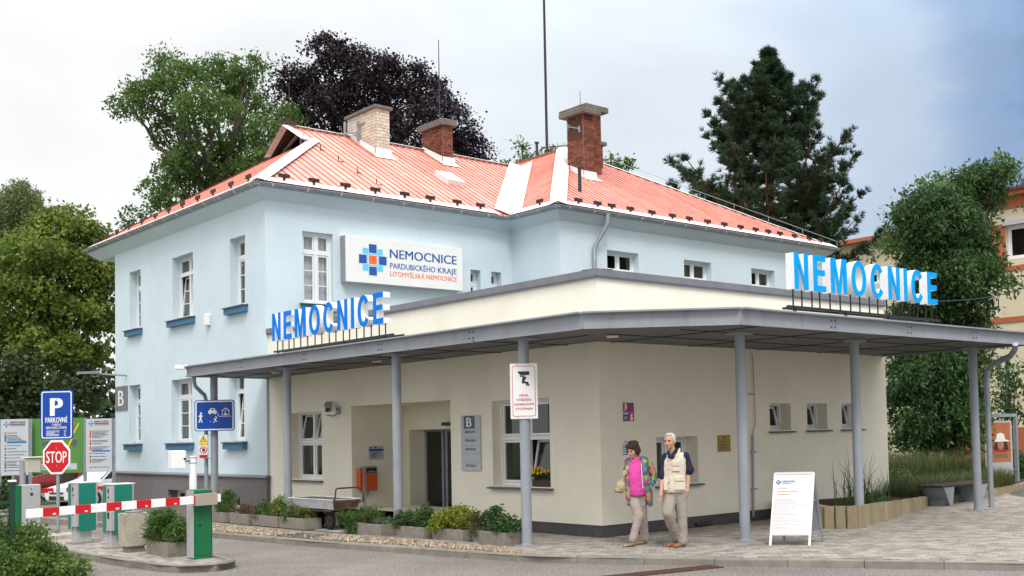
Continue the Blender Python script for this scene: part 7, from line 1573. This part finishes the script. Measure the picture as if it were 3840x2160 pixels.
# ---------------------------------------------------------------- shrubs, hedges and trough plants
DENS = 5.0
def shrub(name, label, cat, base, blobs, m, size, per, clump, n, aspect=.5, droop=.0, stems=True, group='plants in the troughs', shell=.3, flowers=None, dirs_up=False):
    base = Vector(base); t = thing(name, label, cat, base, 0, group); gs = 1.04 if group == 'plants in the troughs' or cat == 'shrub' else 1.3 if cat == 'bush' else 1.0; blobs = [(Vector(c) * gs, tuple(q * gs for q in r)) for c, r in blobs]; size *= 1.15
    if stems:
        mb = MB()
        for c, r in blobs:
            for _ in range(3): limb(mb, (random.uniform(-.04, .04), random.uniform(-.04, .04), -.02), Vector(c) + Vector((random.uniform(-1, 1) * r[0] * .5, random.uniform(-1, 1) * r[1] * .5, r[2] * .5)), .012, .004, .08, 4, n=5)
        obj('stem', mb, m_bark, t)
    C = cloud(blobs, per, clump, n, shell); C = C[C[:, 2] > -.06]; me = leaf_mesh('foliage', C, size, aspect, droop, dirs=None if not dirs_up else np.tile([0, 0, 1.], (len(C), 1))); me.materials.append(m); obj('foliage', me, None, t)
    if flowers:
        fm, cnt, fs = flowers; pk = C[RNG.choice(len(C), cnt)]; pk = pk[pk[:, 2] > np.median(C[:, 2]) * .6]; fl = []
        for p in pk:
            for k in range(5): a = 2 * pi * k / 5; d = np.array([math.cos(a), math.sin(a), .3]); s_ = np.array([-math.sin(a), math.cos(a), 0]); q = p + np.array([0, 0, fs * .4]); fl.append([q, q + d * fs * .6 + s_ * fs * .35, q + d * fs, q + d * fs * .6 - s_ * fs * .35])
        me = fast_mesh('flower', np.array(fl), 4); me.materials.append(fm); obj('flower', me, None, t, kind='stuff')
    return t
lf_con = leaf_mat('dwarf_pine_needle', (.055, .115, .022), .2, .45, .02, tip=(.17, .25, .045)); lf_yel = leaf_mat('golden_shrub_leaf', (.20, .24, .022), .35, .3, .02, tip=(.34, .36, .05)); lf_grn = leaf_mat('rose_leaf', (.05, .11, .03), .3, .4, .02); lf_brn = leaf_mat('withered_leaf', (.10, .055, .022), .2, .4, .02); lf_blu = leaf_mat('bluish_leaf', (.10, .17, .10), .3, .3, .02); lf_bush = leaf_mat('bush_leaf', (.09, .16, .035), .35, .4, .02, tip=(.16, .24, .05)); lf_mid = leaf_mat('cinquefoil_leaf', (.06, .12, .028), .3, .4, .02)
m_pink = M('pink_petal', (.62, .32, .34), .6, var=.1); m_yelp = M('yellow_petal', (.75, .48, .01), .6, var=.1); m_whp = M('white_petal', (.8, .78, .76), .6, var=.05)
zt = .19
shrub('rose_shrub', 'dark green rose shrub with a few yellow flowers by the middle post', 'plant', (-1.69, .55, zt), [((0, -.1, .14), (.2, .3, .14)), ((.02, .2, .2), (.14, .2, .16)), ((0, -.3, .1), (.15, .15, .10)), ((0, .1, .3), (.08, .1, .08))], lf_grn, .05, 20, .045, 130, .6, flowers=(m_yelp, 8, .03))
shrub('dwarf_conifer', 'small bronze conifer hanging over the trough nearest the middle post', 'plant', (-1.75, 1.0, zt), [((-.02, .04, .16), (.1, .12, .16)), ((-.14, -.02, -.02), (.08, .09, .1))], leaf_mat('bronze_needle', (.08, .085, .015), .15, .4, .02), .05, 26, .03, 160, .22)
shrub('golden_shrub', 'bright yellow-green shrub spilling over its trough', 'plant', (-1.8, 1.65, zt), [((0, .1, .17), (.24, .3, .18)), ((.0, -.25, .2), (.2, .25, .17)), ((-.16, .2, .05), (.12, .2, .12)), ((0, .35, .12), (.15, .15, .12))], lf_yel, .04, 24, .04, 140, .6, flowers=(m_pink, 14, .03))
shrub('flower_mound', 'left mound of tiny pink-flowered green foliage', 'plant', (-1.9, 2.95, zt), [((0, -.02, .12), (.22, .27, .19)), ((0, .12, .05), (.2, .2, .14))], lf_mid, .035, 26, .035, 170, .5, flowers=(m_pink, 60, .018))
shrub('flower_mound', 'right mound of tiny pink-flowered green foliage', 'plant', (-1.88, 2.4, zt), [((0, 0, .12), (.22, .25, .2)), ((0, -.05, .24), (.1, .12, .14))], lf_mid, .035, 26, .035, 170, .5, flowers=(m_pink, 40, .018))
shrub('seedling', 'small bluish-green plant in the nearly bare trough', 'plant', (-1.98, 3.6, zt), [((0, 0, .05), (.12, .16, .07))], lf_blu, .05, 18, .03, 130, .4)
shrub('creeping_juniper', 'dark green juniper hanging from the trough to the ground by the trolley', 'shrub', (-2.02, 4.35, .05), [((0, .0, .28), (.2, .38, .14)), ((.0, -.45, .34), (.14, .2, .09)), ((-.08, .3, .2), (.14, .18, .14)), ((-.1, .05, .06), (.14, .24, .14)), ((-.06, .1, -.02), (.1, .12, .08))], lf_con, .055, 28, .04, 150, .2)
shrub('dwarf_conifer', 'dark conifer in the trough left of the trolley', 'shrub', (-2.05, 6.8, zt), [((0, .0, .13), (.2, .3, .14)), ((-.1, .1, .0), (.12, .2, .12))], lf_con, .055, 28, .04, 130, .2)
shrub('golden_shrub', 'olive yellow bush in the trough touching the trolley', 'plant', (-2.05, 6.35, zt), [((0, 0, .1), (.18, .22, .14))], leaf_mat('olive_leaf', (.14, .16, .03), .3, .35, .02), .045, 22, .04, 120, .5)
shrub('dwarf_conifer', 'dark green conifer in the trough at the second post', 'shrub', (-2.08, 8.05, zt), [((0, 0, .13), (.18, .26, .15)), ((-.1, 0, .02), (.12, .2, .1))], lf_con, .055, 28, .04, 130, .2)
shrub('golden_shrub', 'upright yellow-green twigs in the trough at the second post', 'plant', (-2.08, 7.5, zt), [((0, 0, .14), (.18, .28, .16)), ((0, -.05, .3), (.08, .18, .1))], leaf_mat('lime_leaf', (.16, .21, .03), .3, .35, .02), .045, 20, .045, 110, .5)
shrub('withered_heather', 'brown withered heather in its trough', 'plant', (-2.15, 8.8, zt), [((0, 0, .08), (.17, .36, .13))], lf_brn, .04, 24, .04, 130, .3)
shrub('dwarf_pine', 'dark dwarf pine in the trough behind the green barrier', 'shrub', (-2.18, 9.85, zt), [((0, 0, .2), (.2, .4, .2)), ((0, -.2, .36), (.1, .16, .12))], lf_con, .06, 28, .045, 120, .2)
shrub('dwarf_mountain_pine', 'bushy dwarf mountain pine in the island planter', 'shrub', (-5.68, 3.75, .19), [((0, .1, .2), (.26, .36, .22)), ((0, .38, .14), (.2, .2, .18)), ((0, -.25, .14), (.2, .25, .16)), ((-.1, .0, .36), (.16, .24, .12)), ((0, -.4, .22), (.12, .12, .14))], lf_con, .075, 30, .045, 190, .16, group='shrubs by the paths')
# flower box on the window sill
t = thing('flower_box', 'brown window box of yellow flowers on the sill behind the middle post', 'flower box', (.08, 1.62, .79)); mb = MB(); mb.bbox(-.07, .07, -.26, .26, 0, .15, .01); obj('box', mb, M('brown_plastic', (.06, .025, .018), .5), t)
C = cloud([((0, .1, .22), (.09, .22, .1)), ((0, -.14, .2), (.08, .16, .08))], 18, .035, 200, .2); me = leaf_mesh('foliage', C, .05, .5); me.materials.append(lf_grn); obj('foliage', me, None, t)
fl = []
for p in C[RNG.choice(len(C), 60)]:
    if p[2] < .2: continue
    for k in range(5): a = 2 * pi * k / 5; d = np.array([-.4, math.cos(a), math.sin(a)]); s_ = np.array([0, -math.sin(a), math.cos(a)]); q = p + np.array([-.02, .05, .05]); fl.append([q, q + d * .018 + s_ * .011, q + d * .032, q + d * .018 - s_ * .011])
me = fast_mesh('flower', np.array(fl), 4); me.materials.append(m_yelp); obj('flower', me, None, t, kind='stuff')
# bush at the left edge
shrub('flowering_bush', 'sprawling green bush with small white flowers at the left fence', 'bush', (-8.12, 3.35, -.1), [((-.25, .1, .35), (.4, .4, .38)), ((.1, -.1, .3), (.35, .35, .32)), ((.35, -.2, .15), (.3, .3, .2)), ((-.45, .0, .6), (.25, .3, .25)), ((-.2, .3, .75), (.25, .25, .22)), ((.5, -.45, .08), (.2, .25, .14)), ((-.1, -.4, .2), (.35, .3, .25)), ((-.6, -.2, .2), (.4, .4, .3))], lf_bush, .05, 24, .07, 150, .6, flowers=(m_whp, 16, .035), group='shrubs by the paths')
# hedge behind the far boom
t = thing('hedge', 'low dark green hedge behind the far barrier arm', 'hedge', (-4.6, 21.9, -.05), 0, 'shrubs by the paths'); C = cloud([((k * .6, 0, .35), (.45, .5, .4)) for k in range(-14, 3)], 18, .10, 60, .2); me = leaf_mesh('foliage', C, .10, .6); me.materials.append(leaf_mat('hedge_leaf', (.035, .06, .015), .25, .4, .02)); obj('foliage', me, None, t); mb = MB(); [limb(mb, (k * .6, 0, -.05), (k * .6, .1, .6), .02, .006) for k in range(-14, 3)]; obj('stem', mb, m_bark, t)
# grasses in the raised bed
def blades(n, xs, h, lean, w=.012):
    P_ = xs; an = RNG.uniform(0, 2 * pi, n); d = np.stack([np.cos(an), np.sin(an), np.zeros(n)], 1); s = np.stack([-np.sin(an), np.cos(an), np.zeros(n)], 1); H = h * RNG.uniform(.55, 1.15, n)[:, None]; ln = lean * RNG.uniform(.3, 1.2, n)[:, None]; up = np.array([0, 0, 1.]); out = []; pts = [P_ + up * H * q + d * ln * q ** 2.2 - up * ln * .35 * q ** 3 for q in (0, .35, .7, 1)]; ws = (1, .9, .6, .08)
    for i in range(3): out.append(np.stack([pts[i] - s * w * ws[i], pts[i] + s * w * ws[i], pts[i + 1] + s * w * ws[i + 1], pts[i + 1] - s * w * ws[i + 1]], 1))
    return np.concatenate(out)
m_blade = leaf_mat('grass_blade', (.065, .095, .026), .3, .5, .03, tip=(.13, .115, .05)); n = 26000
xs = np.stack([RNG.uniform(7.9, 14.5, n), RNG.uniform(-.7, 3.2, n), np.full(n, .15)], 1); keep = [inside(a, b, BED) and not (a < 8.6 and b > .0) for a, b in xs[:, :2]]; xs = xs[np.array(keep)]
bk_ = xs[:, 1] > .9; me = fast_mesh('tall_grass', np.concatenate([blades(int((~bk_).sum()), xs[~bk_], .52, .42, .0045), blades(int(bk_.sum()), xs[bk_], .95, .5, .005)]), 4); me.materials.append(m_blade); obj('tall_grass', me, None, kind='stuff', label='tall wild grass growing in the raised bed behind the bench', cat='grass')
def reed(label, x, y, n, h, spread, m, w=.011):
    t = thing('reed_clump', label, 'plant', (x, y, .3), 0, 'grasses in the raised bed'); xs = np.stack([RNG.normal(0, spread, n), RNG.normal(0, spread, n), np.zeros(n)], 1); me = fast_mesh('foliage', blades(n, xs, h, h * .55, w), 4); me.materials.append(m); obj('foliage', me, None, t); return t
m_reed = leaf_mat('reed_leaf', (.06, .11, .035), .3, .4, .02)
reed('arching reed clump beside the post in the raised bed', 4.7, -1.75, 46, .95, .16, m_reed, .008); reed('reed clump against the corner of the cream wall', 5.7, -1.3, 60, .62, .22, m_reed, .007)
shrub('ground_shrub', 'low green shrub at the foot of the reeds', 'plant', (5.1, -1.75, .3), [((0, 0, .08), (.28, .25, .13)), ((.35, .1, .06), (.25, .2, .1))], lf_mid, .045, 20, .04, 120, .5, group='shrubs by the paths'); shrub('ground_shrub', 'tiny green plant on the bark mulch of the raised bed', 'plant', (3.75, -2.2, .32), [((0, 0, .03), (.1, .1, .06))], lf_grn, .05, 14, .03, 120, .5, group='shrubs by the paths')
shrub('ground_shrub', 'leafy green shrub in the tall grass right of the cream wall', 'plant', (9.3, .5, .15), [((0, 0, .3), (.5, .4, .32)), ((.8, .3, .25), (.45, .4, .28)), ((-.35, .35, .4), (.3, .3, .3))], lf_bush, .06, 14, .09, 45, .5, group='shrubs by the paths'); shrub('ground_shrub', 'spreading dark green shrub behind the bench by the rain pipe', 'plant', (12.8, .3, .1), [((0, 0, .15), (.7, .45, .22)), ((.9, .3, .12), (.6, .4, .18)), ((-.8, -.3, .12), (.4, .3, .16))], lf_vine, .07, 22, .09, 70, .5, group='shrubs by the paths'); shrub('ground_shrub', 'rounded dark shrub right of the poster stand', 'plant', (18.6, 2.6, .05), [((0, 0, .35), (.7, .7, .45)), ((1.0, .4, .3), (.6, .6, .4))], lf_vine, .09, 22, .12, 50, .5, group='shrubs by the paths')

# ---------------------------------------------------------------- woods that read as one mass
def wood(name, label, spots, h, r, m, size, cnt):
    out = []
    for x, y in spots:
        n_ = int(cnt * RNG.uniform(.7, 1.3)); d = unit(n_); hh = h * RNG.uniform(.75, 1.2); out.append(np.array([x, y, hh * .52 - .5]) + d * RNG.uniform(.55, 1, n_)[:, None] ** .5 * np.array([r, r, hh * .52]))
    me = leaf_mesh(name, np.concatenate(out), size, .8); me.materials.append(m); obj(name, me, None, kind='stuff', label=label, cat='wood')
wood('distant_wood', 'dark belt of trees far behind the left parking area', [(-22 + k * 3.2, 62 + (k % 3) * 3 + k * .5) for k in range(14)], 9, 4, leaf_mat('far_leaf', (.045, .075, .022), .3, .4, .02), .55, 900)
